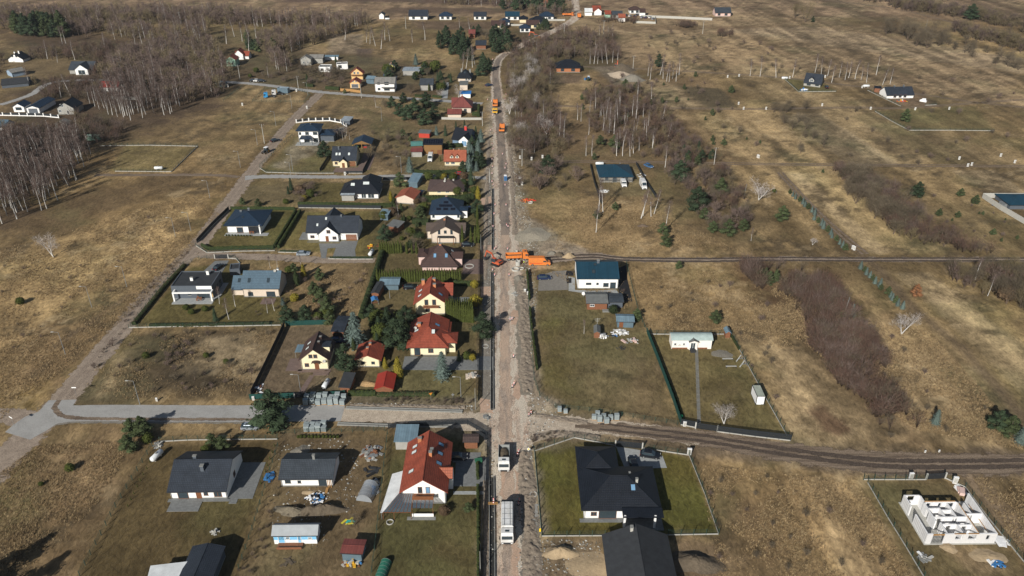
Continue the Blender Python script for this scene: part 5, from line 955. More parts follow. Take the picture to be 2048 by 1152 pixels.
h.win([(.28,.9,.9,.8),(.72,.9,.9,.8)],M_frame_k).chim([(.5,.72,.5),(.42,.5,.3)],W_brick,.6,.5)
h=H('open woodshed under a plain signal red roof',(752,789),(786,789),'gy',hw=1.9,pv=772,rv=743,pitch=25,wall=W_wood,roof=mat('signal_red_roof',(.30,.035,.022),.6,.12,.6,.3),ov=.3,name='woodshed',cat='shed')
h=H('pale yellow house with steep dark brown gable roof and arched porch',(604.5,739.3),(657.9,738.8),'gy',ev=721,pv=699,rv=663,wall=W_yellow,roof='brown',ov=.6)
h.win([(.2,.9,1.1,1.1),(.38,3.6,1.0,1.1),(.56,3.6,1.0,1.1),(.57,.05,1.1,2.1,'door')],M_frame_b).sky([(.2,.35,'l'),(.2,.65,'l')],M_skypale).chim([(.62,.75,.5),(.62,.45,.5)],Rf['brown'],.5,.5);dish(h.root,h.W*.88,-.4,2.2)
a_=MB()
for k in range(8):t0,t1=math.pi*k/8,math.pi*(k+1)/8;x_=.57*h.W;a_.add([(x_-1.2*math.cos(t0),-1.3,2.4+.5*math.sin(t0)),(x_-1.2*math.cos(t1),-1.3,2.4+.5*math.sin(t1)),(x_-1.2*math.cos(t1),-.01,2.4+.5*math.sin(t1)),(x_-1.2*math.cos(t0),-.01,2.4+.5*math.sin(t0))],[(0,1,2,3)])
a_.build('porch_canopy',Rf['brown'],h.root);MB().box(h.W-2.2,h.W+.1,3,5.4,3.4,5.0).build('dormer',W_yellow,h.root);MB().box(h.W-2.5,h.W+.3,2.8,5.6,5.0,5.15).build('dormer_roof',Rf['charcoal'],h.root)
h.patio(-4.2,-.01,-.6,5,M_rpave);h.patio(-1,h.W+.6,-1.2,-.01,M_rpave);h.patio(3.2,7.2,-2.6,-1.21,M_rpave,.12);MB().box(-2.8,-.6,5,8.6,2.0,2.1).build('awning',Rf['bluemetal'],h.root)
for x_,y_ in((-2.7,5.1),(-2.7,8.5)):MB().tube((x_,y_,0),(x_,y_,2),.05,n=5).build('post',M_steel,h.root)
h=H('black felt roofed shed beside the log heap',(681,786),(700,787),'shed',hw=1.7,D=5.2,rv=746,pitch=6,wall=W_wood,roof='darkfelt',ov=.2,name='garden_shed',cat='shed')
h=H('orange timber carport under a dark sheet roof by the blue spruce',(666,676),(688,677),'gx',hw=2.3,rv=641,pitch=10,D=7.5,wall=W_wood,roof='charcoal',ov=.3,name='carport',cat='carport')
h.win([(.5,.05,2.6,1.9,'garage_door',M_dark)],M_frame_b)
h=H('cream house with charcoal roof, small porch gable and brown garage door',(666,332.8),(713,332.6),'gx',ev=321.5,rv=292.5,pitch=40,wall=W_cream,roof='charcoal',ov=.5)
h.sky([(.17,.2,'f'),(.30,.2,'f'),(.70,.2,'f')],M_skypale,.8,1.2).chim([(.25,.4,.9)],W_dgrey,.6,.6).win([(.15,.9,1.2,1.1),(.84,.05,2.6,2.1,'garage_door',M_frame_b)],M_frame_b);h.wing(.33*h.W,-1.6,3.0,5,2.6,40,'gy',ov=.4);window(h.root,'f',.33*h.W+1.5,.1,1.1,2,M_frame_b,0,0,0,-1.6,name='door',pane=M_frame_b);h.patio(.2*h.W,h.W+.2,-4.2,-1.7,M_rpave);h.patio(h.W+.8,h.W+6,-4.2,16,M_rpave)
def openport(label,L,Rr,D,hh,pitch,roof,gm=W_ltwood,kind='gy',name='carport',n=2):
 a,b=Vector(G(*L)),Vector(G(*Rr));r=thing(name,label,'carport',a.x,a.y,math.atan2(b.y-a.y,b.x-a.x));W=(b-a).length;s=math.tan(R(pitch));xm=W/2;r_=hh+xm*s;o=.45;e=hh-o*s+.16
 roofmesh([[(-o,D+.3,e),(-o,-.3,e),(xm,-.3,r_+.16),(xm,D+.3,r_+.16)],[(W+o,-.3,e),(W+o,D+.3,e),(xm,D+.3,r_+.16),(xm,-.3,r_+.16)]]).build('roof',Rf[roof],r)
 MB().ex([(0,hh-.15),(W,hh-.15),(W,hh),(xm,r_-.03),(0,hh)],0,.12).build('gable_board',gm,r)
 for x in[W*k/n for k in range(n+1)]:
  for y in(0.05,D-.1):MB().box(x-.09,x+.09,y-.02,y+.16,0,hh-.16).build('post',gm,r)
 return r
openport('timber carport with navy gable roof sheltering two cars',(706,299),(742,299),7.5,2.5,22,'navy')
h=H('tall white two storey villa with dark blue hipped roof and anthracite annexe',(598.5,285),(638.4,285),'hip',ev=262,rv=245.5,pitch=22,roof='navy',ov=.8)
h.win([(.1,3.6,1.0,1.2),(.45,3.6,1.6,1.3),(.85,3.6,1.9,1.3),(.85,.2,2,1.9),(.4,.1,2.4,2.1,'door',M_glass)],M_frame_k).chim([(.6,.35,.6)],M_dsteel,.4,.4);h.wing(h.W+.02,1.2,6.6,7.4,3.1,20,'hip',W_dgrey,'navy');roofmesh([[(1,-3.4,2.7),(7,-3.4,2.7),(5.5,-.1,3.4),(1.5,-.1,3.4)]]).build('porch_roof',h.rm,h.root)
for x in(1.3,6.6):MB().box(x-.15,x+.15,-3.2,-2.9,0,2.7).build('pillar',W_dgrey,h.root)
h.patio(-.8,h.W+.3,-4.2,-.01,M_ltpave,.12)
h=H('purple red metal roofed house beside the upper street',(905.9,226),(942.4,226),'hip',ev=215.3,D=9.6,rv=192,wall=W_beige,roof='maroon',ov=.6)
h.win([(.68,.9,1.4,1.2)],M_frame_k);h.wing(-.6,4,4,7,2.9,36,'gx',ov=.5);h.chim([(.5,.55,.8)],W_brick,.5,.5)
h=H('long garage with purple red metal roof in front of the purple red house',(896,235),(922,235),'gx',ev=230,rv=218.7,pitch=26,wall=W_beige,roof='maroon',ov=.4,name='garage',cat='garage')
h=H('dark grey roofed house with red chimney and blue gable window among spruces',(905,287),(938,291),'gx',ev=281,rv=256,pitch=38,wall=mat('slate_blue_render',(.15,.22,.30),.8,.1,1),roof='black',ov=.5)
h.chim([(.62,.45,1.6)],mat('bright_red_chimney',(.5,.05,.04),.8,.1,2),1.1,.8);h.wing(.5*h.W,-2.2,5.2,6,2.6,42,'gy',W_white,ov=.4);window(h.root,'f',.5*h.W+2.6,.3,2.4,2.4,M_frame_w,0,0,0,-2.2,pane=M_skyglass)
h=H('light timber barn carrying a row of dark solar panels on its roof',(848,309.5),(885,309.5),'shed',hw=4.6,D=4,rv=287,pitch=14,wall=W_ltwood,roof='black',ov=.3,name='timber_barn',cat='barn')
h.win([(.85,.1,2.0,2.1,'garage_door',M_frame_b),(.45,.1,1.2,2.1,'door')],M_frame_b)
for k in range(8):skylight(h.root,(k+.5)*h.W/8,1.9,h.zf,0,1,h.W/8-.2,3,mat('solar_panel_glass',(.008,.010,.018),.15,.1,1))
h=H('open shed with turquoise sheet roof beside the timber barn',(824,303),(845,302),'gx',hw=2.4,D=6,pitch=8,rv=292,wall=W_wood,roof='green',ov=.2,name='tool_shed',cat='shed')
h=H('rusty red roofed shed below the turquoise roof',(823,314),(844,314),'gx',hw=2.3,D=5,pitch=12,rv=300,wall=W_grey,roof='maroon',ov=.2,name='tool_shed',cat='shed')
h=H('peach walled house with terracotta roof and two arched dormers',(889.3,331.8),(931.3,331.8),'gx',ev=323.6,rv=300,pitch=40,wall=W_cream,roof='orange',ov=.5)
h.dorm(.34,.1,1.5,2.2,.75,40).dorm if 0 else[h.dorm(a,.1,1.5,2.2,.75,40)for a in(.34,.6)];h.win([(.14,.8,1.3,1.2),(.4,.8,1.6,1.2),(.83,.5,1.4,1.5)],M_frame_w).chim([(.42,.5,.5),(.68,.5,.5)],W_brick,.5,.5)
h=H('bright red open shelter with flat grey roof',(838,275),(859,276),'shed',hw=2.2,D=3.6,rv=263,pitch=3,wall=mat('bright_red_panel',(.45,.05,.03),.7,.1,1),roof='felt',ov=.4,name='shelter',cat='shed')
h=H('low house under a shiny black hipped roof with two grey chimneys',(916,163.4),(942,163.8),'hip',ev=156.6,D=9,rv=139.5,wall=W_beige,roof='black',ov=.6)
h.chim([(.2,.7,1.8),(.85,.7,1.8)],M_dconc,.9,.6).sky([(.5,.25,'f')],M_glass).win([(.65,.8,1.2,1.2),(.85,.8,1.2,1.2)],M_frame_w)
h=H('white two storey house with patched balcony and weathered cement roof',(750.8,184),(789.9,184),'gx',ev=167.5,rv=154,pitch=26,roof='asbestos',ov=.4)
h.win([(.2,4,1.4,1.2),(.2,1,1.4,1.2),(.6,3.8,2.2,1.6),(.6,.8,3,1.6)],M_frame_k);MB().box(.35*h.W,h.W-.2,-1.8,-.01,2.6,2.8).build('balcony',M_dconc,h.root)
h=H('small blue grey sheet roofed shed next to the white two storey house',(733,167),(748,168),'gx',hw=2.6,D=6,pitch=16,rv=155,wall=Rf['bluemetal'],roof='bluemetal',ov=.2,name='metal_shed',cat='shed')
h=H('ochre garage with dark door under a red gable roof by the timber fence',(700.7,176),(720,176),'gy',ev=166.5,pv=159.5,rv=153.5,wall=W_ochre,roof='red',ov=.5,name='garage',cat='garage')
h.win([(.5,.1,3.8,2.1,'garage_door',W_dgrey),(.35,3.2,.8,.8),(.65,3.2,.8,.8)],M_frame_w)
h=H('ochre house with balcony and steep red gable roof behind its garage',(703,159.5),(726.5,159.5),'gy',ev=147.5,pv=136.5,rv=132.5,wall=W_ochre,roof='red',ov=.6)
h.win([(.3,3.2,1.1,1.3),(.6,3.2,1.1,1.3)],M_frame_w);MB().box(.1,h.W-.1,-1.2,-.01,2.6,2.75).box(.1,h.W-.1,-1.2,-1.1,3.4,3.5).build('balcony',W_wood,h.root)
h=H('tiny lime yellow gabled cottage with grey roof',(775.5,143),(789.9,143),'gy',ev=134,pv=128.5,rv=124,wall=W_lime,roof='asbestos',ov=.3,name='cottage');h.win([(.5,1,1.2,1.2),(.85,.6,.6,1.8)],M_frame_k).chim([(.5,.4,.5)],W_brick,.4,.4)
h=H('row of low workshops under pale corrugated roofs',(806,151),(839,151),'shed',hw=2.6,D=7,rv=142,pitch=3,wall=W_grey,roof='metal',ov=.2,name='workshop',cat='workshop')
h=H('long low grey house with slate roof behind the leafless tree',(841,181),(866,181),'gx',ev=170,rv=157,pitch=30,wall=W_grey,roof='grey',ov=.4)
h=H('lean-to terrace building with dark slatted roof above the blue shelter',(920,180),(935,180),'shed',hw=2.7,D=6,rv=167,pitch=5,wall=W_beige,roof='felt',ov=.2,name='annexe',cat='outbuilding')
h=H('shelter with bright blue sheet roof at the street corner',(920,196),(941,196),'shed',hw=2.2,D=4,rv=184,pitch=4,wall=W_white,roof='bright',ov=.3,name='shelter',cat='shed')
h=H('old grey rendered gable house with weathered roof in the orchard',(602,131),(623,131),'gy',ev=119,pv=112,rv=108,wall=W_grey,roof='asbestos',ov=.3);h.win([(.3,1.2,.8,1.2),(.7,1.2,.8,1.2),(.5,4,.8,1)],M_frame_w);h.wing(h.W-2,5,8,6,3.2,24,'gx',ov=.3)
h=H('flat roofed white bungalow left of the orchard hut',(638,144),(661,144),'flat',ev=135,rv=130,pitch=0,wall=W_white,roof='felt',name='bungalow');h.win([(.3,.9,1.6,1.2)],M_frame_k)
h=H('white cube shaped hut with flat black roof',(674,139),(696,138),'flat',ev=129,rv=125,pitch=0,wall=W_white,roof='darkfelt',name='bungalow');h.win([(.3,.8,2,1.6)],M_frame_k)
h=H('small greenhouse frame of white panels in the orchard',(646,120),(676,120),'shed',hw=1.8,D=3,rv=112,pitch=8,wall=W_white,roof='bluemetal',ov=.1,name='greenhouse',cat='greenhouse')
h=H('green and white house with red gable roof by the tall pines',(453,133),(473,133),'gy',ev=120,pv=112.5,rv=107,wall=W_green,roof='red',ov=.4);h.win([(.35,1.2,1,1.2),(.65,1.2,1,1.2)],M_frame_w)
h=H('white house with a long red roof behind the green and white one',(471,118),(498,118),'gx',ev=112,rv=102,pitch=34,wall=W_white,roof='red',ov=.4);h.wing(.2,-1.5,5.2,6,3.4,42,'gy',ov=.3)
h=H('white gabled house with black roof at the far left clearing',(18,124),(47,124.5),'gy',ev=121,pv=110,rv=104,roof='black',ov=.5);h.win([(.35,3,1.2,1.4),(.62,3,1.2,1.4)],M_frame_k).chim([(.3,.5,1.6),(.6,.5,1.6)],W_white,.7,.6)
h=H('grey hall with an unglazed white gable porch',(140,148),(187,148),'gx',ev=140,rv=122.5,pitch=30,wall=W_grey,roof='grey',ov=.4);h.wing(.34*h.W,-2.5,7.5,8,3.2,36,'gy',W_white,ov=.4);window(h.root,'f',.34*h.W+3.8,.3,4,2.6,M_frame_w,0,0,0,-2.5)
h=H('long red roofed house half hidden behind white birch trunks',(203,183),(238,183),'gx',ev=175,rv=162.5,pitch=34,wall=W_white,roof=mat('crimson_roof',(.36,.04,.03),.6,.12,.5,.3,kind='tile'),ov=.4)
h=H('left twin white bungalow with dark navy roof behind a white fence',(28.6,224),(50,224),'gy',ev=214,pv=207,rv=199,roof='navy',ov=.5);h.win([(.5,1,3,1.4)],M_frame_k)
h=H('right twin white bungalow with dark navy roof and grey garage door',(55,227),(81,227),'gy',ev=216.5,pv=211.5,rv=193,roof='navy',ov=.5);h.win([(.5,.1,4.4,2.4,'garage_door',W_dgrey)],M_frame_k)
h=H('grey blockwork gable house with black roof at the birch wood edge',(117,229),(151,229),'gy',ev=217,pv=205,rv=194,wall=W_grey,roof='black',ov=.4);h.win([(.15,1.2,1.4,1.2),(.33,3.8,1.6,1.4),(.6,.2,1,2,'door',M_frame_k)],M_frame_w)
h=H('blue roofed house at the left frame edge',(-12,260),(13,261),'gx',ev=254,rv=239,pitch=32,roof='bluegrey',ov=.5)
h=H('dark flat roofed hall at the far left beside the lane',(5,177),(58,172),'gx',ev=170,rv=157,pitch=14,wall=W_dgrey,roof='darkfelt',ov=.3,name='hall')
h=H('small faded blue shed with mossy roof left of the clearing',(26,155),(52,150),'gx',hw=2.6,rv=135,pitch=20,wall=mat('faded_blue_board',(.25,.33,.42),.8,.12,1),roof='asbestos',ov=.3,name='garden_shed',cat='shed')
h=H('pale green site hut under the birches',(172,281),(200,280),'flat',ev=273,rv=270,pitch=0,wall=W_green,roof='white',name='site_hut',cat='hut')
h=H('grey gabled barn behind the birch wood tops',(112,256),(135,256),'gy',ev=248,pv=242,rv=236,wall=W_grey,roof='asbestos',ov=.3,name='barn',cat='barn')
FAR=[('gy',758.6,768,38,32,22,'charcoal',W_white,'white house with its roof end on at the far left of the distant row'),('gx',818,855,40,33,22.5,'charcoal',W_white,'long white terrace with grey window bands in the distant row'),('hip',879,903.5,40,34.5,26,'navy',W_white,'compact white bungalow with hipped roof alone in the distant row'),('gx',948,972.5,40,35.5,26,'charcoal',W_white,'white house with charcoal gable roof and a little site hut beside it'),('gx',1011,1038.5,40.4,35,23.5,'teal',W_white,'white house with teal gable roof right of the little sheds'),('hip',999,1019,52,46.5,40.5,'navy',W_white,'white bungalow with dark hipped roof above the brown roofed one'),('hip',1039,1055,46,42,33.5,'black',W_cream,'cream house with steep black hipped roof in the distant estate'),('gx',983,1010,58.5,54,48,'brown',W_cream,'long cream bungalow with chocolate brown roof'),('hip',1040,1060,64.5,58.5,49,'navy',W_white,'white house with blue black pyramid roof next to the far excavator'),('gx',1053,1078,57,50,42,'brown',W_cream,'cream house with brown roof and round gable window'),('hip',1080,1107,40.5,36,27,'navy',W_white,'wide white bungalow with navy hipped roof at the right of the distant estate'),('hip',1060,1092,51,47,38,'black',W_cream,'house with broad black roof behind the brown roofed house'),('gx',952,972,98.5,95.5,82,'charcoal',W_wood,'small timber cottage under slate blue roof among tall pines'),('gx',938,950,76,73,67.5,'maroon',W_wood,'little cottage with rusty roof behind the pines'),('hip',1113,1160,145,136,120,'black',W_brick,'brick bungalow under a wide black hipped roof at the wood edge'),('gx',1185,1201,26,20.5,14,'red',W_ochre,'yellow house with red roof on the far main road'),('gy',1188,1203,31,23,14.5,'red',W_white,'white gable end with red roof edges beside the far main road'),('gx',1224,1244,37,31,26,'grey',W_grey,'grey warehouse with flat slate roof by the car park'),('hip',1259,1281,27.5,22,13,'brown',W_white,'white house with dark brown pyramid roof beyond the car park'),('gx',1279,1290,32,28.5,24,'brown',W_white,'low white garage beside the far brown roofed house'),('gx',1430,1461,33,27,19,'grey',W_pink,'bare brick bungalow with grey roof alone in the far field'),('gx',1237,1250,43,40,37,'orange',W_white,'low shed with faded red roof by the car park'),('gx',1210,1221,36,33,30,'red',W_green,'small green kiosk with red roof'),('gx',1088,1096,14,11,8,'orange',W_brick,'tiny brick outbuilding in the distant trees'),('gy',1042,1048,15.5,10,4,'grey',W_grey,'narrow grey house among the most distant trees'),('gx',1170,1184,31.5,29,27,'white',W_white,'low white roadside shop at the far junction')]
for kd,u0,u1,vb,ev,rv,rf,wm,lb in FAR:
 x0,y0=G(u0,vb);W_=G(u1,vb)[0]-x0
 h=H(lb,(u0,vb),(u1,vb),kd,hw=3.0,rv=rv,pitch=32 if kd!='gy' else 38,D=min(13,max(6,W_*(.75 if kd!='gy' else 1.3))),wall=wm,roof=rf,ov=.6)
 if W_>7:h.win([(.25,.7,2,1.5),(.7,.7,2.2,1.5)],M_frame_k)
h=H('stone clad house with black roof and dormer on the far right plot',(1607,171),(1640,175),'gx',ev=168,rv=147,pitch=40,wall=W_grey,roof='charcoal',ov=.4)
h.dorm(.42,.05,2.6,3.5,1.2,40);h.win([(.3,.3,2,2),(.8,.6,2,1.4)],M_frame_k)
h=H('long white house with two section slate roof at the far right',(1773,197),(1826,196),'gx',ev=191,rv=173.5,pitch=36,roof='charcoal',ov=.4)
h.win([(.3,.4,1.5,1.6),(.5,.4,1.5,1.6),(.68,.4,1.5,1.6)],M_frame_b).chim([(.35,.5,.6),(.7,.5,.8)],W_dgrey,.6,.6)
h=H('small orange timber shed with dark roof left of the long white house',(1748,184),(1760,185),'gx',hw=2.2,D=4,rv=175,pitch=12,wall=W_wood,roof='black',ov=.2,name='garden_shed',cat='shed')
h=H('warehouse with petrol blue roof cut by the right frame edge behind concrete fence',(2018,418.5),(2090,418.5),'hip',ev=417.5,rv=397,pitch=18,D=10,wall=W_dgrey,roof='teal',ov=.4)
h=H('white summerhouse with pale roof at the end of the white block fence',(684,250),(700,251),'shed',hw=2.4,D=4.4,rv=237,pitch=4,wall=W_dgrey,roof='metal',ov=.4,name='summerhouse',cat='shed')
h=H('blue and white site caravan with pale grey roof',(549.5,1088),(634.7,1087),'gx',ev=1072,rv=1050,hw=2.5,D=3.1,wall=M_white,roof=mat('pale_caravan_roof',(.33,.35,.36),.6,.1,.8),ov=.1,name='caravan',cat='caravan')
MB().box(.02,h.W-.02,-.03,-.002,1.1,1.9).build('blue_stripe',W_blue,h.root);h.win([(.33,1.3,.8,.6),(.85,1.3,.8,.5)],M_frame_w);h.win([(.18,.3,1.3,1.9,'door',W_blue),(.6,.3,.7,1.9,'door',W_blue)],M_frame_w)
MB().box(.8,5.6,-1.6,-.06,.2,.35).box(.8,5.6,-1.65,-1.58,.35,.8).build('veranda_deck',W_wood,h.root);MB().box(3.3-.4,3.3+.2,1.3,1.7,2.6,3.05).build('chimney',M_dsteel,h.root)
h=H('tilted shed with two pitch charcoal sheet roof at the bottom edge',(352,1205),(415,1205),'gy',hw=2.4,pitch=15,D=10.5,wall=W_dgrey,roof='charcoal',ov=.3,name='garden_shed',cat='shed')
h=H('low white sheet roof just above the bottom frame edge',(303,1178),(370,1170),'shed',hw=2.2,D=3,rv=1143,pitch=4,wall=W_blue,roof='white',ov=.2,name='outbuilding',cat='shed')
h=H('small maroon roofed tin shed beside the garden fence',(686,1122),(724,1124),'gx',ev=1110,rv=1084,pitch=8,D=3.4,hw=2.1,wall=Rf['bluemetal'],roof='maroon',ov=.1,name='tin_shed',cat='shed')
h=H('grey blue roofed garage tucked behind the red roofed house',(792,899),(832,899),'shed',hw=2.3,D=5.2,rv=864,pitch=4,wall=W_grey,roof='bluemetal',ov=.2,name='garage',cat='garage')
h=H('shelter with brown plank roof in the corner of the red roofed plot',(929,897),(955,897),'gx',hw=2.0,D=2.4,pitch=10,rv=876,wall=W_wood,roof='mauve',ov=.2,name='shelter',cat='shed')
h=H('pale blue grey tin garage beside the parked black car',(761,580),(797,580),'gx',ev=573,rv=561,pitch=12,wall=Rf['bluemetal'],roof='bluemetal',ov=.2,name='tin_garage',cat='garage')
h=H('dark shed by the long hedge above the blue tarpaulin',(744,597),(758,598),'gy',hw=2,D=6.2,pitch=16,wall=W_wood,roof='darkfelt',ov=.2,name='garden_shed',cat='shed')
h=H('pale blue metal shed in the garden beside the tall white gable house',(761,440),(776,441),'shed',hw=2.2,D=4,rv=421,pitch=4,wall=Rf['bluemetal'],roof='bluemetal',ov=.1,name='metal_shed',cat='shed')
h=H('dark garden shed with grey roof behind the round garden pine',(776,462),(796,466),'shed',hw=2,D=4.4,rv=442,pitch=5,wall=W_wood,roof='felt',ov=.2,name='garden_shed',cat='shed')
h=H('anthracite garage cube beside the blue grey bungalow',(461,551),(481,549),'flat',ev=541,rv=529,pitch=0,wall=W_dgrey,roof='darkfelt',name='garage',cat='garage')
h=H('blue grey shelter roof between the round tree and red garage',(818,375),(835,376),'shed',hw=2.4,D=8,rv=361,pitch=3,wall=Rf['bluemetal'],roof='bluemetal',ov=.2,name='shelter',cat='shed')
h=H('child size wooden hut with green gable roof beside pale rubble',(1188,675.5),(1199,676),'gy',hw=1.6,D=3,pitch=30,wall=W_wood,roof='felt',ov=.2,name='play_hut',cat='hut')
h=H('rusty garden hut in the corner of the mobile home plot',(1450.5,676),(1459.5,676),'gy',hw=1.7,D=2,pitch=38,wall=W_wood,roof='bluemetal',ov=.2,name='garden_hut',cat='hut')
# ------------------------------------------------------------------ fences, walls, gates
fence('dark wire mesh fence along the left side of the charcoal roofed bungalow plot',[(160,1152),(232,1015),(305,893)],1.3,'mesh',False)
fence('wire mesh fence with white plinth in front of the charcoal roofed bungalow',[(320,884),(375,881),(440,880),(555,879)],1.4,'mesh')
fence('overgrown dark fence between the charcoal roofed bungalow and the caravan plot',[(478,1138),(505,1060),(535,960),(556,893)],1.2,'mesh',False)
fence('mesh fence behind the pallets at the caravan plot lane side',[(565,868),(640,866),(770,862)],1.3,'mesh',False)
fence('dark wire fence between the greenhouse yard and the red roofed house',[(738,1190),(752,1080),(766,950),(775,868)],1.3,'mesh',False)
fence('tall anthracite panel fence round the corner of the red roofed house',[(777,858),(860,853),(935,850),(971,871),(970,950),(963,1060),(958,1190)],1.6,'black',False)
fence('wire fence on white plinth round the clipped lawn',[(1083,1073),(1076,990),(1068.5,903),(1148,876),(1232,892)],1.5,'mesh')
fence('wire fence on white plinth closing the clipped lawn at right and front',[(1284,897),(1378,911),(1410,990),(1437,1069),(1260,1072),(1083,1073)],1.5,'mesh')
gate('black slatted sliding gate at the top of the clipped lawn',(1232,893),(1283,898),1.7)
fence('tall green screened fence on the left of the mobile home',[(1294,667),(1318,728),(1345,800),(1361,848)],1.8,'screen',False)
fence('black slatted fence on white plinth closing the mobile home plot right of the gate',[(1434,864),(1510,874),(1581,882)],1.8,'black')
fence('short black slatted fence left of the mobile home gate',[(1361,850),(1391,856)],1.8,'black')
gate('wide black slatted gate of the mobile home plot',(1392,857),(1433,863),1.7)
fence('long wire fence on white plinth to the right of the mobile home',[(1462,669),(1490,720),(1530,794),(1575,874)],1.4,'mesh')
fence('wire fence on white plinth behind the mobile home',[(1296,669),(1380,669.5),(1458,669)],1.4,'mesh')
fence('dark wire fence running from the teal roofed house to the mobile home corner',[(1252,527),(1266,585),(1280,635),(1293,664)],1.3,'mesh',False)
fence('green wire fence between the works road and the yard with the white house',[(1053,545),(1060,650),(1068,760),(1079,792),(1110,815)],1.5,'mesh',False)
fence('low wire fence beside the cross road below the yard',[(1112,816),(1200,826),(1355,850)],1.3,'mesh',False)
fence('wire fence and gate frames in front of the block shell',[(1727,960),(1790,960),(1852,960)],1.5,'mesh')
fence('wire fence on white plinth right of the block shell',[(1890,957),(1930,975),(1975,1035),(2048,1125),(2110,1200)],1.4,'mesh')
fence('wire fence on white plinth left of the block shell',[(1735,966),(1775,1035),(1812,1095),(1860,1175)],1.4,'mesh')
gate('black barred gate at the block shell plot',(1853,959),(1888,957),1.6,M_dscreen)
fence('long white plinth fence in front of the flat roofed house and bungalow',[(258,656),(350,654),(450,653),(562,651)],1.2,'mesh')
fence('thin curved wire fence at the lane corner of the flat roofed house',[(262,652),(320,578),(368,530),(398,519),(430,517)],1.2,'mesh',False)
gate('anthracite gate of the flat roofed house',(431,517),(456,517),1.5);fence('wire fence on white plinth right of the flat roofed house gate',[(457,517),(472,518),(480,527)],1.2,'mesh')
fence('tall solid black fence running down to the green screened corner',[(569,655),(548,700),(524,750),(503,792)],1.8,'dark',False)
fence('green panel fence behind the steep brown roofed house',[(572,652),(620,650),(664,649)],1.6,'screen',False)
fence('green panel fence beside the lane in front of the steep brown roofed house',[(500,799),(560,797),(590,796)],1.6,'screen',False)
fence('green panel fence behind the stacked pallets',[(612,795),(672,792),(690,790)],1.5,'screen',False);gate('dark gate between the green panels',(591,796),(611,795),1.5)
fence('tall black fence along the footway from the thujas down to the corner',[(953,805),(956,700),(957,600),(958,480)],1.7,'black',False)
fence('low concrete fence beside the hipped navy house hedge',[(392,492),(414,506),(480,503),(550,502)],1.0,'mesh');fence('anthracite panelled fence along the dirt road at the hipped navy house',[(394,486),(425,452),(458,420)],1.5,'dark')
fence('wire fence with pale plinth beyond the lane in front of the white gable house',[(556,505),(600,506),(622,507)],1.1,'mesh');fence('low fence and hedge line right of the white gable house drive',[(656,518),(700,519),(746,519)],1.1,'mesh')
fence('grey panel fence behind the tall white gable house',[(597,416),(690,417),(762,418)],1.4,'dark')
fence('low white kerb wall beside the concrete lane',[(520,337),(532,345),(600,347),(668,347)],.9,'mesh');fence('dark fence between the villa yard and dirt road',[(520,334),(552,303),(585,272)],1.3,'mesh',False)
fence('low anthracite fence in front of the cream charcoal roofed house',[(690,347),(725,347)],1.1,'dark');fence('dark board fence left of the cream charcoal roofed house',[(640,343),(660,312)],1.4,'dark',False);fence('dark board fence right of the brown paved drive',[(726,346),(742,314),(748,296)],1.4,'dark',False)
fence('anthracite panel fence along the lane behind the black hipped house',[(766,361),(790,361),(820,361)],1.5,'dark')
fence('white block fence with dark panels behind the villa',[(593,246),(618,243),(660,242),(682,246),(693,254)],1.7,'white',sp=3.2)
fence('pale fence round the empty green plot above the dark track',[(200,292),(300,291),(396,293),(370,318),(343,344),(230,343)],1.2,'mesh')
fence('wire fence of the lorry yard',[(505,204),(530,179),(600,182),(620,190),(609,206),(505,204)],1.3,'mesh',False);fence('wire fence of the empty yard left of the lorries',[(447,203),(485,173)],1.3,'mesh',False)
fence('orange timber fence beside the upper street',[(681,182),(700,183),(721,186)],1.4,'wood',False)
fence('pale precast concrete fence below the purple red garage',[(883,239),(920,240),(963,240)],1.2,'block',False)
fence('white plinth fence on the left of the stone clad house',[(1568,158),(1582,170),(1597,184),(1672,183)],.9,'mesh');fence('white plinth fence in front of the long white house',[(1735,181),(1770,198),(1802,213)],1,'mesh');fence('short white plinth at the right of the long white house',[(1850,211),(1873,210)],1,'mesh')
fence('plinth fence round the plot with the lone pine',[(1750,223),(1782,242),(1818,261),(1900,261),(1988,262)],1,'mesh')
fence('dark fence left of the petrol blue roofed bungalow',[(1180,331),(1188,365),(1202,408)],1.3,'dark',False);fence('dark fence right of the petrol blue roofed bungalow',[(1272,329),(1290,362),(1312,396)],1.3,'dark',False)
fence('tall pale concrete panel fence at the right frame edge',[(2060,396),(1964,396),(2000,420),(2060,455)],2.0,'block',False)
fence('long whitish concrete wall behind the far car park',[(1282,35),(1340,37),(1424,41)],1.8,'block',False,sp=8);fence('pale concrete wall in front of the far car park',[(1266,46),(1311,48),(1310,36)],1.6,'block',False,sp=8)
fence('white concrete wall by the distant estate',[(1022,52),(1058,52)],1.4,'block',False,sp=8);fence('white fence by the distant estate street',[(1092,42),(1130,42)],1.4,'block',False,sp=8)
fence('white block fence with dark panels before the twin bungalows',[(-10,231),(40,232),(88,233),(118,236)],1.6,'white',sp=4)
fence('pale wall behind the birch trunks by the red roofed house',[(222,198),(250,199),(275,200)],1.6,'block',False)
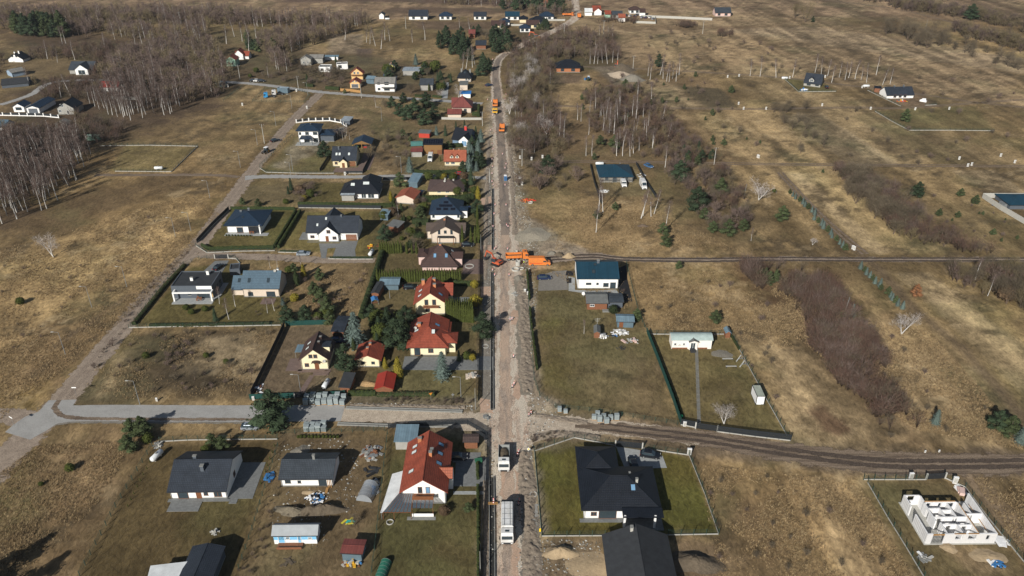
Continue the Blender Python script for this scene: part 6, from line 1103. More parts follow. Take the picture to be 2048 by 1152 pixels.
# ------------------------------------------------------------------ hedges
hedge('tall dark clipped hedge separating the gardens left of the beige house',[(765,508),(752,550),(735,600),(722,638)],2.2,1.5,M_thujad)
hedge('thuja hedge in front of the hipped navy bungalow',[(404,492),(418,500),(480,498),(548,497)],1.3,.8);hedge('thuja hedge on the right of the hipped navy bungalow',[(549,496),(572,458),(592,424)],1.5,.9);hedge('second thuja hedge parallel to the navy bungalow hedge',[(557,497),(581,458),(601,425)],1.5,.9)
hedge('thuja hedge behind the hipped navy bungalow',[(462,419),(530,419),(590,420)],1.3,.8);hedge('long thuja hedge behind the tall white gable house',[(596,410),(690,411),(790,413)],1.4,.9);hedge('mixed hedge climbing to the brick red garage',[(660,414),(730,416),(784,414),(792,395)],1.6,1.1)
hedge('low young hedge beside the white gable house drive',[(660,516),(744,516)],.6,.5);hedge('low young hedge in front of the white gable house',[(560,503),(618,504)],.5,.5)
hedge('clipped hedge right of the thuja row',[(905,571),(948,571)],1.9,1.2);hedge('clipped green hedge in front of the yellow balcony house',[(827,637),(893,637)],1.1,.9)
hedge('low clipped hedge by the red roofed woodshed',[(697,789),(752,789)],1.2,1.4);hedge('russet hedge below the red roofed woodshed',[(754,791),(800,790),(870,790)],1.0,1.4,M_leafr)
hedge('narrow thuja hedge inside the anthracite fence',[(957,1190),(957,1080),(956,975)],1.2,.6);hedge('short thuja hedge by the red roofed house drive',[(956,960),(955,930)],1.3,.6)
hedge('low thuja strip inside the green screened fence',[(1300,672),(1325,735),(1352,800),(1367,845)],.8,.35);hedge('low thuja strip along the right plinth fence',[(1462,673),(1472,690),(1478,700)],.8,.35)
for a,b,k in(((1054,545),(1059,600),'upper'),((1060,620),(1063,660),'middle'),((1065,668),(1074,740),'lower')):hedge(f'{k} run of narrow thuja hedge beside the works road',[a,b],1.6,.5)
hedge('tall thuja hedge in front of the peach dormer house',[(829,347),(880,348),(931,347)],1.9,1.1);hedge('tall dark hedge below the solar roofed garden',[(850,292),(890,294),(925,293)],1.8,2.0,M_thujad);hedge('hedge by the purple red house',[(957,234),(958,215)],2.2,1.2);hedge('block of hedge right of the purple red house',[(945,230),(956,231)],2,2)
hedge('clipped hedge by the orange timber fence',[(652,178),(679,180)],1.9,1.6);hedge('clipped hedge by the upper street corner',[(612,172),(628,174)],1.6,1.6);hedge('hedge along the upper street front of the grey house',[(830,193),(860,195)],1.3,1);hedge('hedge along the upper street right of the lamp',[(865,194),(884,196)],1.3,1)
hedge('dark hedge along the lane fence of the black roofed house',[(700,366),(740,366)],1.1,.8,M_thujad);hedge('dense garden hedge behind the navy pyramid roof',[(845,402),(880,403),(930,402),(945,398)],2.6,2.4,M_thujad)
hedge('hedge between the solar panel house and beige house gardens',[(826,446),(858,449)],2.2,2.0,M_thujad);hedge('dark leafless shrub row along the flat roofed house fence',[(268,650),(330,574),(370,532)],1.1,1.2,M_leafr)
hedge('dark brown hedge behind the long white plinth',[(300,652),(400,651),(540,648)],.9,1.4,M_leafr);hedge('tall pine hedge in the woodland clearing',[(545,78),(562,68)],3,2.5,M_pined)
# ------------------------------------------------------------------ thuja rows: single plants
def row(kind,a,b,n,h0,h1,label,group,wide=1.0):
 (x0,y0),(x1,y1)=G(*a),G(*b)
 for k in range(n):t=(k+random.uniform(-.12,.12))/max(1,n-1);plantxy(kind,x0+(x1-x0)*t,y0+(y1-y0)*t,random.uniform(h0,h1),label,group,wide)
row('thuja',(756,564),(920,563),34,4.2,5.0,'columnar thuja in the long row before the pink walled house','long thuja row',.75)
row('thuja',(896,641),(945,645),13,6.0,7.2,'tall columnar thuja in the dense block right of the balcony house','tall thuja block',.55);row('thuja',(894,634),(944,637),12,6,7,'tall columnar thuja in the dense block right of the balcony house','tall thuja block',.55)
row('thuja',(761,508),(797,506),9,4.2,5.2,'columnar thuja in the short row left of the gap','short thuja row',.8);row('thuja',(802,506),(813,507),2,4,4.6,'columnar thuja of the pair in the garden gap','thuja pair',.8);row('thuja',(824,507),(834,507),2,3.8,4.6,'columnar thuja of the pair by the toy yard','thuja pair by the toys',.8)
row('thuja',(942,487),(958,486),3,6,7.5,'tall slim thuja of the three beside the black fence','three slim thujas',.6);plant('thuja',925,487,7,'slim thuja at the right corner of the beige house',wide=.6);plant('thuja',922,455,5,'slim thuja beside the solar panel house',wide=.7);row('thuja',(955,470),(955,440),3,5,7,'tall slim thuja between the footway fence and garden','slim thujas by the footway',.6)
for k,(u,v)in enumerate([(563,1150-130),(549,893),(545,906),(540,919),(535,932),(531,945),(526,958),(522,968)][1:]):plant('thuja',u,v,1.1,'knee high young thuja beside the plot boundary left of the dotted roof','young thujas by the boundary',.7)
for k,(u,v)in enumerate([(300,925),(294,938),(287,950),(281,962),(275,974),(268,988),(262,1000),(256,1013)]):plant('thuja',u,v,.9,'tiny young thuja along the left garden edge','tiny thujas along the left edge',.7)
row('bush',(596,876),(676,876),12,.8,1.0,'small round clipped bush in the row behind the pallets','clipped bush row',.8)
row('bush',(453,472),(500,473),9,.6,.7,'tiny box ball along the navy bungalow terrace','terrace box balls',.8)
row('thuja',(868,218),(893,222),8,1.6,2.0,'small thuja in the row left of the purple red house','small street thujas',.7);row('thuja',(875,233),(892,236),5,1.4,1.8,'small thuja by the purple red garage lawn','small lawn thujas',.7)
for u,v,l in((373,619,'left'),(384,628,'middle'),(411,622,'right')):plant('bush',u,v,1.7,f'{l} clipped round bush on the lawn of the flat roofed house',wide=1.1)
# ------------------------------------------------------------------ single garden trees: kind, foot, height, label
for k,u,v,hh,lb in[('bluespruce',712,688,10.5,'large silvery blue spruce behind the red roofed cottage'),('bluespruce',885,755,8.2,'blue spruce on the lawn edge before the red hipped roof'),('pinedark',793,698,8.0,'broad dark fir between cottage and red hipped roof'),('pinetall',693,745,7.6,'dark conical thuja tree left of the red roofed cottage'),('thujagold',797,755,6.5,'tall golden yellow thuja above the woodshed'),('thujagold',771,737,3.6,'small golden thuja right of the cottage'),('thujadark',708,699,3.8,'olive green bushy conifer above the cottage roof'),('pinedark',547,852,8.8,'big bushy pine beside the pale asphalt road'),('pine',266,871,4.2,'left spreading pine below the asphalt road'),('pine',286,868,4.4,'right spreading pine below the asphalt road'),('pine',258,903,4.0,'lone bushy pine on the straw slope left of the tank'),('bush',297,884,2.4,'dark bush beside the gate rubble'),('pine',424,889,2.8,'left of two small pines behind the charcoal roof'),('pine',446,898,3.2,'right of two small pines behind the charcoal roof'),('bush',413,905,2,'low pine bush touching the charcoal roof edge'),('pinedark',576,645,4.8,'round pine left of the pair below the bungalow'),('pinedark',612,641,4.4,'round pine right of the pair below the bungalow'),('pine',640,560,3.6,'round pine at the top of the empty straw plot'),('pine',628,589,3.8,'pine in the diagonal line, second from the top'),('pine',645,605,4.2,'pine in the diagonal line, third from the top'),('pine',655,628,4.6,'pine in the diagonal line, fourth from the top'),('pine',660,648,3.8,'pine at the foot of the diagonal line'),('bush',636,640,2.5,'small round bush below the pine line'),('bluespruce',566,610,2.8,'small blue spruce right of the bungalow terrace'),('spruce',432,643,4.6,'dark spruce between the two lawn gardens'),('thujad' if 0 else 'thujadark',594,570,5.5,'dark thuja cluster right of the bungalow'),('thujagold',608,553,4.6,'yellow green thuja at the bungalow corner'),('bushgold',590,602,2.5,'yellow green bush by the bungalow fence'),('bush',578,545,2.2,'round bush by the bungalow front path'),('pine',588,535+9,2.8,'small pine on the verge beside the dirt lane'),('pinedark',966,672,6.5,'overhanging pine leaning over the footway'),('spruce',758,668,6,'dark fir in the shaded garden, left'),('spruce',775,655,7,'dark fir in the shaded garden, middle'),('pinedark',812,655,6,'dark pine behind the yellow house gable'),('pinedark',745,640,4.5,'bushy dark pine at the end of the long hedge'),('bushdark',775,690,3,'dark round bush left of the broad fir'),('bushgold',764,676,1.2,'tiny yellow bush in the shaded garden'),('bushdark',757,640,3,'rounded dark shrub near the tarpaulin'),('spruce',918,722,3.6,'dark dwarf spruce right of the red hipped roof'),('bush',933,718,2.2,'green bush beside the yellow bush'),('bushgold',945,720,1.8,'yellow bush by the black fence'),('bushgold',950,612,3.6,'golden conifer at the end of the tall thuja block'),('bushgold',949,575,2.4,'yellow bush at the drive entrance'),('pinedark',770,480,5.0,'bluish round garden pine beside the grey shed'),('pine',840,435,4,'young pine on the lawn left of the solar roof'),('pine',800,375,5.5,'large round pine above the brick red garage'),('thujagold',782,402,4.2,'golden thuja left of the brick red garage'),('spruce',942,370,7.5,'tall dark spruce at the lane corner'),('thujagold',956,398,5.5,'pale green thuja beside the footway'),('pinedark',954,428,5,'dark shrubby pine beside the footway fence'),('bushgold',887,358,2.6,'pale yellow bush left of the pair on the lane'),('bushgold',908,358,2.6,'pale yellow bush right of the pair on the lane'),('bush',857,360,3.4,'green bush on the lane before the mauve roof'),('bushrusset',928,358,3,'russet bush by the lane corner spruce'),('bluespruce',938,343,7.5,'blue spruce by the end of the peach house hedge'),('bluespruce',962,285,6.5,'upper blue spruce beside the works road'),('bluespruce',956,310,7,'middle blue spruce beside the works road'),('pinedark',955,335,6,'dark fir below the blue spruces'),('pinedark',945,300,5,'dark fir right of the red chimney house'),('pine',897,300,3.6,'round pine by the solar barn'),('bluespruce',820,345,7,'blue spruce at the left end of the peach house hedge'),('bluespruce',873,270,4.5,'small blue spruce above the barn'),('spruce',891,272,5.5,'green spruce left of the red chimney house'),('spruce',912,256,3.5,'spruce tip behind the red chimney house'),('spruce',929,255,4,'spruce right behind the red chimney house'),('thuja',881,323,2.4,'single green cone beside the peach house'),('pinedark',650,315,6.5,'pine left of the cream charcoal roofed house'),('pine',690,187,2.2,'small pine on the verge below the timber fence'),('spruce',583,381,5.5,'dark spruce below the concrete lane'),('spruce',577,388,3.5,'short spruce below the lane spruce'),('bushrusset',600,385,3.2,'russet leaved bush below the lane'),('bushgold',609,400,2,'bright yellow bush beside the hedge end'),('pine',485,409,2.4,'left small pine above the hipped navy bungalow'),('pine',517,413,2.8,'right small pine above the hipped navy bungalow'),('bush',42,602+6,2.2,'lone green bush in the straw field at left'),('bush',293,716,1.8,'lone dark bush in the fenced wild plot'),('bush',453,727,1.4,'small green bush in the wild plot'),('bush',141,941,1.8,'solitary bush on the straw slope at bottom left'),('bush',83,971,1.0,'tiny bush below the solitary bush'),('bush',413,715,1.5,'green bush in the middle of the wild plot'),('pine',937,1023,2.2,'tiny pine on the lawn of the red roofed house'),('bushrusset',888,1028,2.0,'brown bush at the corner of the red roofed house'),('pine',1272,640,3.2,'pine by the fence above the metal shed'),('bushdark',1226,626,2.6,'clipped dark hedge bush beside the timber cabin'),('pine',1430,645,3.6,'lone small pine in the straw field right of the metal shed'),('pine',1357,538,2.6,'small pine just below the dirt track'),('pinedark',777,160-4,5.5,'bushy pine by the ochre houses'),('pinedark',790,140,5,'pine behind the lime cottage'),('bluespruce',832,130,7,'blue spruce behind the workshops'),('pinedark',850,150,6,'dark pine by the corrugated workshops'),('spruce',876,172,8,'tall dark spruce left of the black hipped house'),('spruce',902,165,5.5,'dark spruce behind the garage lane'),('thuja',858,182,4,'rounded thuja before the low grey house'),('bushdark',642,125,4,'dark conifer by the orchard greenhouse'),('thujadark',672,125,4.2,'slim dark conifer by the orchard greenhouse'),('thujadark',615,165,5,'leaning dark conifer by the street corner'),('bush',513,145,3,'round bush on the grey house lane'),('bush',560-59,155,2.2,'small bush left on the lane'),('pinedark',960,152,6,'blue green spruce left of the works road bend'),('pinedark',784,215,5,'round dark pine at left of the pine group'),('pinedark',815,240,6.5,'tall pine in the garden pine group'),('pinedark',800,232,5.5,'pine at the left of the pine group'),('pinedark',830,225,6.5,'pine in the middle of the pine group'),('pinedark',853,215,7,'pine above the lawn of the purple red house'),('pinedark',850,250,7,'front pine of the pine group'),('pinedark',868,238,6,'right pine of the pine group'),('pinedark',807,205,4.5,'back pine of the pine group'),('pine',842,251,3,'low pine before the pine group'),('pine',806,274,3.4,'small pine on the brown slope'),('pine',821,283,2.2,'tiny pine on the brown slope'),('pinedark',926,343,4,'dark conifer by the peach house terrace'),('pinedark',1358,362,7.5,'large pine right of the petrol blue roof'),('pinedark',1393,420,8,'large pine in the middle of the thicket strip'),('pine',1408,440,4.2,'lower pine beside the large thicket pine'),('pinedark',1095,348,7,'tall pine left of the petrol blue roof'),('pine',1563,441,5.0,'round lone pine in the straw strip'),('pinedark',1833,393,5.2,'spreading green pine in the right meadow'),('pinedark',1940,40,10,'big dark pine near the top right'),('pine',1809,243,5.4,'lone pine inside the plinth fenced plot'),('pine',1230,420,2.8,'small pine in front of the building site'),('pine',1193,437,3,'round pine left below the building site'),('pine',1325,470,4,'pine left in the meadow strip'),('pine',1330,492,4.4,'bushy pine above the dirt track'),('pine',1455,470,5.2,'pine at the lower end of the thicket'),('pine',1425,465,3.8,'pine left at the lower thicket end'),('pine',1486,462,4,'pine right at the lower thicket end'),('pine',1440,390,6,'slender pine inside the thicket'),('pine',1250,168+9,4.5,'bushy pine by the sand heaps'),('pine',1272,182,4.2,'second bushy pine by the sand heaps'),('pine',1462,186,3.6,'small pine right of the ploughed patch'),('pine',1447,290,2.6,'small pine in the tan meadow'),('pinetall',1317,135,7,'green topped pine among birches'),('pine',1228,298,5.5,'pine among the strip birches'),('pine',1200,290,4,'small pine among the strip birches'),('pine',2015,870,4.8,'left green pine at the right frame edge'),('bluespruce',2040,885,5.5,'bluish spruce at the right frame edge'),('pinedark',1992,858,4.6,'dark pine left of the frame edge group'),('bluespruce',1870,848,4.4,'bluish spruce in the straw meadow'),('oak',1830,597,5.2,'oak tree keeping its dry orange brown leaves'),('bushrusset',2010,600,5,'russet leaved tree by the dark wood'),('bush',1560-12,385,1.5,'small bush by the blue spruce line'),('pine',1645,340+6,2,'little green pine by the meadow track'),('pine',1877,432,2.6,'small pine in the green brown meadow, left'),('pine',1915,435,2.2,'small pine in the green brown meadow, right'),('pine',1985,470,2.2,'tiny pine near the concrete fence'),('pine',1965,430,1.8,'tiny pine above the track'),('pine',1920,393,3,'pine near the warehouse corner'),('pine',1950,408,3.2,'pine touching the warehouse fence'),('bareolive',1610,44,19,'tall ragged roadside tree in the far meadow'),('bareolive',1590,36,15,'leaning ragged tree left of the tall roadside tree'),('pinetall',1625,45,4,'dark undergrowth tree beneath the tall roadside tree')]:
 g_=k[:4]=='pine' and hh>2;plant(k,u,v,hh*(1.22 if g_ else 1),lb,None,1.28 if g_ else 1)
plantxy('pinedark',-101,92,13,'pine tree standing below the lower left frame corner');plantxy('pinedark',-95,89,12,'second pine tree below the lower left frame corner')
for k,u,v,hh,lb in[('birchy',458,639,7,'leafless white birch with spreading twigs on the lawn'),('birchy',471,613,5.5,'slender birch at the left bungalow corner'),('birchy',439,608,5.5,'slender birch beside the terrace frame'),('birchy',535,626,5,'left slim birch before the terrace'),('birchy',549,622,5,'right slim birch before the terrace'),('birchy',541,537,4.5,'small lopped birch on the lane verge, left'),('birchy',555,537,4.5,'small lopped birch on the lane verge, middle'),('birchy',603,536,4.2,'small lopped birch on the lane verge, right'),('barewhite',107,514,10,'lone pale leafless tree in the straw field'),('barewhite',1448,848,7,'forked white trunk inside the mobile home plot'),('birchy',1168,668,4.4,'thin little birch beside the play hut'),('barewhite',1803,668,8.5,'wide forked white leafless tree above the track'),('barewhite',1517,400,11,'large white leafless tree above the straw strip'),('birchy',1975,592,7,'white stemmed birch before the dark wood at right'),('birchy',1950,560,8,'leaning birch at the dark wood edge'),('birchy',1330,335,9,'tall birch beside the field track'),('birchy',1502,482,5,'small white birch at the thicket foot'),('bare',390,760,4.5,'dark spreading bush tree in the wild plot'),('barebig',740,318,7,'leafless tree in the villa garden'),('bare',838,500,7,'fan shaped leafless tree in the beige house garden'),('birchy',797,430,5.5,'pale leafless birch by the brick red garage'),('barebig',795,335,6.5,'leafless orchard tree below the brown slope'),('barebig',760,325,6,'leafless fruit tree at the brown slope'),('barebig',822,188,8,'large leafless tree before the low grey house'),('barewhite',880,196,6,'pale leafless tree by the driveway'),('barewhite',917,196,7.5,'tall pale leafless tree behind the purple red house'),('birchy',537,155,8,'pale lopped tree by the street bend'),('bare',250,640-5,2.6,'grey leafless bush at the garden fence corner'),('barebig',770,215,6,'leafless tree clump beside the pines'),('birch',752,215,6,'thin stemmed leafless clump left of the pines'),('bare',710,900+150,3.5,'leafless bush behind the coloured tarpaulin'),('bare',1135+400,700,2,'small bare bush in the straw field'),('barewhite',1455+170,490,.5+3,'bare sapling by the spruce line')]:
 plant(k,u,v,hh,lb)
for a,b,n in(((1580,388),(1628,430),9),((1630,440),(1690,502),11),((1722,538),(1763,580),8),((1775,590),(1802,618),6)):
 (x0,y0),(x1,y1)=G(*a),G(*b)
 for k in range(n):t=k/(n-1);plantxy('bluespruce' if(k*7+n)%3 else 'pine',x0+(x1-x0)*t+random.uniform(-.4,.4),y0+(y1-y0)*t,random.uniform(2.2,3.2),'young conifer in the line planted beside the meadow track','young conifers along the track')
for u,v in((1660,612),(1668,620),(1676,628),(1684,634),(1672,606),(1682,618),(1692,627),(1703,632)):plant('bluespruce' if u%4 else 'pine',u,v,random.uniform(3,4.4),'blue green spruce in the clump by the leaning post','spruce clump by the post')
# ------------------------------------------------------------------ woods
B,S='birch','bare'
grove([B],[(-40,470),(20,445),(70,440),(130,395),(165,345),(185,305),(140,290),(-40,300)],115,10,14,'white stemmed leafless birch in the dense wood at the left frame edge','birches of the left wood',.9)
grove([B],[(180,215),(225,235),(265,245),(310,248),(350,225),(335,190),(300,175),(200,175)],62,9,13,'white stemmed leafless birch in the grove behind the crimson roof','birches of the middle grove',.9)
grove([B],[(335,65),(520,75),(520,100),(470,108),(380,95)],16,11,15,'tall birch in the far wood beyond the brown scrub','far wood birches')
for lb,gp,lst in(('white birch stem standing in the strip right of the works road','birches of the right strip',[(1043,255),(1036,245),(1030,250),(1086,250),(1119,272),(1128,275),(1190,225),(1212,240),(1222,262),(1228,268),(1236,245),(1265,232),(1272,236),(1155,240),(1162,243),(1305,298),(1293,280),(1325,238),(1172,312),(1184,312),(1233,312),(1245,312),(1260,313),(1275,200),(1302,203),(1300,160)]),('slender birch of the sunlit cluster by the sand heap','birches by the sand heap',[(1296,152),(1320,150),(1326,158),(1333,163),(1338,164),(1345,158),(1352,163),(1358,150),(1180,128),(1188,128),(1195,128),(1205,126),(1215,128),(1225,125),(1235,127)]),('leaning pale stemmed tree in the row behind the far right plots','pale trees behind the far plots',[(1630,145),(1642,150),(1655,152),(1663,165),(1678,155),(1690,160),(1697,156),(1710,158),(1722,160),(1733,165),(1752,150),(1765,170),(1780,168),(1500,152),(1520,153),(1552,155),(1585,155)]),('birch below the building site plot','birches below the building site',[(1282,437),(1286,432),(1302,433),(1308,428),(1198,420),(1192,465),(1330,462),(1206,425)]),('birch with bare crown at the top of the scrub left of the garden plots','birches above the garden plots',[(733,85),(740,88),(762,98),(751,92),(770,80),(780,82),(825,85),(850,80),(925,138),(932,137),(945,135),(950,130),(1010,92),(920,60),(940,62),(690,80),(1000,60)]),('pale birch along the lane of the white hamlet','birches of the hamlet lane',[(125,88),(132,87),(142,193),(122,195),(180,207),(190,213),(95,118),(115,125),(150,120),(60,170),(225,230),(230,80),(270,88),(285,90),(210,95)])):
 for u,v in lst:plant('birch' if random.random()<.8 else 'birchy',u,v,random.uniform(8,12.5),lb,gp)
grove(['bare','barebig','bareolive'],[(1015,330),(1010,230),(1018,160),(1060,120),(1100,110),(1108,150),(1115,230),(1150,330),(1100,345),(1060,345)],42,5,10,'bare brown tree in the wood right of the works road','bare trees of the right wood',1.5)
grove(['bareolive'],[(1013,230),(1015,140),(1060,115),(1070,225)],14,9,12,'tall olive stemmed tree packed beside the works road','olive stemmed trees',1.2)
grove(['bare','shrub'],[(1036,385),(1040,330),(1100,330),(1180,345),(1150,375),(1090,392)],20,3,6.5,'bare bush left of the building site plot','bushes left of the building site',1.5)
grove(['bare','barebig','shrub'],[(1320,330),(1420,340),(1500,420),(1490,480),(1420,460),(1370,400)],50,3,7.5,'leafless tree of the dark thicket between straw strips','trees of the dark thicket',1.6)
grove(['bare','barebig'],[(1655,340),(1720,350),(1790,420),(1850,480),(1830,500),(1740,440),(1680,375)],30,7,10,'broad leafless tree in the belt above the dirt track','broad trees of the belt',2.2)
grove(['bare','bareolive','barebig'],[(1890,548),(1960,545),(2070,545),(2070,640),(1990,600),(1930,580)],28,6,9,'leafless tree in the dark wood at the right frame edge','trees of the right edge wood',1.8)
grove(['barebig','bare'],[(1540,225),(1620,215),(1660,300),(1620,320),(1560,300)],18,4,8,'bare tree in the clump below the far ploughed patch','trees of the tan meadow clump',2)
grove(['barebig'],[(1745,70),(1800,72),(1830,95),(1890,102),(1880,80),(1760,62)],11,11,15,'round leafless tree in the row across the far meadow','round far meadow trees',6)
grove(['bare','barebig'],[(1885,90),(1900,80),(2060,130),(2060,150),(1960,130)],20,6,9,'dark leafless tree in the belt at the upper right edge','upper right belt trees',2)
grove(['shrub','shrubolive'],[(1100,545),(1500,540),(1600,700),(1560,850),(1480,700),(1300,640)],20,1.0,2.2,'small bare shrub scattered in the straw field left of the purple thicket','shrubs of the straw field',3)
grove(['shrub','shrubolive'],[(1300,60),(1560,90),(1620,150),(1280,140)],34,1.6,3.4,'tiny scattered shrub in the distant tan meadow','distant meadow shrubs',4)
grove(['shrub','shrubolive','pinebush'],[(1150,160),(1400,150),(1560,320),(1180,320)],84,1.5,3.8,'scattered shrub of the strip below the sand heaps','strip shrubs',3)
grove(['shrub','shrubolive'],[(1850,150),(2048,190),(2048,330),(1700,330),(1650,240)],26,1.6,3.4,'scattered shrub around the far right plots','far right shrubs',5)
grove(['shrub','shrubolive'],[(1700,640),(1850,700),(2040,880),(1760,880)],16,1.0,1.8,'low bare shrub in the bright straw meadow at right','shrubs of the bright meadow',4)
grove(['shrub','shrubolive'],[(1400,930),(1560,945),(1840,1150),(1440,1150)],20,.8,1.8,'low shrub in the meadow below the cross road','shrubs below the cross road',4)
grove(['shrub','shrubolive'],[(0,520),(330,420),(300,540),(120,700),(0,780)],22,.7,1.5,'low tuft of scrub in the straw field left of the dirt road','scrub tufts of the left field',4)
grove(['shrub','shrubolive'],[(200,700),(260,665),(545,662),(500,780),(170,790)],34,.9,2.4,'bare shrub in the wild fenced plot','shrubs of the wild plot',2.5)
grove(['pinebush','shrub'],[(1850,380),(2048,450),(2048,500),(1880,450)],16,.8,2.0,'small seedling bush in the green brown meadow by the warehouse','seedlings by the warehouse',3)
grove(['bare','shrub','bare'],[(600,370),(650,365),(640,400),(590,405)],8,2,4,'bare garden bush below the concrete lane','garden bushes below the lane',1.5)
grove(['bare','barebig','bare'],[(595,150),(690,160),(690,130),(600,135)],22,3,6,'leafless fruit tree in the orchard of the grey house','orchard trees',2)
grove(['pinedark','pine'],[(10,72),(140,78),(145,62),(60,55),(10,60)],26,12,16,'dark pine in the stand at the upper left','upper left pines',3)
grove(['pinedark','pine'],[(480,105),(560,108),(545,85),(490,85)],8,7,10,'dark pine behind the green and white house','pines behind the green house',3)
grove(['pinedark','pinetall'],[(875,100),(905,95),(900,70),(880,78)],6,8,11,'dark pine of the small stand left of the tall pines','small far pine stand',2.5)
grove(['pinetall','pinedark'],[(905,120),(945,125),(942,90),(910,80)],16,8,12,'tall dark pine left of the slate blue cottage','tall pines left of the cottage',2.5)
grove(['pinetall','pinedark'],[(975,110),(1018,105),(1030,80),(985,72)],18,8,12,'tall dark pine right of the slate blue cottage','tall pines right of the cottage',2.5)
grove(['pinedark','spruce'],[(962,145),(985,150),(985,128),(965,130)],6,6,9,'dark conifer at the bend of the works road','conifers at the bend',2)
grove(['pinedark','pine','spruce'],[(1385,350),(1420,345),(1430,300),(1330,280)],8,4,6,'green pine hidden in the upper thicket','upper thicket pines',3)
grove(['pine'],[(1505,548),(1560,552),(1550,575),(1510,570)],7,2.5,4,'green pine at the head of the purple thicket','pines at the thicket head',1.5)
mass('woodland','purple brown leafless wood filling the upper left',[[(-80,52),(150,55),(300,60),(420,60),(420,95),(330,85),(190,75),(-80,60)],[(200,165),(240,120),(320,88),(430,100),(470,145),(440,195),(350,215),(280,190)],[(-80,30),(420,28),(560,40),(740,44),(735,62),(430,52),(0,48)],[(515,95),(560,70),(740,60),(700,66),(600,100),(560,115),(600,140),(560,150)]],[420,900,1500,380],['farbirch','farbare','farbirch','farbare'],7,12,thr=.36)
mass('woodland','purple brown twig mass between the birch trunks of the left wood',[[(-60,450),(60,425),(150,370),(190,310),(150,285),(-60,290)],[(190,225),(340,235),(345,190),(200,175)]],[330,110],['farbirch'],8,12)
mass('woodland','brown leafless scrub around the left hamlet',[[(60,165),(200,160),(200,205),(110,195)],[(150,235),(250,260),(235,292),(150,285)],[(60,105),(250,90),(240,158),(190,158),(190,120),(60,120)],[(85,190),(115,185),(115,200),(90,205)],[(-60,262),(130,258),(160,300),(-60,330)],[(-60,110),(10,105),(15,150),(-60,170)]],[110,90,220,20,260,60],['farbare','thick'],3,7)
mass('woodland','dense brown wood between the works road and the black roofed brick house',[[(1005,110),(1060,88),(1120,66),(1230,72),(1240,118),(1180,125),(1115,118),(1050,130),(1015,200)],[(1015,210),(1060,120),(1105,130),(1115,225),(1160,310),(1030,325)]],[520,360],['farbare','farbirch','farbare','thick'],4,9,thr=.40)
mass('thicket','purple brown thicket of young stems in the right meadow',[[(1470,535),(1600,540),(1675,585),(1720,660),(1830,790),(1835,880),(1790,880),(1690,790),(1610,680),(1540,600)]],[2300],['thick'],1.4,5.8,'thicket',thr=.445)
mass('thicket','brown scrub strip between the birches below the sand heap',[[(1160,170),(1280,180),(1420,300),(1500,400),(1500,480),(1400,420),(1320,320),(1180,260)]],[1700],['thick','farbare','farbare'],1.5,5.5,'thicket',thr=.455)
mass('thicket','dark scrub belt above the dirt track at the right',[[(1640,320),(1730,340),(1900,470),(2000,490),(1990,508),(1900,508),(1790,470)],[(1890,552),(2070,552),(2070,610),(1960,600)]],[520,130],['thick','farbare'],2,6,'thicket',thr=.45)
mass('hedgerow','distant dark hedgerows at the top right',[[(1760,8),(1840,15),(2070,55),(2070,75),(1960,45),(1800,22)],[(1700,-6),(1960,-6),(1960,2),(1720,6)],[(1900,60),(2070,95),(2070,112),(1930,80)]],[300,80,200],['farbare'],7,12,'hedgerow',thr=.42)
mass('hedgerow','distant leafless copse at the top centre',[[(860,0),(960,2),(1080,6),(1140,-2),(1130,16),(1020,18),(900,12)],[(1030,24),(1150,26),(1150,36),(1050,34)]],[170,50],['farbare','farbirch'],5,10,'copse')
mass('hedgerow','low round russet scrub island in the far meadow',[[(1352,52),(1370,48),(1392,50),(1395,55),(1372,58)],[(1190,38),(1280,42),(1270,48),(1200,46)],[(1430,66),(1470,66),(1470,74),(1435,74)]],[60,60,40],['thick'],2.5,4.5,'scrub')
grove(['pinedark'],[(1000,22),(1140,24),(1100,10),(1010,12)],14,8,12,'distant dark pine at the top of the main road','distant pines',4)
mass('dry_undergrowth','low dead brown undergrowth along verges and fences',[[(300,560),(380,500),(340,560),(200,720),(180,740)],[(770,795),(950,798),(950,812),(770,806)],[(500,640),(540,590),(600,560),(600,600)],[(1060,870),(1140,862),(1090,890),(1066,905)],[(575,1010),(640,1010),(620,1040),(570,1030)],[(470,1150),(520,1050),(545,950),(560,960),(520,1152)]],[60,60,30,24,16,30],['shrub','shrubolive'],.4,1.0,'undergrowth')
GV=['bare','bush','bushdark','pine','shrub','bushrusset','thujadark']
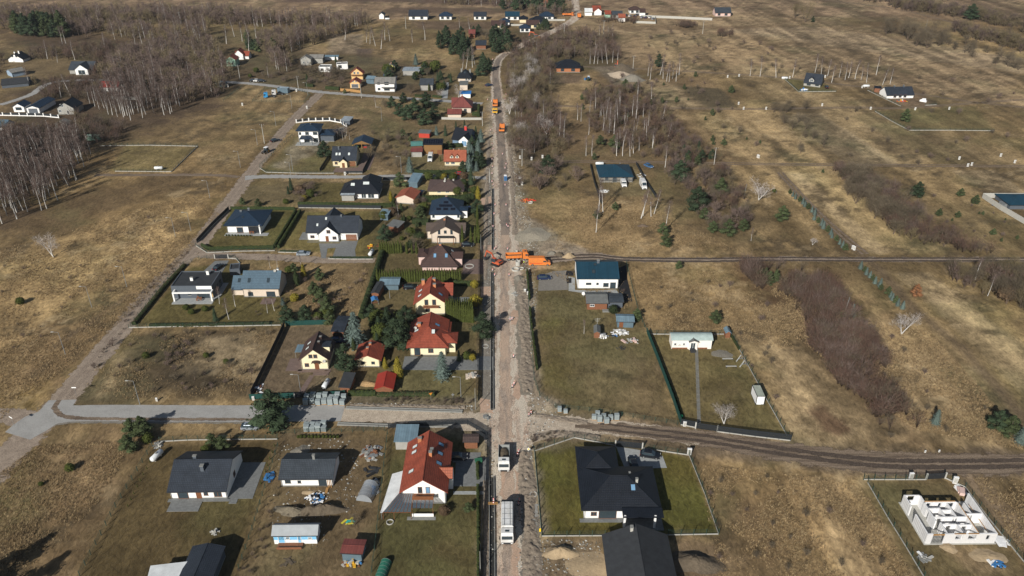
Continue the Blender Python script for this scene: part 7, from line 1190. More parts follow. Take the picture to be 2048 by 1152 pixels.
for lb,gp,pl,n,h0,h1,ks in(('small mixed garden bush or conifer in the gardens between the beige and brown roofed houses','bushes of the middle gardens',[(765,425),(855,400),(855,470),(838,505),(770,475)],46,1.2,3.4,GV),('dark shrub or conifer crowding the shaded garden behind the broad fir','shrubs of the shaded garden',[(742,640),(820,640),(815,700),(745,690)],38,1.8,4.5,['bushdark','pinedark','spruce','bush','thujadark']),('garden shrub around the lane corner and mauve roof','shrubs by the lane corner',[(850,352),(950,352),(962,400),(950,460),(930,405),(850,362)],20,1.4,3.2,['bushdark','pinedark','bush','thuja']),('dark conifer filling the garden corner beside the peach house','conifers by the peach house',[(932,270),(965,262),(966,350),(938,350),(936,300)],18,3,6.5,['pinedark','spruce','bluespruce']),('bare fruit tree or shrub on the brown slope between villa and barn','shrubs of the brown slope',[(745,262),(840,270),(820,345),(745,345)],26,2,4.5,['bare','shrub','bare','shrubolive']),('garden tree along the back of the upper street houses','trees behind the upper street',[(725,150),(880,130),(905,150),(900,185),(800,170),(730,160)],30,2.5,6,['bare','pinedark','bush','barebig']),('bare shrub of the orchard slope above the street','orchard slope shrubs',[(500,150),(600,140),(690,150),(690,178),(560,165)],34,2,4.5,['bare','shrub','shrubolive']),('thin bare tree between the villa drive and brown roofed carport','thin trees by the villa drive',[(668,262),(705,262),(700,282),(668,282)],16,3.5,5.5,['bare','birchy']),('shrub or young pine along the foot of the pine line','shrubs of the pine line',[(600,560),(650,560),(680,645),(630,645)],14,1.2,2.6,['bush','shrub','pinebush']),('conifer in the dense screen beside the far estate','conifers of the far estate',[(1075,62),(1105,60),(1100,50),(1075,54)],9,4,7,['pinedark','pine']),('shrub growing below the navy bungalow gate side','shrubs above the navy bungalow',[(560,385),(625,380),(640,405),(570,412)],12,1.4,3,['bare','bush','shrub']),('dark tree between the tall pines and estate cottages','trees of the estate cottages',[(935,70),(985,66),(985,80),(960,84)],10,5,8,['pinedark','bare'])):
 grove(ks,pl,n,h0,h1,lb,gp,1.0)
mass('dry_undergrowth','dark dead weeds in the middle of the wild plot',[[(335,690),(450,680),(480,740),(420,785),(330,775)],[(600,640),(690,560),(740,540),(700,630)]],[150,60],['shrub','shrubolive'],.5,1.6,'undergrowth',thr=.45)
# ------------------------------------------------------------------ vehicles
car('silver estate car parked below the bushy pine',502,857,2,M_silver,'wagon');car('silver hatchback on the dirt lane left of the gate pillars',607,510,3,M_silver)
car('dark grey car on the block paving at the top of the clipped lawn',1300,913,-12,M_black,s=1.02);car('black car in the shade of the black hipped roof',1266,930,95,M_black);car('dark blue car on the paved yard by the white teal roofed house',1088,558,4,M_navyp)
car('black car between tin garage and brick red roof',821,577,4,M_black);car('dark car half hidden in the drive of the brick red house',915,917,2,M_black);car('dark grey car behind the beige house at the black fence',935,492,4,M_black);car('navy car with red tail light beside the solar panel house',940,420,10,M_navyp)
car('black car on the pale drive of the flat roofed house',438,537,70,M_black);car('light blue hatchback on the grass right of the building site',1297,334,-55,M_bluep);car('black car driving the dirt road',551,283,40,M_black);car('white car just below the timber carport of the brown roofed house',676,684,2,M_navyp)
car('red car hidden by the lane corner spruce',921,350,6,M_redp);car('dark blue car behind the red garage',844,388,80,M_navyp);car('green car in the left bay of the timber carport',715,294,90,mat('green_vehicle_paint',(.04,.22,.06),.3,.1,1));car('red car in the right bay of the timber carport',732,294,90,M_redp)
car('dark blue car between white and grey roofs on the upper street',793,158,90,M_navyp);car('blue car parked at the works road in the shade',978,172,30,M_navyp);car('first of three parked cars at the upper street bend',507,163,5,M_black);car('white one of three parked cars at the upper street bend',515,163,5,M_whitep);car('last of three parked cars at the upper street bend',523,163.5,5,M_black)
car('dark pick up by the stone clad house',1653,176,80,M_black);car('bright blue car under trees by the ochre house',775,151,10,mat('vivid_blue_paint',(.02,.14,.5),.3,.1,1))
for k,(u,v)in enumerate([(1260,33),(1270,33.5),(1284,36),(1292,36.5),(1300,36),(1275,31),(1306,39),(1252,32)]):car('small parked car in the far roadside car park',u,v,60,[M_whitep,M_black,M_silver,M_navyp][k%4],group='cars in the far car park')
van('orange works van with dark side window beside the tipper',1079,529,0,M_orange,7.0,2.75,M_red);van('white van in front of the scaffold',1247,371,-88,M_whitep,4.9,2.1);van('white high roof van at the right yard fence',1286,374,-86,M_whitep,6.2,2.7);van('white camper van by the timber barn',861,320,-90,M_whitep,6,2.6)
truck('white refuse lorry facing the bottom of the frame',1014.5,1053,-90,M_whitep,M_whitep,'garbage',9.8,'refuse_truck',axles=3);truck('white tipper lorry with dark load facing the bottom',1008,923,-90,M_whitep,mat('dented_steel_bin',(.26,.27,.26),.6,.2,1.5),'tipper',7.2,load=M_soil)
truck('orange tipper lorry beside the works van',1034,518,5,M_orange,M_orange,'tipper',7.4,axles=3);truck('orange lorry standing on the upper works road',1004,262,88,M_orange,M_orange,'tipper',6.5);truck('orange lorry behind the yellow roller',990.5,212,90,M_orange,M_orange,'tipper',6.5);truck('yellow loader lorry on the upper works road',990,226,-90,M_yellow,M_yellow,'tipper',4.8,name='site_dumper')
truck('white and blue tractor unit in the lorry yard',540,195,195,mat('lorry_blue_paint',(.04,.26,.52),.3,.1,1),M_white,'tractor',6.2,'tractor_unit');truck('white tractor unit in the lorry yard',556,190,200,M_whitep,M_white,'tractor',6.2,'tractor_unit')
truck('orange lorry at the far junction',1136,32,0,M_orange,M_orange,'tipper',9);truck('orange lorry seen end on at the far junction',1158,35,90,M_orange,M_orange,'box',7,'box_truck')
h=H('long grey trailer box behind the white tractor unit',(555,186),(576,187),'flat',ev=178,rv=175,pitch=0,wall=Rf['bluemetal'],roof='metal',name='box_trailer',cat='trailer');h=H('pale blue box cabin at the left end of the upper street',(432,174),(450,175),'flat',ev=167,rv=164,pitch=0,wall=Rf['bluemetal'],roof='metal',name='site_hut',cat='hut')
excavator('orange red excavator digging the trench with its boom to the left',993,530,142,M_redor,.95);excavator('orange excavator with raised boom near the distant estate',1075,79,160,M_redor,1.2);excavator('small orange excavator on the sand heap',1233,138,80,M_redor,1.0)
def tractor(label,u,v,ang):
 x,y=G(u,v);r=thing('farm_tractor',label,'tractor',x,y,R(ang));MB().box(-.2,1.9,-.4,.4,.7,1.4).build('bonnet',M_dsteel,r);MB().box(-1.3,.2,-.7,.7,1.1,2.4).build('cab',M_glass,r);MB().box(-1.4,.3,-.8,.8,2.4,2.52).build('cab_roof',M_white,r)
 for x_,rr,w_ in((-.8,.8,.4),(1.4,.5,.28)):
  for q in(-.85,.85):o=MB().tube((x_,q-w_/2,rr),(x_,q+w_/2,rr),rr,n=16).build('wheel',M_dark,r);MB().tube((x_,q-w_/2-.02,rr),(x_,q+w_/2+.02,rr),rr*.5,n=10).build('rim',M_yellow,o)
tractor('tractor with white cab roof on the dirt road',532,306,-110)
person('worker in yellow vest standing between tipper and van',1048,531,200,mat('hi_vis_yellow',(.6,.75,.05),.7,.05,2),M_navyp)
# ------------------------------------------------------------------ lamps, poles, posts, boxes
def pole(label,u,v,hh=7.5,kind='lamp',ang=0,group=None,lean=0):
 x,y=G(u,v);r=thing({'lamp':'street_lamp','power':'power_pole','post':'wooden_pole'}[kind],label,{'lamp':'street lamp','power':'power pole','post':'pole'}[kind],x,y,R(ang),group)
 MB().tube((0,0,0),(lean,0,hh),.10 if kind!='power' else.16,.06 if kind!='power' else.1,7).build('pole',{'lamp':M_steel,'power':M_conc,'post':M_dconc}[kind],r)
 if kind=='lamp':MB().tube((0,0,hh),(-1.3,0,hh+.12),.04,.04,5).build('lamp_arm',M_steel,r);MB().box(-1.9,-1.2,-.13,.13,hh+.08,hh+.18).build('lamp_head',M_conc,r)
 if kind=='power':MB().box(-1.0,1.0,-.06,.06,hh-.5,hh-.38).box(-.7,.7,-.05,.05,hh-1.2,hh-1.08).build('crossarm',M_dsteel,r);MB().tube((-.9,0,hh-.38),(-.9,0,hh-.15),.05,n=6).tube((.9,0,hh-.38),(.9,0,hh-.15),.05,n=6).build('insulators',M_white,r)
 return r
for u,v in((131,709),(280,809),(254,574),(351,473),(382,462),(420,396),(481,335),(515,290),(552,252),(584,217),(583,358),(586,342),(803,346),(764,243),(616,192),(184,615)):pole('slender grey street lamp beside the dirt road plots',u,v,7,group='grey street lamps')
pole('lamp post standing in the shade of the pallets',603,792,6.4);pole('lamp post on the verge left of the corner pole',922,794,6);pole('rusty brown pole at the cross road corner',951,819,6.4,'post');pole('grey concrete pole with three crossarms beside the straw field',1428,329,7.5,'power');pole('pale pole on the brow of the far meadow',1405,68,9,'power');pole('concrete power pole by the timber fence',723,196,7.5,'power');pole('power pole at the upper street corner',597,178,7,'power');pole('power pole at the hamlet street',480,158,8,'power')
pole('leaning weathered post beside the spruce clump',1686,636,7,'post',lean=.5);pole('short broken pole in the straw strip',1487,397,6,'post',lean=.4);pole('white power pole in the far left meadow',362,50,9,'power');pole('power pole beside the distant works road',1128,75,9,'power');pole('pale pole in front of the distant row of houses',812,58,8.5,'power');pole('double power pole above the brown wood',1207,67,9,'power');pole('power pole right of the sand heaps',1266,137,7.5,'power');pole('transformer pole beside the works road',1044,332,7.5,'power');pole('power pole at the lane spruce',979,365,6,'power');pole('transformer pole by the dirt road',529,287,9,'power')
pole('power pole at the garden fence corner',965,252,7,'power');pole('power pole below the beige house',962,505,6.5,'post');pole('power pole beside the works road at the bottom',961,1148,6,'post');pole('dark pole at the tin garage lawn',780,597,2.8,'post');pole('far pole at the top right meadow',1850,62,8,'post')
wr=MB()
for(a,b)in(((1044,332,7),(979,365,5.6)),((723,196,7),(597,178,6.6)),((723,196,7),(965,252-40,7)),((597,178,6.6),(480,158,7.6)),((979,365,5.6),(962,505,6.2)),((962,505,6.2),(951,819,6.2))):
 (x0,y0),(x1,y1)=G(*a[:2]),G(*b[:2]);p=None
 for k in range(9):t=k/8;q=(x0+(x1-x0)*t,y0+(y1-y0)*t,a[2]+(b[2]-a[2])*t-1.6*t*(1-t));p and wr.tube(p,q,.018,n=3);p=q
tag(wr.build('overhead_cables',M_dark),'thin dark overhead cables strung between the roadside poles','cable',kind='stuff')
BXM=(MB().box(-.35,.35,-.15,.15,0,1.25).box(-.38,.38,-.18,.18,1.25,1.32).mesh('cabinet_body',M_white),MB().box(-.3,.3,-.165,-.152,.15,1.2).mesh('door',M_conc))
def cabinet(u,v,lb='white utility cabinet standing at an empty plot corner',gp='white utility cabinets',s=1.0):
 x,y=G(u,v);r=thing('utility_cabinet',lb,'utility box',x,y,random.uniform(-.2,.2),gp);r.scale=(s,s,s);ob('cabinet_body',BXM[0],r);ob('door',BXM[1],r)
for u,v in((1455,155),(1478,153),(1477,209),(1487,219),(1532,219),(1515,315),(1517,316),(1644,212),(1741,219),(1830,220),(1898,219),(1918,319),(1935,333),(1943,331),(2001,313),(2029,326),(1579,157),(1724,176),(1708,500),(1705,498),(1650,155),(1040,317),(1063,320),(1085,316),(456,174),(485,211),(614,217),(593,183)):cabinet(u,v,s=1.0)
cabinet(1378,909,'white cabinet at the corner of the clipped lawn',None,1.3);cabinet(1369,852,'white meter box on the black slatted fence',None);cabinet(507,800,'white box before the green corner panels',None,.8);cabinet(1821,957,'grey cabinet in the block shell fence',None,1.2);cabinet(1909,966,'pale cabinet right of the block shell gate',None,1.3);cabinet(1850,905,'left blue footed marker below the straw meadow',None,.45);cabinet(1878,904,'right blue footed marker below the straw meadow',None,.45)
cabinet(1050,582+3,'upper white box beside the narrow thuja hedge',None,.9);cabinet(1056,587+3,'lower white box beside the narrow thuja hedge',None,.9);cabinet(314,802,'flat white box on the wild plot verge',None,.7);cabinet(1044,370,'pale box among rings on the works verge',None);cabinet(690,350,'blue white letter box at the cream house gate',None)
def sign(label,u,v,hh,shape,c,ang=0,wh=(.8,.8),c2=None):
 x,y=G(u,v);r=thing('road_sign',label,'sign',x,y,R(ang));MB().tube((0,0,0),(0,0,hh),.035,n=6).build('post',M_steel,r);w_,h_=wh
 pf={'box':[(-w_/2,hh-h_),(w_/2,hh-h_),(w_/2,hh),(-w_/2,hh)],'dia':[(0,hh-h_),(w_/2,hh-h_/2),(0,hh),(-w_/2,hh-h_/2)],'tri':[(0,hh-h_),(w_/2,hh),(-w_/2,hh)]}[shape]
 o=MB().ex(pf,-.06,-.035).build('sign_board',c,r)
 if c2:cx=0;cz=hh-h_/2;MB().ex([((a-cx)*.6,cz+(z-cz)*.6)for a,z in pf],-.07,-.061).build('sign_field',c2,o)
sign('white street name boards on a post by the asphalt bend',153,791,2.6,'box',M_white,0,(1.1,.3));sign('white direction boards at the left junction',28,851,2.6,'box',M_white,-30,(1.2,.35));sign('orange yellow triangular sign lying towards the verge',862,800,2.2,'tri',M_orange,20,(.9,.8),M_yellow);sign('grey diamond sign on the grass verge',906,799,1.9,'dia',M_steel,10,(.8,.8));sign('yellow diamond priority sign by the rubble',1057,905,1.5,'dia',M_white,0,(.9,.9),mat('sign_yellow',(.8,.55,.02),.5,.05,1));sign('small yellow plate on the fence corner post',1080,1066,1.3,'box',mat('sign_yellow',(.8,.55,.02),.5,.05,1),0,(.35,.9))
BAR=(MB().box(-.16,.16,-.02,.02,.25,.5).box(-.16,.16,-.02,.02,.75,1.0).mesh('white_band',M_white),MB().box(-.16,.16,-.02,.02,.5,.75).box(-.16,.16,-.02,.02,1.0,1.2).mesh('red_band',M_red),MB().box(-.4,.4,-.22,.22,0,.12).box(-.03,.03,-.03,.03,.12,.25).mesh('foot',M_dark))
def barrier(u,v):
 x,y=G(u,v);r=thing('marker_beacon','red and white striped beacon board along the works road edge','traffic beacon',x,y,random.uniform(-.5,.5),'beacon boards along the works');r.scale=(.8,)*3;ob('board',BAR[0],r);ob('board',BAR[1],r);ob('foot',BAR[2],r)
for u,v in((987,1003),(987,1010),(1037,1010),(1039,1003),(1035,912),(1037,905),(1058,832),(1062,828),(1025,775),(1028,770),(1027,715),(1024,640),(1020,642),(989,552),(1018,552),(985,542),(989,500),(992,497),(1015,500),(986,455),(988,430),(1013,452),(1016,455),(990,412),(1012,412),(984,365),(986,372),(1010,372),(984,349),(985,335),(1010,338),(1012,330),(984,290),(986,300),(981,262),(985,232),(975,201),(983,204),(1010,200),(1012,190),(1005,310),(984,320),(978,140),(985,120),(1035,98),(1030,100),(1057,86)):barrier(u,v)
def ring(label,u,v,r_=.8,hh=.5,m=None,group=None):
 x,y=G(u,v);mb=MB();n=20
 for k in range(n):
  a,b=2*math.pi*k/n,2*math.pi*(k+1)/n;q=lambda t,s,z:(math.cos(t)*s,math.sin(t)*s,z);ri=r_*.8
  mb.add([q(a,r_,0),q(b,r_,0),q(b,r_,hh),q(a,r_,hh),q(a,ri,0),q(b,ri,0),q(b,ri,hh),q(a,ri,hh)],[(0,1,2,3),(5,4,7,6),(3,2,6,7)])
 o=mb.build('concrete_ring',m or M_conc);o.location=(x,y,.03);tag(o,label,'concrete ring',group);return o
ring('large pale concrete manhole ring below the orange van',1031,540,1.25,.5);ring('smaller concrete ring right of the large one',1043,538,.8,.35);ring('stacked concrete ring cylinder by the worker',1036,530,.8,1.4);ring('concrete ring beside the orange barrier heap',1061,406,.9,.4);ring('manhole ring set in the gravel footway',971,693,.9,.12);ring('manhole ring at the kerb of the clipped lawn',1067,989,.8,.15);ring('round garden pond ring on the brown paving',939,533,1.5,.2);ring('square well ring beside the concrete stack',1032,505,.7,.5);ring('stone fire ring on the lawn of the red roofed house',780,1045,.75,.2,M_conc);ring('concrete ring by the works verge cabinet',1040,357,.7,.4)
def pal_mesh(k):
 mb=MB();mb.box(-.5,.5,-.4,.4,0,.12);b=MB();z=.13
 for i in range(k):b.box(-.48+random.uniform(-.02,.02),.48+random.uniform(-.02,.02),-.4,.4,z,z+.085);z+=.1
 return mb.mesh('timber_base',W_ltwood),b.mesh('block_stack',mat('grey_paving_blocks',(.27,.31,.31),.85,.12,2,rnd=.12))
PAL=[pal_mesh(k)for k in(12,14,10)]
def pallet(u,v,lb,gp,s=1.15):
 x,y=G(u,v);r=thing('block_pallet',lb,'pallet',x,y,random.uniform(-.12,.12),gp);r.scale=(s,s,s);a,b=random.choice(PAL);ob('timber_base',a,r);ob('block_stack',b,r)
for i in range(7):
 for j in range(2):pallet(612+i*12.2+j*3,809-j*9-(i%2)*2,'pallet of grey paving blocks in the double row before the green fence','pallets before the green fence',1.25)
for i in range(4):
 for j in range(2):pallet(614+i*11.5,862-j*7,'pallet of grey paving blocks below the asphalt road','pallets below the asphalt road',1.25)
for u,v in((1188,838),(1195,831),(1199,843),(1207,838),(1213,846),(1221,839),(1233,839)):pallet(u,v,'pallet of grey paving blocks beside the cross road fence','pallets beside the cross road',1.1)
for u,v in((1119,823),(1131,826)):pallet(u,v,'low pallet of brown blocks at the cross road','brown block pallets',.95)
def tank(label,u,v,ang,L_=3.0,r_=.62):
 x,y=G(u,v);r=thing('gas_tank',label,'gas tank',x,y,R(ang));mb=MB();n=14;prof=[(-L_/2-.28,.02),(-L_/2-.2,r_*.6),(-L_/2,r_)]+[(L_/2,r_),(L_/2+.2,r_*.6),(L_/2+.28,.02)]
 mb.add([(px,pr_*math.cos(2*math.pi*k/n),.95+pr_*math.sin(2*math.pi*k/n))for px,pr_ in prof for k in range(n)],[(j*n+k,j*n+(k+1)%n,(j+1)*n+(k+1)%n,(j+1)*n+k)for j in range(5)for k in range(n)])
 mb.build('vessel',M_tank,r,True);MB().tube((0,0,.95+r_-.05),(0,0,.95+r_+.22),.24,n=12).build('valve_dome',M_dconc,r)
 for s in(-1,1):MB().box(s*L_*.3-.1,s*L_*.3+.1,-.35,.35,0,.6).build('leg',M_conc,r)
for u,v,a,lb in((653,773,80,'white gas tank on the yard of the steep brown roofed house'),(315,917,72,'white gas tank by the rubble left of the charcoal roof'),(743,510,80,'white gas tank at the end of the white gable house lawn'),(1199,331,3,'white gas tank left of the petrol blue roof'),(1569,159,0,'white gas tank by the stone clad house'),(318,340,5,'white gas tank at the dark track'),(1732,175,0,'white gas tank left of the long white house'),(775,40,0,'white gas tank in the distant row')):tank(lb,u,v,a)
def tunnel(label,u,v,L_,r_,m,ang=80):
 x,y=G(u,v);r=thing('plastic_greenhouse',label,'greenhouse',x,y,R(ang));n=12;prof=[(r_*math.cos(math.pi*k/n),r_*1.05*math.sin(math.pi*k/n))for k in range(n+1)]
 MB().add([(px,a,z)for px in(0,L_)for a,z in prof],[(k,k+1,n+2+k,n+1+k)for k in range(n)]+[tuple(range(n,-1,-1)),tuple(range(n+1,2*n+2))]).build('film',m,r);rb=MB()
 for px in[L_*k/5 for k in range(6)]:
  for k in range(n):rb.tube((px,*prof[k]),(px,*prof[k+1]),.03,n=3)
 rb.build('hoops',M_steel,r)
tunnel('clear plastic tunnel greenhouse full of clutter in the yard',728,1003,4.6,1.7,clear('clear_film',(.42,.46,.50),.55));tunnel('dark green tunnel cut by the bottom frame edge',759,1160,4.2,1.05,mat('green_film',(.03,.15,.10),.5,.2,2))
def heap(label,u,v,rx,ry,hh,m,ang=0,cat='heap',name='sand_heap'):
 x,y=G(u,v);n=26;mb=MB();vs=[(0,0,hh)];ph=[random.random()*6.28 for _ in range(4)]
 for j in range(1,9):
  t=j/8
  for i in range(n):a=6.28318*i/n;w_=1+.16*math.sin(2*a+ph[0])+.1*math.sin(3*a+ph[1])+.06*math.sin(7*a+ph[2]);vs.append((math.cos(a)*rx*t*w_,math.sin(a)*ry*t*w_,max(-.05,hh*(math.cos(t*3.14159)*.5+.5)*random.uniform(.82,1.12))if j<8 else-.06))
 mb.add(vs,[(0,1+i,1+(i+1)%n)for i in range(n)]+[(1+(j-1)*n+i,1+j*n+i,1+j*n+(i+1)%n,1+(j-1)*n+(i+1)%n)for j in range(1,8)for i in range(n)])
 o=mb.build(name,m,None,True);o.location=(x,y,0);o.rotation_euler=(0,0,R(ang));return tag(o,label,cat)
heap('smooth pale sand heap beside the clipped lawn fence',1122,1105,3.4,2.2,1.3,M_sand);heap('yellow sand cone beside the muddy track behind the teal roofed house',1138,514,2.3,1.5,1.5,M_sand);heap('brown earth heap left of the yellow sand cone',1118,510,1.9,1.4,1.1,M_soil);heap('flat grey gravel heap near the works van',1104,507,2.2,1.4,.9,M_gravel);heap('grey gravel heap beside the concrete rings',1037,556,1.8,1.8,.9,M_gravel)
heap('pale rubble mound beside the works road',1065,470,6,7,.8,mat('pale_rubble',(.33,.29,.22),.95,.22,2,.8,bs=.3));heap('long excavated earth bank, brown half',648,1022,4.6,1.7,1.8,M_soil,4);heap('long excavated earth bank, grey grassy half',585,1023,4.2,1.6,1.2,mat('grey_overgrown_soil',(.16,.135,.095),.95,.3,2,.8,bs=.3),-4);heap('earth bank end at the yard track',622,1023,3.4,1.7,1.5,M_soil)
heap('wide pale sand plateau of the far quarry heap',1243,151,9,7,2.2,mat('bright_quarry_sand',(.46,.37,.27),.95,.12,1,.4,bs=.3));heap('dark topsoil ridge behind the quarry sand',1243,140,8,6,3.6,M_soil,10);heap('grey gravel cone right of the quarry sand',1266,160,7,5,3,M_gravel);heap('yellow trampled sand patch by the grey felt roof',1185,1130,5,4,.35,M_sand);heap('earth mound in the shade right of the grey felt roof',1388,1125,5.5,3.4,1.5,M_soil)
heap('round sand mound before the block shell',1897,1095,1.9,1.4,.4,M_sand);heap('trampled pale sand by the block shell',1975,1112,3.4,2.2,.35,M_sand);heap('grey sand mound beside the dotted roof',602,900,2.2,1.8,.4,M_gravel);heap('loose sand at the door of the dotted roof house',620,985,1.6,1.0,.4,M_sand);heap('grey grit circle in the mobile home lawn',1444,708,2.8,2.4,.12,M_gravel);heap('split firewood spread behind the woodshed',738,768,2.6,1.6,.6,mat('cut_firewood',(.42,.27,.13),.9,.45,5,.8,bs=.2),0,'firewood','firewood_heap');heap('brush pile of dark branches in the straw field',1285,452,2.0,1.3,.7,M_bark,0,'brush pile','brush_pile')
def clutter(label,u,v,rx,ry,n,mats,size=.35,cat='rubbish heap',name='rubbish_pile',hmax=.6):
 x,y=G(u,v);mb=MB()
 for _ in range(n):
  a=random.random()*6.28;k=random.random()**.5;cx,cy=math.cos(a)*rx*k,math.sin(a)*ry*k;s=size*random.uniform(.4,1.3);t=random.random()*3.14;c,q=math.cos(t),math.sin(t);l=s*random.uniform(.6,1.8);hh=random.uniform(.15,1)*hmax*(1.2-k)
  mb.prism([(cx+c*l-q*s*.5,cy+q*l+c*s*.5),(cx-c*l-q*s*.5,cy-q*l+c*s*.5),(cx-c*l+q*s*.5,cy-q*l-c*s*.5),(cx+c*l+q*s*.5,cy+q*l-c*s*.5)],0,hh,random.randrange(len(mats)))
 o=mb.build(name,mats);o.location=(x,y,.03);return tag(o,label,cat)
WR=[M_white,M_conc,M_blue]
clutter('white foam offcuts heaped before the metal shed',1240,665,2.2,1.5,60,[M_white,M_conc],.35);clutter('faded garden furniture heap beside the play hut',1206,674,1.2,.9,18,[M_white,M_conc,M_steel],.4,hmax=1.2);clutter('row of wrapped pink and white rubbish sacks',1260,683,3.2,.8,14,[M_conc,W_pink,M_dconc],.6,hmax=1.2);clutter('crumpled blue tarpaulin in the scrap yard grass',1229,671,1.3,.6,12,[M_blue,M_dark],.4,hmax=.2);clutter('steel frame scrap lying in the grass',1243,696,1.3,1.4,16,[M_dsteel],.25,hmax=.25)
clutter('blue and white bags dumped below the dotted roof',632,998,2.2,1.8,55,[M_white,M_blue,M_dark,M_white],.4);clutter('blue wrapped block pallet at the left of the dotted roof',539,953,.8,1.4,12,[M_blue,M_blue,M_white],.6,hmax=1.1);clutter('timber and steel scrap stacked in the long yard',743,905,2.2,2.6,60,[M_conc,M_dconc,W_wood,M_steel],.5,hmax=.9);clutter('pipes and boards beside the plastic tunnel',750,975,.9,3.2,24,[M_blue,M_dconc,M_steel,M_dark],.5,hmax=.6);clutter('colourful junk around the tin shed door',706,1128,2.2,.8,22,[M_blue,M_yellow,M_conc,W_wood],.4,hmax=.8);clutter('pile of black sheets above the plastic tunnel',741,942,1.6,1.4,12,[M_dark,M_dsteel],.6,hmax=.4)
clutter('yellow and turquoise tarpaulin on the bare yard',697,1045,1.2,.9,14,[mat('tarp_yellow',(.6,.5,.05),.7,.1,1),mat('tarp_turquoise',(.03,.4,.36),.7,.1,1)],.4,hmax=.25);clutter('pale stone lump on the lawn below the charcoal bungalow',432,1065,.8,.7,16,[M_conc],.3,hmax=.7);clutter('grey rubble by the corner gate of the charcoal bungalow',318,890,.9,1.2,18,[M_dconc,M_conc],.4,hmax=.8);clutter('wrapped stone lumps in the corner of the lawn',945,752,1.6,1.2,16,[M_conc,W_beige,M_steel],.5,hmax=.8);clutter('red barrier parts heaped at the scrub edge',1055,401,3.4,1.4,34,[M_redor,M_orange,M_red],.35,hmax=.7)
clutter('blue white foil wrapped blocks behind the block shell',1921,984,.9,.8,6,[M_white,W_pink],.8,hmax=1.2);clutter('white foil sheet snagged on the plinth fence',2006,1083,1.2,1.0,9,[M_white],.8,hmax=.15);clutter('blue tarpaulin and sacks at the block shell corner',1992,1128,1.6,.8,16,[M_blue,M_white,M_dark],.45,hmax=.5);clutter('cement bags and mixer parts left of the block shell',1850,1115,1.3,1.2,16,[M_conc,M_dconc,M_white],.4,hmax=.6);clutter('black crates in the green fence corner',517,778,1.6,1.6,22,[M_dark,M_white,W_wood],.45,hmax=.9);clutter('toy playset with slide beside the gas tank',740,493,.7,1.4,8,[M_red,M_yellow,M_steel],.4,'toy','playset',hmax=1.2);clutter('stack of brown garden pots by the thuja row',756,491,.5,1.5,8,[W_wood],.35,hmax=.6)
clutter('broken concrete slabs on the works verge',1030,588,1.6,1.4,14,[M_conc,M_dconc],.35,hmax=.4);clutter('concrete lumps in mid works road',1027,638,1.2,1.0,12,[M_conc],.35,hmax=.4);clutter('drain covers and lumps beside the trench end',974,835,.9,.7,10,[M_dconc,M_steel],.4,hmax=.5);clutter('white boards leaning by the building site',1207,383,1.6,1.2,12,[M_white,M_conc],.6,hmax=.7);clutter('scattered blocks beside the right building site fence',1283,352,1.6,3,14,[M_conc,M_white],.4,hmax=.4);clutter('blue container bags by the brick bungalow',1173,160,1.4,1.0,5,[M_blue,M_dsteel],.9,hmax=2.2);clutter('white tanks and blue barrel before the stone clad house',1607,180,2.4,1.0,10,[M_white,M_white,M_blue],.8,hmax=1.8)
clutter('yellow and red machines parked by the long white house',1803,203,3,1.4,16,[M_yellow,M_redor,M_blue,M_white],.6,hmax=1.4,cat='machinery',name='garden_machinery');clutter('white site trailer box at the long white house',1845,203,1.0,.8,3,[M_white],1.3,hmax=2.4);clutter('small bluish toilet cabin remnants near the warehouse corner',2002,412,2.4,1.0,7,[M_bluep,M_steel],.9,hmax=1.8);clutter('dark compost heap with red soil',1133-560,1124,1.0,.8,10,[M_soil],.5,hmax=.3)
def toilet(label,u,v):
 x,y=G(u,v);r=thing('portable_toilet',label,'portable toilet',x,y,.1);MB().box(-.55,.55,-.55,.55,.05,2.1).build('cabin',M_blue,r);MB().box(-.42,.42,-.58,-.552,.15,1.95).build('door',M_bluep,r);MB().ex([(-.6,2.1),(.6,2.1),(.4,2.3),(-.4,2.3)],-.6,.6).build('roof',M_white,r)
toilet('blue portable toilet standing in the works road',1011,361);toilet('blue cabin toilet by the mud at the brick bungalow',1177,160)
x,y=G(957,925);r=thing('skip_container','dark green skip bin standing at the roadside fence','skip',x,y,.2);r.scale=(.62,.62,.7);MB().ex([(-1,0),(1,0),(1.3,1.2),(-1.3,1.2)],-.8,.8).build('bin',mat('skip_green',(.03,.13,.07),.6,.15,2),r);MB().box(-1.35,1.35,-.85,.85,1.2,1.28).build('lid',mat('skip_green',(.03,.13,.07)),r)
for i,(u,v)in enumerate(((1480,722),(1487,733))):
 x,y=G(u,v);r=thing('timber_trestle',['upper','lower'][i]+' A shaped trestle frame by the long plinth fence','trestle',x,y,.25);mb=MB()
 for s in(-1,1):mb.tube((-1.1,s*.1,0),(0,s*.1,1.9),.05,n=5).tube((1.1,s*.1,0),(0,s*.1,1.9),.05,n=5)
 mb.build('leg_frame',M_steel,r);MB().box(-.7,.7,-.1,.1,.75,.85).build('crossbar',M_steel,r)
for i,(u,v)in enumerate(((1455,720),(1462,735))):
 x,y=G(u,v);r=thing('bench',['upper','lower'][i]+' low grey bench on the mobile home lawn','bench',x,y,.02);MB().box(-1.4,1.4,-.2,.2,.4,.47).build('seat',M_conc,r)
 for s in(-1.2,1.2):MB().box(s-.1,s+.1,-.2,.2,0,.4).build('leg',M_dsteel,r)
x,y=G(1393,699);r=thing('stepping_stone_path','straight path of grey stepping slabs up to the mobile home','path',x,y);x1,y1=G(1398,845)
for k in range(60):t=k/59;MB().box((x1-x)*t-.42,(x1-x)*t+.42,(y1-y)*t-.14,(y1-y)*t+.14,0,.06).build('slab',M_pave,r)
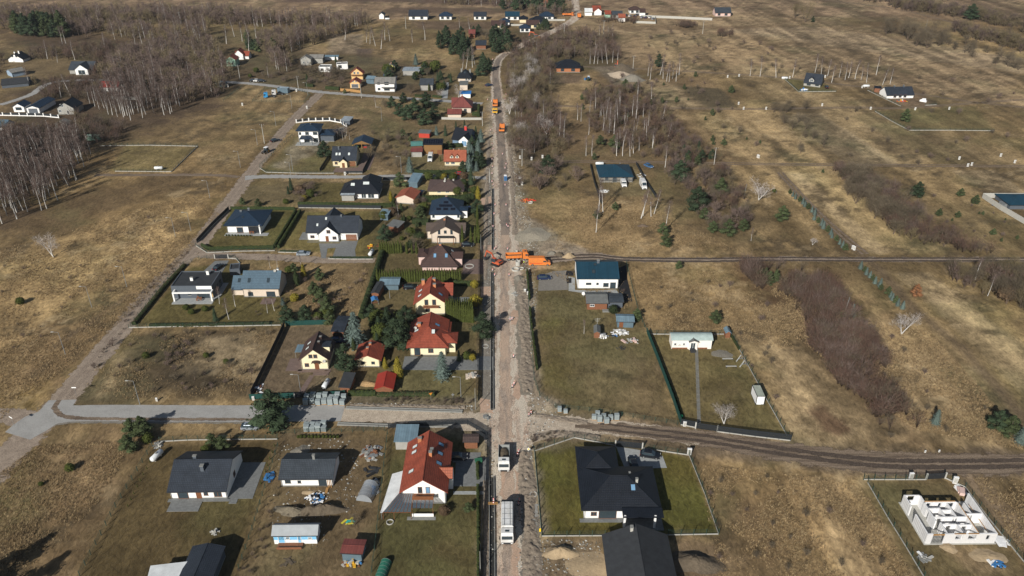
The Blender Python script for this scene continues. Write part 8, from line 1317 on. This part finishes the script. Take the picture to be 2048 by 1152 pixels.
x,y=G(1361,838);r=thing('wheeled_bin','green wheeled bin in the mobile home fence corner','bin',x,y,.1);MB().ex([(-.25,0),(.25,0),(.32,1),(-.32,1)],-.3,.3).build('bin_body',mat('bin_green',(.01,.3,.12),.5,.1,2),r);MB().box(-.35,.35,-.33,.33,1.0,1.08).build('lid',mat('bin_green',(.01,.3,.12)),r)
def aerial(label,u,v,hh=3):
 x,y=G(u,v);r=thing('tv_aerial',label,'aerial',x,y,.2);MB().tube((0,0,0),(0,0,hh),.05,n=5).build('mast',M_conc,r);mb=MB()
 for k in range(3):mb.box(-.9+k*.2,.9-k*.2,-.03,.03,hh-.3-k*.4,hh-.25-k*.4)
 mb.build('crossbar',M_conc,r)
aerial('whitewashed washing line post in the scrap yard',1194,654);x,y=G(1167,594);r=thing('garden_parasol','white round satellite dish on the grass left of the cabin','dish',x,y);r.name='ground_dish';MB().tube((0,0,0),(0,0,1.0),.05,n=6).build('mast',M_steel,r);MB().blob((0,-.1,1.2),(.6,.2,.6),12,8).build('reflector',M_white,r,True)
def swing(u,v):
 x,y=G(u,v);r=thing('garden_swing','blue canopied garden swing left of the yellow balcony house','swing',x,y,.3)
 for s in(-1,1):MB().tube((s*1.0,-.6,0),(s*.9,0,1.9),.05,n=5).tube((s*1.0,.6,0),(s*.9,0,1.9),.05,n=5).build('leg_frame',M_steel,r)
 MB().ex([(-1.0,1.7),(0,2.2),(1.0,1.7),(1.0,1.76),(0,2.26),(-1.0,1.76)],-1.2,1.2).build('canopy',M_blue,r);MB().box(-.8,.8,-.3,.3,.5,.58).build('seat',W_wood,r)
swing(750,608)
def table(u,v,lb):
 x,y=G(u,v);r=thing('terrace_table',lb,'table',x,y,.2);MB().box(-.8,.8,-.45,.45,.7,.76).build('tabletop',W_wood,r)
 for a in(-.7,.7):
  for b in(-.38,.38):MB().box(a-.04,a+.04,b-.04,b+.04,0,.7).build('leg',W_wood,r)
 for a,b in((-.5,-.8),(.5,-.8),(-.5,.8),(.5,.8)):MB().box(a-.22,a+.22,b-.2,b+.2,.4,.46).box(a-.22,a+.22,b+(.16 if b>0 else-.2),b+(.2 if b>0 else-.16),.46,.9).build('chair_seat',W_wood,r)
table(399,600,'brown terrace table set under the white frame');table(504,467,'brown terrace table before the navy bungalow')
def trench(label,pts,w_=1.1,name='drain_trench'):
 p=[Vector(G(*q))for q in pts];r=thing(name,label,'trench',p[0].x,p[0].y);rim=MB();bed=MB();o=p[0]
 for a,b in zip(p[:-1],p[1:]):
  u=(b-a).normalized();nn=Vector((-u.y,u.x))
  for s in(-1,1):q0,q1=nn*s*(w_/2),nn*s*(w_/2+.15);rim.prism([a-o+q0,b-o+q0,b-o+q1,a-o+q1],0,.42)
  q=nn*w_/2;bed.prism([a-o-q,b-o-q,b-o+q,a-o+q],.03,.05)
 rim.build('kerb_rim',M_dconc,r);bed.build('dark_bed',mat('dark_trench_bed',(.03,.03,.028),.8,.3,2),r)  # bed in one near-black tone between the grey rims
trench('long dark kerb lined trench beside the lower works road',[(984,1190),(984,1060),(983,955)],.9);trench('long dark kerb lined trench beside the upper works road',[(984,820),(984,700),(984,600),(984,545)],.5);trench('narrow lined trench between the beige house and works road',[(985,500),(985,440),(985,378)],.4)
trench('grey lined gutter above the cross road',[(692,817),(800,820),(925,824)],.5);trench('grey lined gutter below the cross road',[(675,849),(800,853),(905,853)],.5)
x,y=G(986,1010);r=thing('plank_bridge','small timber plank bridge over the lower trench','footbridge',x,y);MB().box(-1.0,1.0,-.35,-.03,.46,.52).box(-1.0,1.0,.03,.35,.46,.52).build('planks',W_ltwood,r)
for nm,z,m,pts in(('paved_yard',.05,M_rpave if 0 else mat('warm_grey_paving',(.235,.215,.185),.9,.12,1.2,kind='pave'),[(1076,582),(1078,553),(1105,543),(1134,541),(1136,580)]),('paved_yard',.055,M_ltpave,[(1137,553),(1150,556),(1150,580),(1184,582),(1232,579),(1244,596),(1192,590),(1137,582)]),('gravel_bed',.045,M_blkag,[(1238,536),(1252,530),(1255,560),(1265,603),(1241,604),(1236,575)]),('gravel_bed',.06,M_blkag,[(1133,542),(1147,542),(1147,552),(1131,551)]),('gravel_bed',.062,M_blkag,[(1132,557),(1143,556),(1143,566),(1134,567)]),('paved_yard',.05,M_ltpave,[(1232,893),(1290,902),(1325,912),(1334,936),(1250,938)]),('paved_yard',.05,M_pave,[(404,545),(430,522),(458,521),(443,547)]),('paved_yard',.05,M_pave,[(664,517),(672,495),(683,482),(716,482),(710,500),(712,517)]),('paved_yard',.055,M_pave,[(638,487),(685,487),(683,495),(655,497),(652,517),(643,517)]),('paved_yard',.05,M_rpave,[(590,795),(603,795),(628,752),(620,750)]),('paved_yard',.05,M_pave,[(905,905),(962,905),(960,925),(905,925)]),('paved_yard',.05,M_rpave,[(665,345),(672,335),(716,335),(728,310),(745,306),(728,345)]),('paved_yard',.05,M_ltpave,[(886,165),(898,165),(895,197),(882,197)]),('gravel_bed',.05,M_dsteel if 0 else M_blkag,[(912,930),(960,930),(960,953),(910,953)]),('paved_yard',.05,D_grit,[(640,268),(690,252),(690,262),(650,290)]),('grey_yard',.045,D_grit,[(1060,1020),(1068,1015),(1080,1060),(1070,1065),(1052,1055),(1048,1030)])):
 sheet(nm,pts,z,m)
def scatter(name,label,polys,ns,hmin,hmax,wd,mats,blades,cat,flat=False):
 V=[];Fc=[];MI=[];o=0
 for q,n in zip(polys,ns):
  w_=[G(*p)for p in q];xs=np.array([p[0]for p in w_]);ys_=np.array([p[1]for p in w_]);X=RNG.uniform(xs.min(),xs.max(),n*2);Y=RNG.uniform(ys_.min(),ys_.max(),n*2)
  keep=(sdist(X,Y,w_)>0)&(fbm(X,Y,7,77,3)>RNG.uniform(.30,.62,len(X)));X=X[keep][:n];Y=Y[keep][:n]
  for X0,Y0 in zip(X,Y):
   mi=random.randrange(len(mats));lx,ly=random.gauss(.25,.35),random.gauss(.1,.35)
   for _ in range(blades):
    a=random.random()*6.28;h_=random.uniform(hmin,hmax);w2=wd*random.uniform(.6,1.3);cx,cy=X0+random.gauss(0,.12),Y0+random.gauss(0,.12);c,s=math.cos(a)*w2,math.sin(a)*w2
    V+=[(cx-c,cy-s,0),(cx+c,cy+s,0),(cx+(lx+random.gauss(0,.25))*h_*1.3,cy+(ly+random.gauss(0,.25))*h_*1.3,h_)];Fc.append((o,o+1,o+2));MI.append(mi);o+=3
 m_=bpy.data.meshes.new(name);m_.from_pydata(V,[],Fc)
 for m in mats:m_.materials.append(m)
 m_.polygons.foreach_set('material_index',MI);m_.update();o_=bpy.data.objects.new(name,m_);col.objects.link(o_);return tag(o_,label,cat,kind='stuff')
T1=mat('straw_tussock',(.36,.27,.15),.95,.25,.6,spec=.1);T2=mat('tan_tussock',(.27,.19,.10),.95,.25,.6,spec=.1);T3=mat('brown_tussock',(.13,.092,.055),.95,.25,.6,spec=.1)
scatter('dry_grass','straw coloured dry grass tussocks covering the open meadows',[[(1480,660),(1600,680),(1830,860),(2048,900),(2048,880),(1860,660),(1700,640),(1560,560)],[(1400,930),(1560,945),(1720,965),(1850,1200),(1440,1200)],[(0,500),(380,390),(440,430),(330,560),(180,700),(0,840)],[(80,890),(270,880),(200,1000),(20,1200),(-80,1200),(-80,1000)],[(170,760),(260,662),(550,660),(500,790),(180,800)],[(1100,545),(1500,540),(1590,700),(1300,655)],[(1945,955),(2070,960),(2070,1150)],[(610,560),(740,535),(705,635),(610,640)],[(1130,400),(1290,410),(1480,500),(1110,500)]],[32000,11000,36000,10000,4500,10000,2000,3000,7000],.15,.42,.045,[T1,T2,T2,T3],4,'grass')
def stones(name,label,polys,ns,m,s0,s1,cat='stones'):
 V=[];Fc=[];o=0
 for q,n in zip(polys,ns):
  for x,y in inpoly([G(*p)for p in q],n):
   s=random.uniform(s0,s1)*random.random()**.6+.04;a=random.random()*6.28
   for k in range(4):t=a+k*1.5708;V.append((x+math.cos(t)*s*random.uniform(.7,1.3),y+math.sin(t)*s*random.uniform(.7,1.3),.0))
   V.append((x,y,s*.7));Fc+=[(o,o+1,o+4),(o+1,o+2,o+4),(o+2,o+3,o+4),(o+3,o,o+4)];o+=5
 m_=bpy.data.meshes.new(name);m_.from_pydata(V,[],Fc);[m_.materials.append(x)for x in m];m_.polygons.foreach_set('material_index',[(i//4)%len(m)for i in range(len(Fc))]);m_.update();o_=bpy.data.objects.new(name,m_);col.objects.link(o_);return tag(o_,label,cat,kind='stuff')
stones('loose_stones','loose stones, clods and rubble bits on the churned works ground',[[(1034,1190),(1030,1010),(1045,900),(1060,830),(1050,560),(1030,430),(1012,320),(1005,210),(1012,210),(1050,400),(1080,500),(1062,780),(1130,815),(1066,905),(1082,1075),(1080,1190)],[(965,1190),(973,860),(968,600),(970,400),(980,210),(990,210),(988,400),(990,860),(990,1190)],[(700,805),(950,810),(950,820),(700,815)],[(560,890),(700,870),(740,1000),(640,1100),(540,1050)],[(1085,1080),(1200,1080),(1210,1190),(1060,1190)]],[2600,1500,260,380,420],[M_conc,M_dconc,M_gravel,M_soil],.08,.32)
for pts,w_,hh in(([(1066,1190),(1062,1075),(1056,1000),(1050,905)],3.4,.55),([(1056,785),(1052,700),(1049,620),(1045,560)],3.4,.5),([(1070,830),(1120,838),(1175,845)],1.6,.3),([(1030,470),(1026,400),(1022,330),(1016,250)],2.0,.4),([(972,1190),(972,1060),(972,960)],1.2,.3),([(971,560),(972,470),(974,380),(978,280)],1.6,.35),([(1062,880),(1100,868),(1150,868),(1200,876)],2.4,.45),([(700,811),(820,812),(930,815)],1.6,.35)):
 bank('rough_verge',pts,w_,hh,.01,M_spoil)
for x_,y_,lb in((5.2,7.5,'left'),(8.7,7.0,'middle'),(12,6.8,'right'),(8.4,2.2,'lower')):u_,v_=P(*shell_pt(x_,y_));o_=clutter(lb+' foil wrapped block stack standing inside the white shell',u_,v_,.8,.6,6,[M_white,M_white,M_blue],.7,'block stack','block_stack',hmax=1.3);o_.location.z=.1
grove(['birch','birchy'],[(1175,305),(1160,225),(1240,195),(1335,262),(1370,312),(1290,318)],28,6,9.5,'pale stemmed birch scattered through the scrub strip below the sand heaps','pale birches of the scrub strip',2)
grove(['bareolive','barewhite'],[(1015,320),(1018,150),(1060,118),(1090,150),(1100,310)],22,9,12,'pale stemmed tall tree standing out of the brown roadside wood','pale stemmed roadside trees',2)
hz=MB().box(-1400,1400,-300,3500,-1.5,124).build('haze',[bpy.data.materials.new('thin_haze')]);tag(hz,kind='stuff')
m=hz.data.materials[0];m.use_nodes=True;m.node_tree.nodes.clear();pv=m.node_tree.nodes.new('ShaderNodeVolumePrincipled');mo=m.node_tree.nodes.new('ShaderNodeOutputMaterial');m.node_tree.links.new(pv.outputs[0],mo.inputs['Volume'])
pv.inputs['Color'].default_value=(.82,.88,.96,1);pv.inputs['Density'].default_value=.00007;pv.inputs['Anisotropy'].default_value=.2
